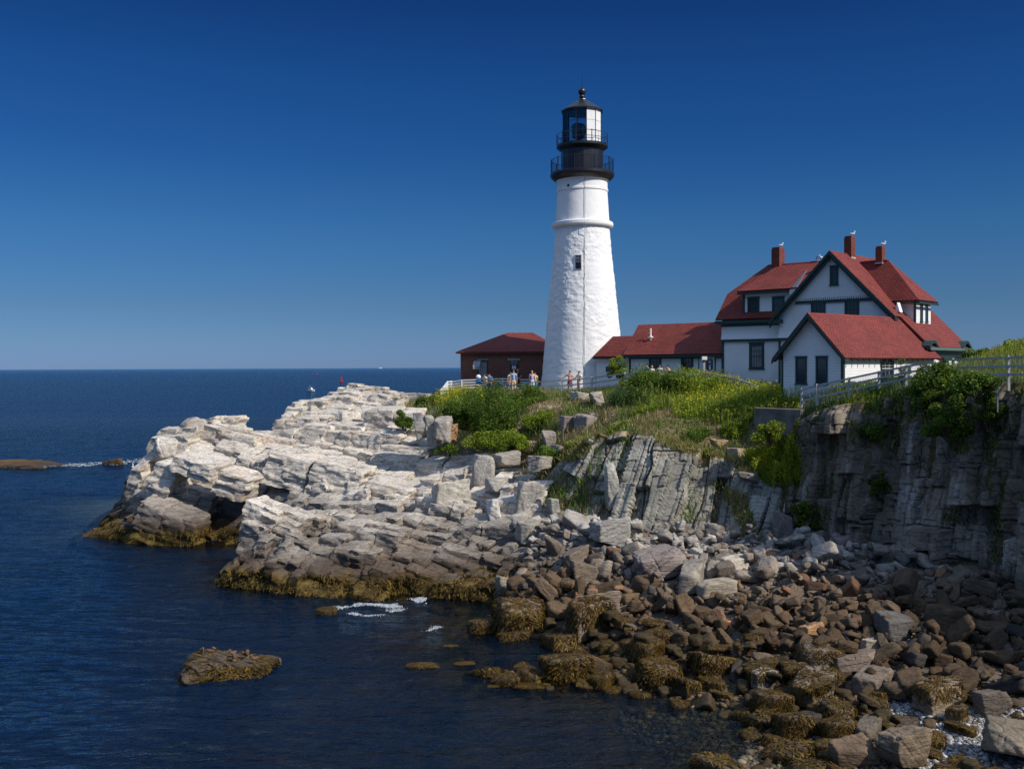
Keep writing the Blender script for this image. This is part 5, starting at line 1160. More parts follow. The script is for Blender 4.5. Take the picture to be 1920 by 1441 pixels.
# chips and small rubble in the gaps
M_RUB = rock_mat('rubble', nb=(.2, .3, .9), fine=.4, lay=8.0, crackle=.3)
sel = idx[rng.permutation(len(idx))[:3600]]
for i in sel:
    d, Fs = ICO[1]; r = rng.uniform(.07, .2); P = d * (stone_r(d, PROTO[int(rng.integers(0, 32))][2], 60) * r)[:, None]; a = rng.uniform(0, 6.28); Rm = np.array(Matrix.Rotation(a, 3, 'Z') @ Matrix.Rotation(rng.normal(0, .4), 3, 'X')); P = P @ Rm.T + np.array((bx[i], by[i], bzv[i] + r * .25))
    t = float(sstep(1.2, 2.9, bzv[i])) * (1 - .85 * (1 - float(sstep(43, 51, by[i])))); c = (np.array(BROWN) * (1 - t) + np.array(GREY) * t) * rng.uniform(.7, 1.25); V.append(P); F.append(Fs + b); b += len(P); C.append(np.tile(c, (len(P), 1)))  # rubble takes the same near-beach wet tone and painted shade
tag(link('rubble', np_mesh('rubble', np.concatenate(V), np.concatenate(F), np.concatenate(C)), M_RUB), 'small broken stones filling the gaps of the beach', 'rubble', kind='stuff')
print('boulders', len(ALLB), 'rest', len(ALLB) - NIND)

# ================================================================== PEBBLES
def pebbles(name, n, test, size, cols, label, zoff=0.0, seed=1, stretch=1.0):
    rg = np.random.default_rng(seed); x = rg.uniform(4, 24, n * 14); y = rg.uniform(27, 44, n * 14); z = ground(x, y); px, py = vpix(x, y, z); k = np.flatnonzero(test(px, py) & (z > -.9))[:n]
    d, Fs = ICO[1]; m = len(k); s = rg.uniform(size[0], size[1], m) * (1 + (rg.random(m) < .08) * .8); a = rg.uniform(0, 6.28, m)
    P = d[None] * np.stack([s, s * rg.uniform(.6, .95, m), s * rg.uniform(.45, .7, m)], 1)[:, None]; ca, sa = np.cos(a)[:, None], np.sin(a)[:, None]
    X = P[..., 0] * ca - P[..., 1] * sa + x[k][:, None]; Y = P[..., 0] * sa + P[..., 1] * ca + y[k][:, None]; Z = P[..., 2] + z[k][:, None] + s[:, None] * rg.uniform(.0, .6, m)[:, None]
    V = np.stack([X, Y, Z], 2).reshape(-1, 3); F = (Fs[None] + (np.arange(m) * len(d))[:, None, None]).reshape(-1, 3)
    cc = np.array(cols); w = rg.integers(0, len(cc), m); C = np.repeat(cc[w] * rg.uniform(.75, 1.2, m)[:, None], len(d), 0)
    return tag(link(name, np_mesh(name, V, F, C, smooth=True), M_PEB), label, 'pebbles', kind='stuff')
pebbles('white_pebbles', 9000, lambda px, py: (px > 1640) & (py > 1290) & (px < 1960) & ((px > 1725) | (py < 1340)) & (py > 1290 + (px > 1725) * 42), (.035, .085), [(.36, .35, .33), (.28, .27, .255), (.20, .18, .155), (.44, .43, .42), (.13, .11, .09)], 'white rounded pebbles between the boulders at bottom right', seed=3)
pebbles('brown_pebbles', 11000, lambda px, py: (px > 1240) & (py > 1365) & (px < 1700), (.04, .11), [(.055, .04, .025), (.085, .062, .036), (.035, .028, .02), (.12, .065, .03), (.11, .095, .07)], 'wet brown pebbles running down into the shallow water', seed=4)
pebbles('seabed_pebbles', 7000, lambda px, py: (px > 980) & (py > 1330) & (px < 1500), (.05, .13), [(.12, .10, .055), (.09, .075, .045), (.2, .17, .10)], 'pebbles under the shallow water of the cove', seed=5)
# ================================================================== PLANTS
def inpoly(px, py, P):
    ins = np.zeros(np.shape(px), bool); n = len(P)
    for i in range(n):
        x0, y0 = P[i]; x1, y1 = P[(i + 1) % n]; c = ((y0 > py) != (y1 > py)) & (px < (x1 - x0) * (py - y0) / ((y1 - y0) if y1 != y0 else 1e-9) + x0); ins ^= c
    return ins
def leaf_quads(P, size, col, rg, up=.3, asp=.55):
    """one small leaf per point: P (n,3), size (n,), col (n,3)"""
    n = len(P); a = rg.normal(size=(n, 3)); a[:, 2] = a[:, 2] * .6 + up; a /= np.linalg.norm(a, axis=1)[:, None]; b = np.cross(a, rg.normal(size=(n, 3))); b /= np.linalg.norm(b, axis=1)[:, None]
    s = size[:, None]; A = P - a * s * .5; B = P + b * s * asp * .5; Cc = P + a * s * .5; D = P - b * s * asp * .5
    return np.stack([A, B, Cc, D], 1).reshape(-1, 3), np.arange(n * 4).reshape(n, 4), np.repeat(col, 4, 0)
def blade_quads(P, h, w, col, rg, lean=.3, tipw=.3, tipc=None):
    n = len(P); th = rg.uniform(0, 2 * math.pi, n); side = np.stack([np.cos(th), np.sin(th), 0 * th], 1) * w[:, None] * .5; top = P + np.stack([rg.normal(0, lean, n), rg.normal(0, lean, n), np.ones(n)], 1) * h[:, None]
    V = np.stack([P - side, P + side, top + side * tipw, top - side * tipw], 1).reshape(-1, 3); C = np.repeat(col, 4, 0)
    if tipc is not None: C = C.reshape(n, 4, 3).copy(); C[:, 2:] = tipc[:, None]; C = C.reshape(-1, 3)
    return V, np.arange(n * 4).reshape(n, 4), C
def pal(rg, n, cols, p=None): cols = np.array(cols); return cols[rg.choice(len(cols), n, p=p)] * rg.uniform(.75, 1.25, n)[:, None] * BRIGHT
BRIGHT = np.array((1.5, 1.62, 1.1))
G_DARK = [(.035, .065, .012), (.055, .095, .016), (.085, .13, .02), (.12, .15, .025)]
G_MID = [(.06, .10, .018), (.095, .14, .022), (.14, .17, .03), (.04, .07, .015)]
G_YEL = [(.12, .17, .02), (.17, .20, .025), (.22, .22, .03), (.07, .11, .015)]
def shrub(name, lab, c, rx, ry, rz, n, cols, seed, leaf=.13, group=None, cat='shrub', flowers=None, ground_fit=True):
    """a dome of leafy clumps on branching stems"""
    rg = np.random.default_rng(seed); root = tag(empty(name, c), lab, cat, group)
    k = max(6, int(9 * (rx * ry) ** .6)); blobs = []
    for _ in range(k * 3):
        d = rg.normal(size=3); d[2] = abs(d[2]); d /= np.linalg.norm(d); q = rg.uniform(.45, .95); blobs.append((d * q * np.array((rx, ry, rz)), rg.uniform(.22, .42) * min(rx, rz + .2)))
    P = []
    for p, r in blobs:
        m = int(n / len(blobs)); d = rg.normal(size=(m, 3)); d /= np.linalg.norm(d, axis=1)[:, None]; P.append(p + d * (r * rg.uniform(.55, 1.08, m) ** .6)[:, None] * np.array((1, 1, .85)))
    P = np.concatenate(P); bt = np.repeat(rg.uniform(.7, 1.3, len(blobs)), int(n / len(blobs)))
    gzz = ground(P[:, 0] + c[0], P[:, 1] + c[1]) - c[2] if ground_fit else np.zeros(len(P)) - 9
    P[:, 2] = np.where(P[:, 2] < gzz, gzz + rg.uniform(0, .3, len(P)), P[:, 2])
    C = pal(rg, len(P), cols) * bt[:, None]
    V, F, C = leaf_quads(P, rg.uniform(.6, 1.25, len(P)) * leaf, C, rg)
    if flowers: 
        m = flowers[1]; ii = rg.choice(len(P), m); top = P[ii] + np.array((0, 0, .05)); V2, F2, C2 = leaf_quads(top, rg.uniform(.05, .11, m), pal(rg, m, [flowers[0]]), rg); V, F, C = np.concatenate([V, V2]), np.concatenate([F, F2 + len(V)]), np.concatenate([C, C2])
    link('foliage', np_mesh('foliage', V, F, C), M_LEAF, root)
    st = MB()
    for p, r in blobs[::2]: st.tube([(p[0] * .15, p[1] * .15, -.25), (p[0] * .6, p[1] * .6, p[2] * .5), tuple(p)], [.035, .02, .008], 4)
    o = st.build('stem', M_STEM); o.parent = root
    return root
M_STEM = simple('bark', (.10, .07, .045), .9, .2, .3, 8)
def gpt(px, py): g = ground_hit(px, py, 40, 100); return g
def shrub_px(lab, px, py, wpx, hpx, seed, cols, Y=None, depth=.75, dens=1.0, **k):
    """foot pixel, width and height in the photograph"""
    if Y: p = at(px, py, Y); 
    else: p = gpt(px, py)
    rx = wpx / FPX * p.y / 2; rz = hpx / FPX * p.y; n = int(min(16000, 900 * rx * max(rz, .4) * 4 * dens / (k.get('leaf', .13) / .13) ** 1.5 + 500))
    return shrub('shrub', lab, (p.x, p.y + rx * depth * .5, p.z), rx, rx * depth, rz, n, cols, seed, **k)
shrub_px('dark green rounded bush below the fence left of the tower', 925, 818, 110, 100, 1, G_DARK, Y=71, dens=1.2, flowers=((.5, .35, .03), 60))
shrub_px('green bush nearest the lilac-shirted visitor, under the rail', 985, 790, 84, 68, 2, G_MID, Y=74)
shrub_px('broad bush sloping down left of the dark rounded bush', 868, 800, 84, 66, 3, G_MID, Y=73.5)
shrub_px('small dark shrub clinging beside the pale ledges at the left edge of the turf', 757, 802, 42, 34, 4, G_DARK, Y=77)
shrub_px('low shrub topping the turf where the fence begins', 803, 765, 54, 30, 5, G_MID, Y=84)
shrub_px('yellow-green bush below the small dark shrub and the cut slabs', 905, 838, 70, 28, 6, G_YEL, Y=69.5)
shrub_px('tall wispy green bush in front of the passage wall', 1161, 706, 42, 44, 7, G_YEL, Y=75.5, leaf=.10)
shrub_px('dark low juniper spreading over the rocks below the fence', 1195, 758, 110, 34, 8, [(.03, .055, .02), (.045, .08, .03), (.065, .10, .04)], Y=68.5, leaf=.10)
shrub_px('green bush on the mound in front of the wing windows', 1215, 738, 96, 46, 9, G_MID, Y=70)
shrub_px('yellow-green bush crowning the mound below the lamp post', 1322, 742, 92, 48, 10, G_YEL, Y=68)
shrub_px('small green bush on the mound between the wing and the rail', 1268, 735, 70, 42, 11, G_MID, Y=69)
shrub_px('tiny bright green bush growing out of the slab cliff', 1148, 888, 36, 24, 12, [(.05, .12, .015), (.09, .17, .02)], Y=60.4, leaf=.10, ground_fit=False)
shrub_px('big dark green bush hanging over the cliff right of the white annex', 1745, 770, 100, 92, 13, G_DARK, Y=50.5, dens=1.2)
shrub_px('bush of lighter leaves at the right end of the cliff-top hedge', 1820, 775, 92, 68, 14, G_MID, Y=48.5)
shrub_px('dense bush on the cliff top below the annex window', 1665, 752, 80, 50, 15, G_MID, Y=54)
shrub_px('low bush on the cliff edge below the annex corner', 1602, 752, 84, 36, 16, G_YEL, Y=56)
shrub_px('dark bush filling the dip below the big hanging bush', 1790, 812, 96, 70, 17, G_DARK, Y=47.3)
shrub_px('weedy bush over the head of the dark chasm', 1862, 800, 64, 74, 18, G_DARK, Y=46)
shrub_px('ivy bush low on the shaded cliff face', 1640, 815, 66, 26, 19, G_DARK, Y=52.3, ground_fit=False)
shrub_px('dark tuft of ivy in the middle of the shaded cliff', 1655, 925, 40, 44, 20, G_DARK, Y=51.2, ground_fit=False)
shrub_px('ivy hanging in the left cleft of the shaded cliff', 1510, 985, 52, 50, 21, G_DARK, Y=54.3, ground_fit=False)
shrub_px('green bush on the far hill at the right edge', 1905, 668, 70, 32, 22, G_YEL, Y=57)
shrub_px('low bush on the crest of the far hill', 1845, 672, 70, 20, 23, G_MID, Y=60)
shrub_px('leafy bush hiding the fence end below the house porch', 1772, 722, 84, 44, 25, G_MID, Y=48.2)
shrub_px('dark bush under the rails of the hill fence', 1838, 735, 90, 40, 26, G_DARK, Y=45.5)
shrub_px('twiggy sapling in front of the annex window', 1698, 725, 34, 62, 24, [(.10, .13, .05), (.06, .09, .03), (.2, .2, .12)], Y=53.5, dens=.22, leaf=.09)
for i, (px, py, w, h, Y, c, lab) in enumerate([(1215,802,62,26,65.5,G_YEL,'low green shrub in the dry grass under the juniper'),(1288,808,54,24,63.5,G_MID,'green shrub patch at the head of the middle slabs'),(1160,832,44,20,63,G_YEL,'small shrub at the top left of the slab cliff'),(1310,850,48,26,60.8,G_MID,'shrub growing over the top of the right slabs'),(1085,848,52,26,64.5,G_YEL,'yellow-green shrub below the split brown blocks'),(1030,862,56,30,65,G_MID,'green shrub in the grass left of the slab cliff'),(1010,800,60,34,70,G_YEL,'light green shrub below the rail left of the white boulder'),(1380,820,60,30,60.5,G_YEL,'weedy shrub left of the retaining wall'),(960,842,64,36,68,G_YEL,'yellow-green shrub below the dark rounded bush'),(840,850,46,18,71,G_MID,'small shrub at the foot of the pale columns'),(1447,826,66,40,56.6,G_YEL,'yellow-green shrub at the foot of the retaining wall'),(905,768,96,40,77,G_DARK,'dark green shrub between the goldenrod and the visitors')]):
    shrub_px(lab, px, py, w, h, 60 + i, c, Y=Y, depth=.6, leaf=.11)
# ---- goldenrod, weeds and turf: nobody could count them
def scatter_plan(n, polys, y0, y1, seed, x0=-14, x1=32):
    rg = np.random.default_rng(seed); X = rg.uniform(x0, x1, n); Y = rg.uniform(y0, y1, n); Z = ground(X, Y); px, py = vpix(X, Y, Z); m = np.zeros(n, bool)
    for P in polys: m |= inpoly(px, py, P)
    m &= bil(GSD, X, Y) > .2
    return np.stack([X, Y, Z], 1)[m], rg
def weeds(name, P, rg, h, w, cols, label, yellow=0.0, lean=.15, leafy=0, kind_cat='plants', ycol=(.38, .32, .02), oy=None):
    n = len(P); hh = rg.uniform(.65, 1.25, n) * h; V1, F1, C1 = blade_quads(P - np.array((0, 0, .05)), hh, rg.uniform(.7, 1.3, n) * w, pal(rg, n, cols), rg, lean); out = [(V1, F1, C1)]
    if leafy:
        Q = np.repeat(P, leafy, 0) + rg.normal(0, .05, (n * leafy, 3)); Q[:, 2] = np.repeat(P[:, 2], leafy) + rg.uniform(.1, 1, n * leafy) * np.repeat(hh, leafy); out.append(leaf_quads(Q, rg.uniform(.07, .13, len(Q)), pal(rg, len(Q), cols), rg, .8, .4))
    if yellow:
        ym = (rg.random(n) < yellow) if oy is None else (rg.random(n) < yellow * oy(P)); Q = np.repeat(P[ym] + np.stack([0 * hh[ym], 0 * hh[ym], hh[ym]], 1), 3, 0); Q = Q + rg.normal(0, .05, Q.shape); out.append(leaf_quads(Q, rg.uniform(.07, .14, len(Q)), pal(rg, len(Q), [ycol, (.42, .36, .03), (.30, .30, .03)]), rg, .9, .5))
    V, F, C = join_parts(out); return tag(link(name, np_mesh(name, V, F, C), M_LEAF), label, kind_cat, kind='stuff')
pM = [(1150,745),(1180,706),(1260,700),(1350,712),(1420,735),(1420,800),(1340,800),(1290,775),(1200,765)]
P, rg = scatter_plan(26000, [pM], 55, 82, 41); weeds('weeds', P[:5200], rg, .75, .05, G_YEL + [(.2, .22, .08), (.09, .12, .03)], 'tall yellow-green weeds covering the mound', leafy=3, yellow=.1)
pG = [(1255,768),(1330,738),(1420,732),(1505,745),(1508,778),(1440,790),(1400,792),(1330,800),(1262,790)]
P, rg = scatter_plan(30000, [pG], 52, 72, 42); weeds('goldenrod', P[:9000], rg, .72, .05, G_YEL, 'bank of goldenrod with yellow tips above the slab cliff', yellow=.5, leafy=4)
pL = [(815,752),(850,742),(905,742),(910,770),(860,780),(815,775)]
P, rg = scatter_plan(26000, [pL], 68, 92, 43); weeds('goldenrod', P[:1700], rg, .8, .05, G_YEL, 'goldenrod flowering yellow-orange in front of the left end of the fence', yellow=.65, leafy=3, ycol=(.55, .34, .02))
pR = [(1520,762),(1560,742),(1640,742),(1700,755),(1780,790),(1860,800),(1900,745),(1935,720),(1935,800),(1860,830),(1780,820),(1700,790),(1600,775)]
P, rg = scatter_plan(40000, [pR], 40, 62, 44); weeds('weeds', P[:4500], rg, .5, .045, G_MID + G_YEL, 'mixed weeds along the top of the shaded cliff', leafy=3, yellow=.05)
pH = [(1780,720),(1800,690),(1860,662),(1900,640),(1990,620),(1990,720)]
P, rg = scatter_plan(60000, [pH], 44, 75, 45, 18, 44); weeds('weeds', P[:7000], rg, .5, .05, G_YEL + [(.22, .18, .09)], 'green and straw-coloured growth on the far right hill', leafy=1)
# dry grass over all the turf
rg = np.random.default_rng(46); n = 120000; X = rg.uniform(-13, 30, n); Y = rg.uniform(42, 94, n); sdv = bil(GSD, X, Y); m = (sdv > .7) & (rg.random(n) < np.clip(90 / Y - .6, .2, 1)); Z = ground(X, Y); px, py = vpix(X, Y, Z); m &= (px > 700) & (px < 1960) & (py > 690)
X, Y, Z = X[m], Y[m], Z[m]; cl = fbm(X * .5, Y * .5, 0, 3, 321); green = (cl > -.1)[:, None]
cc = np.where(green, pal(rg, len(X), G_MID + [(.12, .13, .04)]), pal(rg, len(X), [(.24, .18, .10), (.17, .125, .07), (.28, .22, .13), (.12, .10, .05)]))
V, F, C = blade_quads(np.stack([X, Y, Z - .04], 1), rg.uniform(.16, .42, len(X)), rg.uniform(.04, .09, len(X)), cc, rg, .35)
tag(link('grass', np_mesh('grass', V, F, C), M_LEAF), 'dry straw and green grass tufts over the turf slope', 'grass', kind='stuff')
# growth on the cliff sheets, picked from the faces themselves
def sheet_points(o, poly_, n, seed):
    me = o.data; co = np.empty(len(me.vertices) * 3, np.float32); me.vertices.foreach_get('co', co); co = co.reshape(-1, 3).astype(float); nn = np.empty(len(me.vertices) * 3, np.float32); me.vertices.foreach_get('normal', nn); nn = nn.reshape(-1, 3)
    px, py = vpix(co[:, 0], co[:, 1], co[:, 2]); m = np.zeros(len(co), bool)
    for P in poly_: m |= inpoly(px, py, P)
    k = np.flatnonzero(m); rg = np.random.default_rng(seed)
    if len(k) == 0: return np.zeros((0, 3)), rg
    k = k[rg.choice(len(k), min(n, len(k)), replace=False)]; return co[k], rg
pC = [(1385,790),(1440,790),(1480,820),(1500,870),(1498,915),(1440,912),(1400,870),(1370,830)]
Pa, rg = sheet_points(cl1, [pC], 3600, 51); Pb, _ = sheet_points(cl2, [pC], 2200, 52); P = np.concatenate([Pa, Pb])
weeds('goldenrod', P, rg, .6, .05, G_YEL, 'goldenrod and weeds spilling down the cleft beside the retaining wall', yellow=.5, leafy=5, lean=.35)
patches = [[(1225,800),(1300,790),(1420,800),(1440,850),(1400,900),(1360,860),(1290,850),(1230,835)], [(1010,850),(1060,870),(1120,850),(1130,810),(1060,830)], [(1330,900),(1400,930),(1420,1000),(1390,1010),(1370,950)]]
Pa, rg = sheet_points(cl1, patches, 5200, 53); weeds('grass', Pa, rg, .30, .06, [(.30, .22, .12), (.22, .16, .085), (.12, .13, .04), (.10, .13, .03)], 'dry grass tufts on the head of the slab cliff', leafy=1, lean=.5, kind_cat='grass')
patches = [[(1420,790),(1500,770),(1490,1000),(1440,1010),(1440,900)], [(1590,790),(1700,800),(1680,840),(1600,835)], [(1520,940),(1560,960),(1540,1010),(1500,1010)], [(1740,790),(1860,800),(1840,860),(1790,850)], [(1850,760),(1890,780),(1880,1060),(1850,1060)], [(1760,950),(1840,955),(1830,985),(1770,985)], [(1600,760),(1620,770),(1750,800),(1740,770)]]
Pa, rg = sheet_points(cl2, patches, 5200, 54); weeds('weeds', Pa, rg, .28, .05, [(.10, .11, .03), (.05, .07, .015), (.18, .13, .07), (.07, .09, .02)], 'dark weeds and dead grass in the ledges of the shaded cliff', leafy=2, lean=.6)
# seaweed fringe on the ledges at the waterline
me = headland.data; co = np.empty(len(me.vertices) * 3, np.float32); me.vertices.foreach_get('co', co); co = co.reshape(-1, 3); nn = np.empty(len(me.vertices) * 3, np.float32); me.vertices.foreach_get('normal', nn); nn = nn.reshape(-1, 3)
rg = np.random.default_rng(60); wz_ = co[:, 2] + .5 * fbm(co[:, 0] * .6, co[:, 1] * .6, 0, 3, 61); k = np.flatnonzero((wz_ < 1.05) & (co[:, 2] > -.1) & (nn[:, 1] < .35) & (co[:, 0] > -34) & (co[:, 0] < 5) & (co[:, 1] > 50) & (co[:, 1] < 82) & (fbm(co[:, 0] * 1.1, co[:, 1] * 1.1, co[:, 2], 2, 62) > -.25)); k = k[rg.choice(len(k), min(22000, len(k)), replace=False)]
P = co[k] + nn[k] * .03; n = len(P); L_ = rg.uniform(.1, .32, n); side = np.cross(nn[k], (0, 0, 1)); side /= np.maximum(np.linalg.norm(side, axis=1), 1e-3)[:, None]; side = side * rg.uniform(.02, .05, n)[:, None]; dn_ = -np.array((0, 0, 1)) + nn[k] * nn[k][:, 2:3] + nn[k] * .18 + rg.normal(0, .3, (n, 3)); Q = P + dn_ * L_[:, None]; M_ = (P + Q) / 2 + nn[k] * .07
V = np.stack([P - side, P + side, M_ + side, M_ - side, Q + side * .5, Q - side * .5], 1).reshape(-1, 3); b = np.arange(n)[:, None] * 6; F = np.concatenate([b + np.array([[0, 1, 2, 3]]), b + np.array([[3, 2, 4, 5]])]); C = np.repeat(mixc((.05, .03, .008), (.21, .135, .03), rg.random(n) ** 1.5), 6, 0)
tag(link('seaweed', np_mesh('seaweed', V, F, C), M_WEED), 'golden-brown rockweed fringing the pale ledges', 'seaweed', kind='stuff')
# ================================================================== OUTCROPS, WALL
OUT = [ # px, py foot, w, h, kind, turn, colour, label, Y
 (1090,752,40,20,'block',.4,(.50,.45,.38),'white rounded boulder just below the fence by the tower',73.5),(1122,765,34,36,'slab',1.3,(.48,.42,.34),'upright pinkish slab between the white boulder and the juniper',71),
 (1070,812,44,38,'block',.3,(.30,.25,.21),'brown cracked block on the turf below the white boulder',68),(1098,815,46,46,'block',1.0,(.27,.23,.20),'big brown split block right of the cracked block',67.5),(1118,800,34,30,'block',.2,(.27,.24,.20),'brown block at the right end of the split blocks',68.5),
 (1160,795,38,20,'slab',.2,(.56,.50,.42),'flat white stone lying in the dry grass',67),(1170,733,26,12,'slab',.2,(.50,.44,.36),'small pale stone in the weeds under the fence',73),
 (788,820,34,54,'slab',1.4,(.30,.28,.25),'upright grey slab under the low shrub at the turf edge',72.5),(808,828,32,58,'bar',1.3,(.36,.33,.28),'tall square column of pale rock at the turf edge',72),(830,824,34,52,'block',1.4,(.38,.34,.29),'broad column of pale rock beside the orange-lichened face',71.6),(848,826,22,38,'block',.3,(.46,.26,.12),'orange lichen-covered rock face',72),
 (845,955,74,70,'block',.35,(.50,.46,.385),'large smooth three-sided block standing out of the pale ledges',65.5),(905,905,44,60,'block',.2,(.38,.35,.31),'grey block behind the smooth three-sided block',67),(935,925,56,34,'block',.6,(.40,.37,.32),'low grey block in the gully below the orange scree',65),
 (930,990,44,64,'slab',1.1,(.60,.56,.49),'white leaning slab with a pointed foot in the gully',62.5),(995,965,58,72,'block',.15,(.38,.35,.30),'big square grey block at the left end of the slab cliff',62),(1040,985,34,60,'slab',1.25,(.38,.36,.31),'curved upright slab right of the square grey block',60.8),
 (990,1018,46,52,'block',.5,(.34,.31,.26),'grey block below the square grey block',59.6),(1045,1015,30,60,'bar',1.4,(.38,.36,.31),'narrow upright column at the foot of the curved slab',59.2),(1085,1020,66,66,'block',.1,(.38,.355,.31),'wide flat-faced grey slab at the cliff foot',58.8),
 (1145,945,34,90,'slab',1.45,(.40,.385,.33),'tall slim slab leaning on the cliff left of the long shadow',59.2),(655,805,40,40,'slab',.9,(.60,.55,.47),'tilted pale slab standing up behind the ledges',84),(590,790,36,36,'slab',.8,(.60,.55,.47),'pale tilted slab on the skyline of the point',88),
 (560,778,30,32,'block',.7,(.58,.53,.46),'pale block at the left end of the skyline rocks',88.5),(548,800,40,16,'slab',.2,(.40,.30,.22),'thin brown slabs below the skyline block',86),(365,820,56,44,'round',.6,(.40,.36,.31),'rounded grey hump at the top left of the point',81.5),
 (310,862,48,50,'block',.5,(.60,.55,.47),'pale block jutting at the left end of the point',79),
 (1258,846,52,26,'slab',.3,(.33,.29,.23),'tan slab in the dry grass above the middle slabs',61.6),(1302,822,40,22,'block',.7,(.36,.31,.24),'pale tan rock in the grass left of the orange rocks',62.6),
 (1352,842,46,26,'block',.2,(.40,.28,.16),'orange-tinted rock in the dry grass above the right slabs',60.6),(1384,862,44,26,'slab',.9,(.37,.29,.19),'tan broken rock beside the orange-tinted rock',59.4),(1325,798,34,18,'slab',.4,(.40,.36,.28),'small pale rock under the goldenrod bank',64),
 (948,872,58,34,'block',.5,(.36,.32,.27),'grey rock breaking through the turf above the gully',67.3),(1012,884,48,34,'block',1.0,(.33,.30,.25),'cracked grey rock at the turf edge left of the slab cliff',64.3),(1052,856,36,26,'slab',.7,(.31,.27,.22),'brown-grey rock in the grass above the cracked grey rock',66),
 (985,846,44,24,'block',.1,(.33,.26,.18),'tan rock in the grass above the grey gully rock',69),(1030,838,30,36,'bar',1.4,(.30,.26,.22),'upright brown-grey rock below the split brown blocks',67),
 (1404,902,46,20,'bar',.5,(.20,.18,.155),'weathered plank of rock slanting from the goldenrod',57),(1470,1010,40,60,'block',.3,(.20,.19,.175),'dark block at the bottom of the ivy cleft',54.5),(1520,1030,48,44,'block',.1,(.22,.21,.19),'dark three-part column stub at the cliff foot',53.5)]
for hi, (px, py, w, h, kind, turn, col, lab, Y) in enumerate(OUT):
    me, ND = stone_mesh('rock', 5000 + hi * 3, kind, 5, .9); ext = np.array([v.co[:] for v in me.vertices]); ca, sa = math.cos(turn), math.sin(turn)
    if kind in ('slab', 'bar') and turn > .9 and h > w * .8:      # stand it on end
        me.transform(Matrix.Rotation(R(78), 4, 'Y')); ext = np.array([v.co[:] for v in me.vertices]); ca, sa = math.cos(turn - 1.2), math.sin(turn - 1.2); turn -= 1.2
    wx = np.ptp(ext[:, 0] * ca - ext[:, 1] * sa); p = at(px, py, Y); r = w / FPX * Y / wx; sq = min(3.2, h / FPX * Y / (np.ptp(ext[:, 2]) * r)); o = put_boulder(me, (p.x, p.y, p.z - ext[:, 2].min() * r * sq - .12 * h / FPX * Y), r, (random.Random(hi).uniform(-.06, .06), .08, turn), col, None, sq); o.name = 'rock'; tag(o, lab, 'rock')
# the left end's jutting fins, orange scree
rg = np.random.default_rng(8); V, F, C, b = [], [], [], 0; d, Fs = ICO[1]
for _ in range(420):
    g = (rg.uniform(905, 985), rg.uniform(862, 905)); p = at(g[0], g[1], 66.2 - (g[1] - 862) * .03); s = rg.uniform(.06, .22); P = d * (np.array((1, .7, .45)) * s); P = P @ np.array(Matrix.Rotation(rg.uniform(0, 6), 3, 'Z')).T + np.array((p.x, p.y, gz(p.x, p.y) + .05)); V.append(P); F.append(Fs + b); b += len(d); C.append(np.tile(np.array((.50, .33, .17)) * rg.uniform(.7, 1.2), (len(d), 1)))
tag(link('scree', np_mesh('scree', np.concatenate(V), np.concatenate(F), np.concatenate(C)), M_RUB), 'orange-tan broken scree in the gully', 'scree', kind='stuff')
yw = 57.9; a = at(1431, 767, yw); c_ = at(1504, 766, yw); q = at(1440, 826, yw)
wall = MB().prism([(a.x, yw + 2.2, q.z), (c_.x - .25, yw - .6, q.z), (c_.x - .25, yw - .6, a.z), (a.x, yw + 2.2, a.z)], (.35, .45, 0)).build('retaining_wall', M_CONC, bevel=.02); tag(wall, 'grey concrete retaining wall under the goldenrod bank', 'wall')

# ================================================================== FENCES
def fence(name, lab, posts, rails, top_over=.06, pw=.11, mesh=False, mat=None, ground_snap=None):
    """posts: (px, y of the post top, distance, height)"""
    root = tag(empty(name, tuple(at(posts[0][0], posts[0][1], posts[0][2]))), lab, 'fence'); mat = mat or M_WOOD; T = []
    for px, py, Y, h in posts:
        p = at(px, py, Y); T.append((p, h)); mb = MB(); mb.box(p.x - pw / 2, p.x + pw / 2, p.y - pw / 2, p.y + pw / 2, p.z - h, p.z - .05); mb.add([(p.x - pw / 2, p.y - pw / 2, p.z - .05), (p.x + pw / 2, p.y - pw / 2, p.z - .05), (p.x + pw / 2, p.y + pw / 2, p.z - .05), (p.x - pw / 2, p.y + pw / 2, p.z - .05), (p.x, p.y, p.z)], [(0, 1, 4), (1, 2, 4), (2, 3, 4), (3, 0, 4)]); mb.build('post', mat, root)
    for (p, h), (q, h2) in zip(T[:-1], T[1:]):
        for rz in rails: MB().bar(p - Vector((0, .03, rz)), q - Vector((0, .03, rz)), .07, .10).build('rail', mat, root)
        if mesh:
            d = q - p; Ln = d.length; hh = min(h, 1.15); mb = MB(); stp = .13; n = int(Ln / stp)
            for k in range(-int(hh / stp), n):
                for sg in (1, -1):
                    x0, x1 = k * stp, k * stp + hh; z0, z1 = (0, hh) if sg > 0 else (hh, 0)
                    if x0 < 0: z0 += (z1 - z0) * (-x0) / (x1 - x0); x0 = 0
                    if x1 > Ln: z1 = z0 + (z1 - z0) * (Ln - x0) / (x1 - x0); x1 = Ln
                    if x1 - x0 < .02: continue
                    A = p + d * (x0 / Ln) + Vector((0, 0, z0 - hh - .08)); B = p + d * (x1 / Ln) + Vector((0, 0, z1 - hh - .08)); w = Vector((0, 0, .009)); mb.add([tuple(A - w), tuple(B - w), tuple(B + w), tuple(A + w)], [(0, 1, 2, 3)])
            mb.build('wire_netting', M_STEEL, root)
    return root
R3 = (.10, .48, .88)
fence('fence', 'weathered white post and rail fence running past the foot of the tower', [(825,731,85,1.0),(888,727,82.5,1.1),(948,722,80.5,1.1),(998,714,79,1.2),(1053,711,77.8,1.2),(1110,706,76.5,1.2),(1172,697,74.5,1.2)], R3)
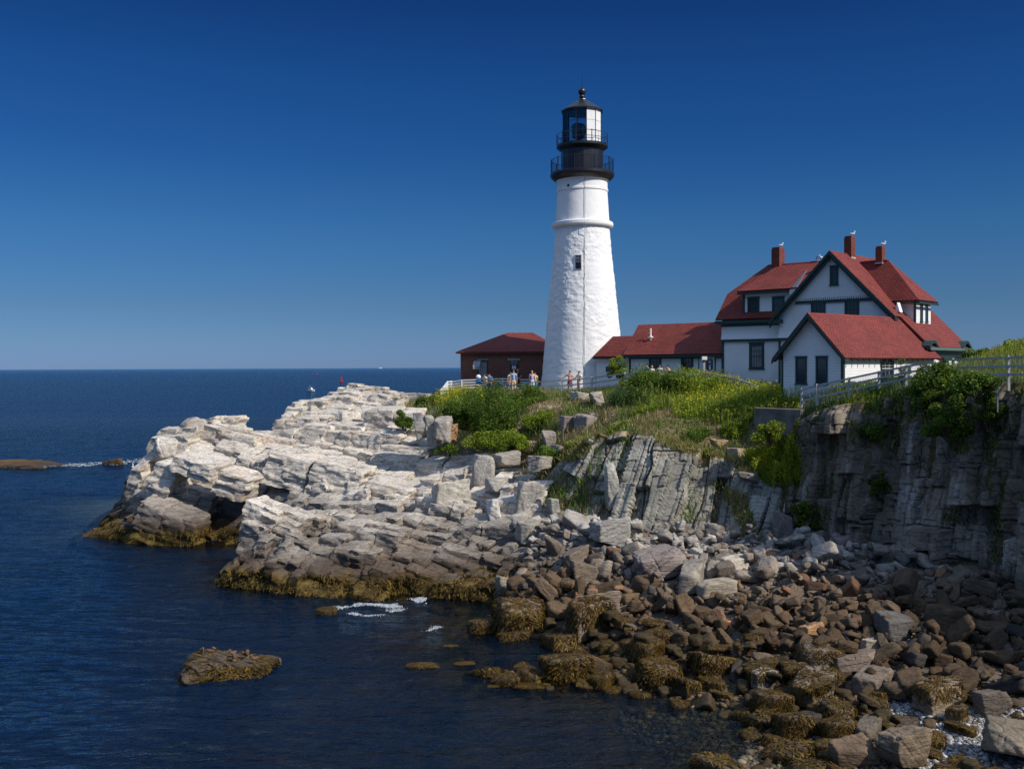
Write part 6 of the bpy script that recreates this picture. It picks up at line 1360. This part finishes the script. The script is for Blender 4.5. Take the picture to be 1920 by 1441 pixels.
fence('fence', 'white plank fence behind the visitors in front of the brick building', [(847,714,90,1.2),(866,711,89.5,1.2),(942,708,88.8,1.2),(1008,711,88.3,1.1)], (.08, .3, .52, .74), mat=M_WHITE)
fence('fence', 'white angled corner fence at the seaward end of the path', [(825,731,85.2,1.0),(833,722,87,1.1),(839,714,88.5,1.1),(847,713,90.2,1.2)], (.08, .3, .52, .74), mat=M_WHITE)
fence('fence', 'grey rail fence with netting on the mound in front of the wing', [(1172,700,74.2,1.2),(1218,696,72.6,1.2),(1238,691,71.5,1.3),(1296,700,70.5,1.2),(1345,702,69.5,1.1)], (.08, .45), mesh=True)
fence('fence', 'grey rail fence with wire netting dropping from the lamp post to the goldenrod', [(1345,701,69.4,1.1),(1384,709,68,1.0),(1420,722,66,1.0)], (.08, .45, .8), mesh=True)
fence('handrail', 'ochre handrail slanting down from the wing door', [(1316,697,72.5,.8),(1385,706,71.5,.8)], (.0,), pw=.06, mat=M_YELLOW)
fence('fence', 'grey netted rail fence climbing along the front of the white annex', [(1503,727,56.5,1.1),(1532,719,55.8,1.2),(1592,706,54.8,1.2),(1648,694,53.8,1.2),(1699,683,52.6,1.2),(1752,674,50,1.2)], (.10, .42, .74), mesh=True)
fence('fence', 'tall netted rail fence along the hill at the right edge', [(1787,671,49,1.2),(1891,666,46,1.6),(1990,664,43,1.6)], (.10, .48, .86), mesh=True)
p = at(1811, 740, 45.8); MB().tube([tuple(at(1870, 730, 45.7)), tuple(at(1870, 772, 45.7))], .035, 6).build('pipe', M_STEEL); tag(bpy.data.objects['pipe'], 'thin upright metal pipe at the top of the dark chasm', 'pipe')
# a path of pale concrete behind the fence
V = []; pth = [(835, 87.5), (900, 85.5), (990, 83.5), (1080, 80.5), (1140, 78.5)]
rows = [];
for px, Y in pth:
    for off in (-1.0, 0, 1.0): q = at(px, 735, Y + off); rows.append((q.x, Y + off, gz(q.x, Y + off) + .05))
# ================================================================== PEOPLE
SKIN = (.50, .27, .18)
_pm = {}
def pmat(col, name='cloth', rough=.8):
    k = (name, tuple(round(c, 3) for c in col))
    if k not in _pm: _pm[k] = simple(name, col, rough, .2, .1, 14)
    return _pm[k]
def skinned(name, verts, edges, radii, root, mat, parent, sub=1, mod=None):
    me = bpy.data.meshes.new(name); me.from_pydata(verts, edges, []); o = link(name, me, mat, parent)
    m = o.modifiers.new('skin', 'SKIN'); m.use_smooth_shade = True
    for i, r in enumerate(radii): me.skin_vertices[0].data[i].radius = (r, r) if not isinstance(r, tuple) else r
    me.skin_vertices[0].data[root].use_root = True
    s = o.modifiers.new('subdivision', 'SUBSURF'); s.levels = sub; s.render_levels = sub
    return o
def ellipsoid(mb, c, r, n=10, m=8, f=None):
    vs, fs = [], []
    for i in range(m + 1):
        for j in range(n):
            a = math.pi * i / m; b = 2 * math.pi * j / n; v = Vector((math.sin(a) * math.cos(b) * r[0], math.sin(a) * math.sin(b) * r[1], math.cos(a) * r[2]))
            if f: v = f(v)
            vs.append((c[0] + v.x, c[1] + v.y, c[2] + v.z))
    for i in range(m):
        for j in range(n): fs.append([i * n + j, i * n + (j + 1) % n, (i + 1) * n + (j + 1) % n, (i + 1) * n + j])
    mb.add(vs, fs)
def person(lab, px, py_top, Y, face=0.0, H=1.72, shirt=(.6, .6, .6), legs=(.1, .1, .12), hair=(.05, .03, .02), skin=SKIN, arm_l='down', arm_r='down', shorts=False, skirt=False, hat=None, long_hair=False, female=False, extra=None, feet=None, cat='person', sleeves='short', bend=0.0):
    p = at(px, py_top, Y); zf = p.z - H if feet is None else feet; root = tag(empty('person', (p.x, Y, zf), face), lab, cat, 'visitors around the lighthouse'); k = H / 1.75; sw = .185 if female else .205
    J = lambda x, y, z: (x * k, y * k + bend * max(0, z - .95) * -.6, z * k - abs(bend) * max(0, z - .95) * .1)
    vs = [J(0, 0, .96), J(0, .0, 1.12), J(0, .01, 1.30), J(0, 0, 1.44), J(0, -.01, 1.52), J(0, -.02, 1.60), J(0, -.015, 1.70)]; rad = [.135, .125, .145, .11, .055, .078, .07]; ed = [(0, 1), (1, 2), (2, 3), (3, 4), (4, 5), (5, 6)]
    vs.append(J(0, -.105, 1.605)); rad.append(.018); ed.append((5, 7))                       # nose
    arms = {}
    for sd, mode in ((-1, arm_l), (1, arm_r)):
        s0 = J(sd * sw, 0, 1.41)
        if mode == 'down': e, w, h = J(sd * (sw + .05), .02, 1.13), J(sd * (sw + .05), -.04, .88), J(sd * (sw + .045), -.06, .79)
        elif mode == 'rail': e, w, h = J(sd * (sw + .12), -.10, 1.18), J(sd * (sw + .22), -.30, 1.06), J(sd * (sw + .25), -.38, 1.03)
        elif mode == 'out': e, w, h = J(sd * (sw + .24), -.05, 1.28), J(sd * (sw + .46), -.08, 1.14), J(sd * (sw + .55), -.09, 1.10)
        elif mode == 'hip': e, w, h = J(sd * (sw + .17), .04, 1.16), J(sd * (sw + .0), -.10, 1.04), J(sd * (sw - .06), -.14, 1.02)
        else: e, w, h = J(sd * (sw + .07), -.02, 1.16), J(sd * (sw - .03), -.24, 1.24), J(sd * (sw - .10), -.27, 1.30)   # 'up': hand to the chest or face
        b = len(vs); vs += [s0, e, w, h]; rad += [.058, .043, .030, .034]; ed += [(3, b), (b, b + 1), (b + 1, b + 2), (b + 2, b + 3)]; arms[sd] = (s0, e, w)
        hv = Vector(h); dr = (hv - Vector(w)).normalized(); sdv_ = dr.cross(Vector((0, 1, 0))); sdv_ = sdv_.normalized() if sdv_.length > .1 else Vector((1, 0, 0))
        for fi, (off, ln) in enumerate(((-.03, .075), (-.01, .09), (.01, .085), (.03, .07))): vs.append(tuple(hv + sdv_ * off * k + dr * ln * k + Vector((0, -.012, -.01)))); rad.append(.0095); ed.append((b + 3, len(vs) - 1))
        vs.append(tuple(hv - sdv_ * .05 * k + dr * .02 * k)); rad.append(.011); ed.append((b + 3, len(vs) - 1))
    for sd in (-1, 1):
        b = len(vs); vs += [J(sd * .095, 0, .88), J(sd * .10, -.01, .50), J(sd * .10, .02, .10), J(sd * .11, -.10, .04)]; rad += [.10, .062, .042, .038]; ed += [(0, b), (b, b + 1), (b + 1, b + 2), (b + 2, b + 3)]
    rad = [r * k for r in rad]
    sk = pmat(skin, 'skin', .55); skinned('body', vs, ed, rad, 0, sk, root)
    # shirt
    tv = [J(0, 0, .93), J(0, 0, 1.12), J(0, .01, 1.30), J(0, 0, 1.43)]; tr = [.155, .145, .165, .115]; te = [(0, 1), (1, 2), (2, 3)]
    for sd in (-1, 1):
        s0, e, w = arms[sd]; b = len(tv); mid = tuple((Vector(s0) * .35 + Vector(e) * .65)) if sleeves == 'short' else e; tv += [s0, mid]; tr += [.075, .062]; te += [(3, b), (b, b + 1)]
        if sleeves == 'long': tv.append(w); tr.append(.045); te.append((b + 1, b + 2))
    skinned('shirt', tv, te, [r * k for r in tr], 0, pmat(shirt, 'shirt_cloth'), root)
    if skirt:
        MB().lathe([(.17 * k, .98 * k), (.20 * k, .80 * k), (.25 * k, .55 * k), (.24 * k, .52 * k)], 0, 0, 12).build('skirt', pmat(legs, 'skirt_cloth')).parent = root
    else:
        lv = [J(0, 0, .97), J(0, 0, .90)]; lr = [.15, .15]; le = [(0, 1)]
        for sd in (-1, 1):
            b = len(lv); lv += [J(sd * .095, 0, .80), J(sd * .10, -.01, .50)]; lr += [.115, .085 if not shorts else .10]; le += [(1, b), (b, b + 1)]
            if not shorts: lv.append(J(sd * .10, .02, .10)); lr.append(.065); le.append((b + 1, b + 2))
        skinned('trousers', lv, le, [r * k for r in lr], 0, pmat(legs, 'trouser_cloth'), root)
    hb = MB(); hc = J(0, .005, 1.665)
    ellipsoid(hb, hc, (.090 * k, .105 * k, .092 * k), f=lambda v: Vector((v.x, v.y + (.02 if v.z < 0 else 0), v.z if v.z > -.01 or v.y > 0 else -.01)))
    if long_hair: ellipsoid(hb, J(0, .075, 1.54), (.08 * k, .045 * k, .16 * k))
    hb.build('hair', pmat(hair, 'hair', .6), None, True).parent = root
    if hat:
        h2 = MB(); ellipsoid(h2, J(0, 0, 1.72), (.10 * k, .115 * k, .07 * k)); h2.lathe([(.15 * k, 1.70 * k), (.15 * k, 1.712 * k)], 0, 0, 12); h2.build('hat', pmat(hat, 'hat_cloth'), None, True).parent = root
    if extra: extra(root, k)
    return root
def bag(col, x, y, z, r):
    def f(root, k): m = MB(); ellipsoid(m, (x * k, y * k, z * k), (r[0], r[1], r[2])); m.build('bag', pmat(col, 'bag_cloth'), None, True).parent = root
    return f
PI = math.pi
person('man in white shirt and cream trousers leaning over the left end of the fence', 910, 700, 85.5, face=-.8, shirt=(.75, .73, .70), legs=(.62, .58, .50), hair=(.05, .03, .02), arm_l='up', arm_r='down', bend=.25)
person('man in blue polo shirt bent forward beside the man in white', 919, 699.5, 85.8, face=-.5, shirt=(.05, .22, .55), legs=(.03, .05, .12), hair=(.02, .015, .012), arm_l='up', arm_r='up', bend=.2)
person('person in a blue top half hidden between the two men at the fence', 914.5, 701, 86.5, face=2.4, H=1.65, shirt=(.04, .25, .60), legs=(.04, .04, .08))
person('man in light blue polo shirt and khaki trousers walking towards the fence', 963, 693.5, 84.5, face=.1, shirt=(.22, .50, .85), legs=(.60, .50, .33), hair=(.30, .12, .06), arm_l='down', arm_r='down', H=1.82)
person('person in pale green top behind the man in light blue', 957, 697, 87, face=.2, H=1.62, shirt=(.55, .68, .45), legs=(.4, .38, .3), hair=(.12, .06, .03))
person('person in dark clothes and a straw hat at the door of the brick building', 970.5, 693, 88.4, face=-.6, shirt=(.03, .03, .05), legs=(.03, .03, .04), hat=(.62, .46, .18), arm_l='up', arm_r='hip')
person('blonde woman in lilac top and pale blue skirt seen from behind', 997.5, 694.5, 81.8, face=PI, H=1.68, shirt=(.60, .42, .68), legs=(.50, .60, .70), hair=(.45, .27, .11), long_hair=True, female=True, skirt=True, arm_l='down', arm_r='down')
person('child in yellow and teal with a blue bag beside the woman in lilac', 1003.5, 698.5, 82.6, face=PI - .3, H=1.45, shirt=(.70, .65, .25), legs=(.03, .35, .40), hair=(.25, .14, .06), extra=bag((.02, .35, .5), .15, .1, .85, (.1, .08, .12)))
person('woman in coral top and dark red skirt pointing over the rail', 1068.5, 694.5, 78.6, face=-.5, H=1.72, shirt=(.78, .36, .28), legs=(.16, .06, .08), hair=(.04, .025, .02), female=True, skirt=True, arm_l='out', arm_r='hip', extra=bag((.7, .15, .18), .02, -.2, 1.1, (.09, .06, .09)))
person('woman in white blouse and cream trousers beside the woman in coral', 1085.5, 695, 78.4, face=-.9, H=1.72, shirt=(.78, .74, .66), legs=(.60, .52, .38), hair=(.05, .03, .02), female=True, arm_l='rail', arm_r='hip')
person('dark-haired man in blue shirt behind the mound left of the wing window', 1213, 681, 74.0, face=-1.2, shirt=(.10, .20, .50), legs=(.1, .1, .1), hair=(.03, .02, .018), arm_l='up')
person('blond child in white shirt between the man in blue and the rail post', 1222.5, 685, 73.6, face=.5, H=1.5, shirt=(.70, .74, .80), legs=(.2, .2, .25), hair=(.50, .36, .18))
person('brown-haired child in yellow top leaning on the rail post', 1237, 684, 72.6, face=-.3, H=1.45, shirt=(.70, .62, .35), legs=(.3, .3, .3), hair=(.18, .09, .05))
person('woman with long dark hair and coral top by the netted rail', 1252, 684, 72.4, face=-1.0, H=1.62, shirt=(.78, .40, .30), legs=(.2, .2, .25), hair=(.03, .02, .02), long_hair=True, female=True)
# pushchair beside the men
p = at(897, 702, 86.2); g_ = p.z - 1.15; st = tag(empty('pushchair', (p.x, 86.2, g_)), 'blue pushchair with white hood parked by the left rails', 'pushchair')
m = MB(); ellipsoid(m, (0, 0, .95), (.22, .26, .2)); o = m.build('hood', M_WHITE, None, True); o.parent = st
m = MB(); m.box(-.2, .2, -.2, .25, .45, .75); o = m.build('seat', pmat((.02, .12, .35), 'blue_cloth'), bevel=.05); o.parent = st
for x in (-.22, .22):
    m = MB(); m.tube([(x, -.35, .15), (x, .2, .7), (x, .45, 1.05)], .018, 5); o = m.build('frame', M_BLACK); o.parent = st
for x in (-.25, .25):
    for y in (-.35, .3): m = MB(); m.tube([(x - .02, y, .15), (x + .02, y, .15)], .15, 14); o = m.build('wheel', M_BLACK); o.parent = st
# ================================================================== BIRDS
def bird(name, lab, p, face, body, head, L_=.5, cat='bird', up=.0, group=None, beak=(.5, .3, .05), neck=.12):
    root = tag(empty(name, tuple(p), face), lab, cat, group); m = MB()
    ellipsoid(m, (0, 0, .16 * L_ / .5 + up), (.11 * L_ / .5, .24 * L_ / .5, .11 * L_ / .5), f=lambda v: Vector((v.x * (1 - max(0, v.y) * 1.2), v.y, v.z + max(0, v.y) * .25 + max(0, -v.y) * .25)))
    ellipsoid(m, (0, -.17 * L_ / .5, .24 * L_ / .5 + neck * .5), (.045, .05, neck)); ellipsoid(m, (0, -.19 * L_ / .5, .28 * L_ / .5 + neck), (.05, .07, .05))
    o = m.build('body', pmat(body, 'feathers'), None, True); o.parent = root
    m = MB(); m.tube([(0, -.24 * L_ / .5, .27 * L_ / .5 + neck), (0, -.33 * L_ / .5, .26 * L_ / .5 + neck)], [.02, .006], 5); o = m.build('beak', pmat(beak, 'beak')); o.parent = root
    for x in (-.04, .04): m = MB(); m.tube([(x, 0, .08 + up), (x, 0, -.03)], .01, 4); o = m.build('leg', pmat(beak, 'beak')); o.parent = root
    return root
# the low rock with resting birds
c = at_z(432, 1262, 0); me, ND = stone_mesh('rock', 9012, 'block', 6, 3.2); ext = np.array([v.co[:] for v in me.vertices]); r = 158 / FPX * c.y / np.ptp(ext[:, 0]); br_ = tag(empty('bird_rock', tuple(c)), 'low barnacled rock in open water where brown ducks rest', 'rock')
o = put_boulder(me, (c.x, c.y + .3, .18), r, (0, .05, 0), (.12, .095, .07), None, .62); o.name = 'stone'; o.location = (0, .3, .0); o.parent = br_; br_o = o
wm = weed_obj_mesh('seaweed', 9100, ND, 2600, lo=-.9, zmin=-.7, wid=.014, ln=(.05, .22)); w = bpy.data.objects.new('seaweed', wm); COL.objects.link(w); w.parent = br_; w.location = (0, .3, .02); w.scale = (r * 1.0, r * 1.0, r * .56); w.rotation_euler = o.rotation_euler
DD = [(371,1232,.6,'at the left tip of the rock'),(388,1222,1.4,'sitting highest at the left of the rock'),(386,1230,1.5,'just below the highest sitting duck'),(430,1230,-.9,'head tucked, alone left of the middle of the rock'),(457,1222,.1,'standing on the crest in the middle of the rock'),(452,1231,1.3,'crouched below the duck on the crest'),(439,1247,.3,'on the near side of the rock'),(478,1245,-1.2,'facing right beside the white wash'),(515,1228,.2,'standing upright at the far right on a drowned ledge')]
bme = me; bv_ = ext * np.array((r, r, r * .62)); 
for px, py, fc, w_ in DD:
    q = at(px, py + 3, c.y); near_ = bv_[np.argmin(np.abs(bv_[:, 0] + c.x - q.x) + (bv_[:, 2] < 0) * 9 + np.abs(bv_[:, 1] - (-.2 if py > 1240 else .5)))]
    tp_ = bv_[(np.abs(bv_[:, 0] + c.x - q.x) < .12)]; yy = c.y + .3 + (-.35 if py > 1240 else .25)
    if px > 510: q.z = .12; yy = c.y + .9
    else:
        tt = tp_[np.argsort(np.abs(tp_[:, 1] - (yy - c.y - .3)) - tp_[:, 2] * .6)][:3]; q.z = float(tt[:, 2].max()) + .06 if len(tt) else .3
    bird('duck', 'reddish brown duck ' + w_, (q.x, yy, q.z), fc, (.15, .085, .05), (.13, .07, .045), .36, 'duck', group='ducks on the low rock', neck=.05)
q = at_z(530, 1245, 0)
o = put_boulder(stone_mesh('rock', 9005, 'slab', 4)[0], (q.x - .25, c.y + 1.0, -.08), .42, (0, 0, .3), (.09, .07, .04), None, .5); o.name = 'rock'; tag(o, 'drowned brown ledge just breaking the water right of the duck rock', 'rock')
bird('gull', 'white gull standing on the dark rock at the left tip of the point', at(249, 880, 79.5), .4, (.75, .75, .74), (.8, .8, .8), .55, 'gull', neck=.14)
q = at(243, 893, 79.5); o = put_boulder(stone_mesh('rock', 9007, 'block', 5)[0], (q.x + .5, 79.8, q.z - .55), .95, (0, 0, .3), (.10, .075, .05), None, .7); o.name = 'rock'; tag(o, 'dark wet block under the lone white gull', 'rock')
for i, (chp, w_) in enumerate(zip(CH, ('left', 'tallest middle', 'right'))):
    p = Vector(chp); bird('gull', f'white gull perched on the {w_} chimney', p + Vector((.12 - .1 * i * 0, 0, .03)), 1.2, (.78, .78, .77), (.8, .8, .8), .36, 'gull', group='gulls on the chimneys', neck=.07)
s = s_at(hf, 1534, tR)
bird('gull', 'grey and white gull on the ridge left of the gable peak', Vector(hf(s, tR, zRd)) + Vector((.2, 0, .12)), -1.0, (.55, .56, .58), (.7, .7, .7), .36, 'gull', neck=.06)
# ================================================================== OUT AT SEA
def boat(lab, px, py, Lm, face):
    p = at_z(px, py, 0); root = tag(empty('motor_boat', (p.x, p.y, 0), face), lab, 'boat')
    m = MB(); n = 10; vs = []; fs = []
    for i in range(n + 1):
        u = i / n; x = (u - .5) * Lm; w = Lm * .17 * (1 - max(0, (u - .45) / .55) ** 2.2); zt_ = Lm * (.13 + .06 * u * u)
        vs += [(x, -w, zt_), (x, -w * .75, -.1), (x, 0, -.25), (x, w * .75, -.1), (x, w, zt_)]
    for i in range(n):
        for j in range(4): fs.append([i * 5 + j, i * 5 + j + 1, i * 5 + 6 + j, i * 5 + 5 + j])
        fs.append([i * 5, i * 5 + 5, i * 5 + 9, i * 5 + 4])
    fs.append([0, 4, 3, 2, 1]); m.add(vs, fs); m.build('hull', M_WHITE).parent = root
    m = MB(); m.prism([(-Lm * .22, -Lm * .11, Lm * .14), (Lm * .18, -Lm * .11, Lm * .16), (Lm * .06, -Lm * .11, Lm * .34), (-Lm * .22, -Lm * .11, Lm * .34)], (0, Lm * .22, 0)); m.build('cabin', M_WHITE).parent = root
    m = MB(); m.prism([(-Lm * .18, -Lm * .114, Lm * .22), (Lm * .10, -Lm * .114, Lm * .22), (Lm * .055, -Lm * .114, Lm * .31), (-Lm * .18, -Lm * .114, Lm * .31)], (0, Lm * .228, 0)); m.build('window', M_DARKWIN).parent = root
    m = MB(); m.box(-Lm * .26, Lm * .1, -Lm * .12, Lm * .12, Lm * .34, Lm * .365); m.build('roof', M_WHITE).parent = root
    m = MB(); m.tube([(-Lm * .1, 0, Lm * .36), (-Lm * .1, 0, Lm * .62)], Lm * .006, 4); m.build('antenna', M_WHITE).parent = root
    return root
boat('small white motor boat with a cabin heading right, off the point', 583, 733, 5.4, -.5)
boat('tiny distant white vessel on the horizon above the turf edge', 713, 690.4, 60, .1)
def buoy(lab, px, py, hpx):
    p = at_z(px, py, 0); h = hpx / FPX * p.y; root = tag(empty('buoy', (p.x, p.y, 0)), lab, 'buoy', None)
    MB().lathe([(h * .17, -.3), (h * .2, h * .05), (h * .2, h * .16), (h * .14, h * .2)], 0, 0, 14).build('float', M_RED).parent = root
    m = MB()
    for k in range(4): a = PI / 4 + k * PI / 2; m.tube([(h * .14 * math.cos(a), h * .14 * math.sin(a), h * .18), (h * .07 * math.cos(a), h * .07 * math.sin(a), h * .85)], h * .02, 4)
    m.box(-h * .1, h * .1, -h * .1, h * .1, h * .52, h * .72); m.box(-h * .08, h * .08, -h * .08, h * .08, h * .84, h * .88); m.build('tower', M_RED).parent = root
    MB().tube([(0, 0, h * .87), (0, 0, h)], h * .035, 6).build('light', M_BLACK).parent = root
buoy('red light buoy standing in the sea above the skyline rocks', 640, 716, 14); buoy('small faint red buoy farther out left of the light buoy', 594.5, 702.5, 6)
# the reef off the point
def reef(lab, px0, px1, py, hpx, seed):
    p = at_z((px0 + px1) / 2, py, 0); me, ND = stone_mesh('reef', seed, 'slab', 5, 1.6); e = np.array([v.co[:] for v in me.vertices]); wx = np.ptp(e[:, 0]); r = (px1 - px0) / FPX * p.y / wx; sq = hpx / FPX * p.y / (np.ptp(e[:, 2]) * r) * 2.0
    o = put_boulder(me, (p.x, p.y + .5, 0), r, (0, 0, 0), (.13, .075, .028), None, sq); o.scale[1] = r * .5; o.name = 'reef'; tag(o, lab, 'reef'); return p
reef('long low brown reef awash at the left edge', -40, 122, 874, 8, 9301); reef('short brown reef rock in the surf between the long reef and the point', 189, 228, 871, 11, 9302); reef('thin weedy spit in front of the long reef', 30, 84, 879, 4, 9303)
o = put_boulder(stone_mesh('rock', 9400, 'round', 5)[0], tuple(at_z(612, 1150, 0) + Vector((0, .2, -.1))), .62, (0, 0, 0), (.13, .09, .03), weed_obj_mesh('seaweed', 9401, stone_mesh('x', 9400, 'round', 2)[1], 900, lo=-.8, zmin=-.6, wid=.02, ln=(.1, .4)), .8); o.name = 'rock'; tag(o, 'small weedy rock in the surf in front of the ledges', 'rock')
for i, (px, py, w, lab) in enumerate([(790,1247,64,'long floating mat of brown weed'),(870,1243,40,'brown weed mat nearest the shore mounds'),(1000,1283,70,'weedy ledge just awash left of the shaggy mound'),(925,1285,26,'tiny patch of drowned weed below the tasselled mound'),(845,1210,30,'small drowned weed patch off the shore'),(1040,1262,60,'low weed heap behind the shaggy mound')]):
    p = at_z(px, py, 0); me, ND = stone_mesh('weed_ledge', 9500 + i, 'slab', 4); r = w / FPX * p.y / 2; o = put_boulder(me, (p.x, p.y, -.02), r, (0, 0, 0), (.10, .065, .018), weed_obj_mesh('seaweed', 9550 + i, ND, 500, lo=-.4, zmin=-.1, wid=.025, ln=(.1, .5)), .38); o.name = 'rock'; tag(o, lab, 'rock')
# white water
def foam(lab, pts, n, size, seed, spread, z=.05, dens=None):
    rg = np.random.default_rng(seed); P = np.array(pts, float); seg = rg.integers(0, len(P) - 1, n); u = rg.random(n); q = P[seg] * (1 - u)[:, None] + P[seg + 1] * u[:, None]; w = q[:, 2] * spread
    px = q[:, 0] + rg.normal(0, 1, n) * w * 1.6; py = q[:, 1] + rg.normal(0, 1, n) * w * .38
    dirs = [at_z(a, b, z) for a, b in zip(px, py)]; X = np.array([[d[0], d[1], z] for d in dirs]); keep = fbm(X[:, 0] * 1.6, X[:, 1] * 1.6, 0, 3, seed) > (-.12 if dens is None else dens); X = X[keep]; m = len(X)
    k = 7; a = rg.uniform(0, 6.28, m); s = rg.uniform(.3, 1, m) * size; th = np.linspace(0, 2 * PI, k, endpoint=False)[None] + a[:, None]; rr = s[:, None] * rg.uniform(.5, 1.2, (m, k)); V = np.stack([X[:, 0:1] + rr * np.cos(th) * 1.6, X[:, 1:2] + rr * np.sin(th) * .9, X[:, 2:3] + rg.uniform(-.03, .05, (m, k)) + 0 * th], 2)
    F = np.stack([np.stack([np.arange(m) * k + i for i in (0, j, j + 1)], 1) for j in range(1, k - 1)], 1).reshape(-1, 3)
    return tag(link('foam', np_mesh('foam', V.reshape(-1, 3), F, np.tile((.8, .82, .83), (m * k, 1))), M_FOAM), lab, 'foam', kind='stuff')
def foam_mat():
    m, nt, p, N, L = newmat('foam'); p.inputs['Base Color'].default_value = (.62, .67, .70, 1); p.inputs['Roughness'].default_value = .8
    t = nd(nt, 'ShaderNodeBsdfTransparent'); mx = nd(nt, 'ShaderNodeMixShader', i_0=.55); L.new(t.outputs[0], mx.inputs[1]); L.new(p.outputs[0], mx.inputs[2]); L.new(mx.outputs[0], N['Material Output'].inputs[0]); return m
M_FOAM = foam_mat()
foam('white surf breaking along the reef at the left edge', [(0,873,3),(60,876,2),(110,871,2.5),(150,871,4),(190,868,3),(235,866,6),(280,864,5),(292,862,2)], 4200, .085, 1, 1.1, dens=0.0)
foam('white wash in front of the ledges and around the small weedy rock', [(618,1143,3),(650,1134,3),(700,1132,3),(740,1137,3),(760,1130,5),(785,1126,6),(795,1122,3)], 3600, .024, 2, 1.3, dens=0.08)
foam('white streak left behind the wash', [(660,1150,2),(690,1153,2),(735,1148,4),(750,1142,3)], 1300, .022, 3, 1.4, dens=.10)
foam('little white ripple off the weed mounds', [(795,1181,2),(810,1180,3),(822,1174,2)], 330, .018, 4, 1.2, dens=.08)
foam('white swirl right of the duck rock', [(490,1247,2),(500,1244,3),(512,1244,2),(517,1239,1.5)], 420, .016, 5, 1.2, z=.06, dens=.06)
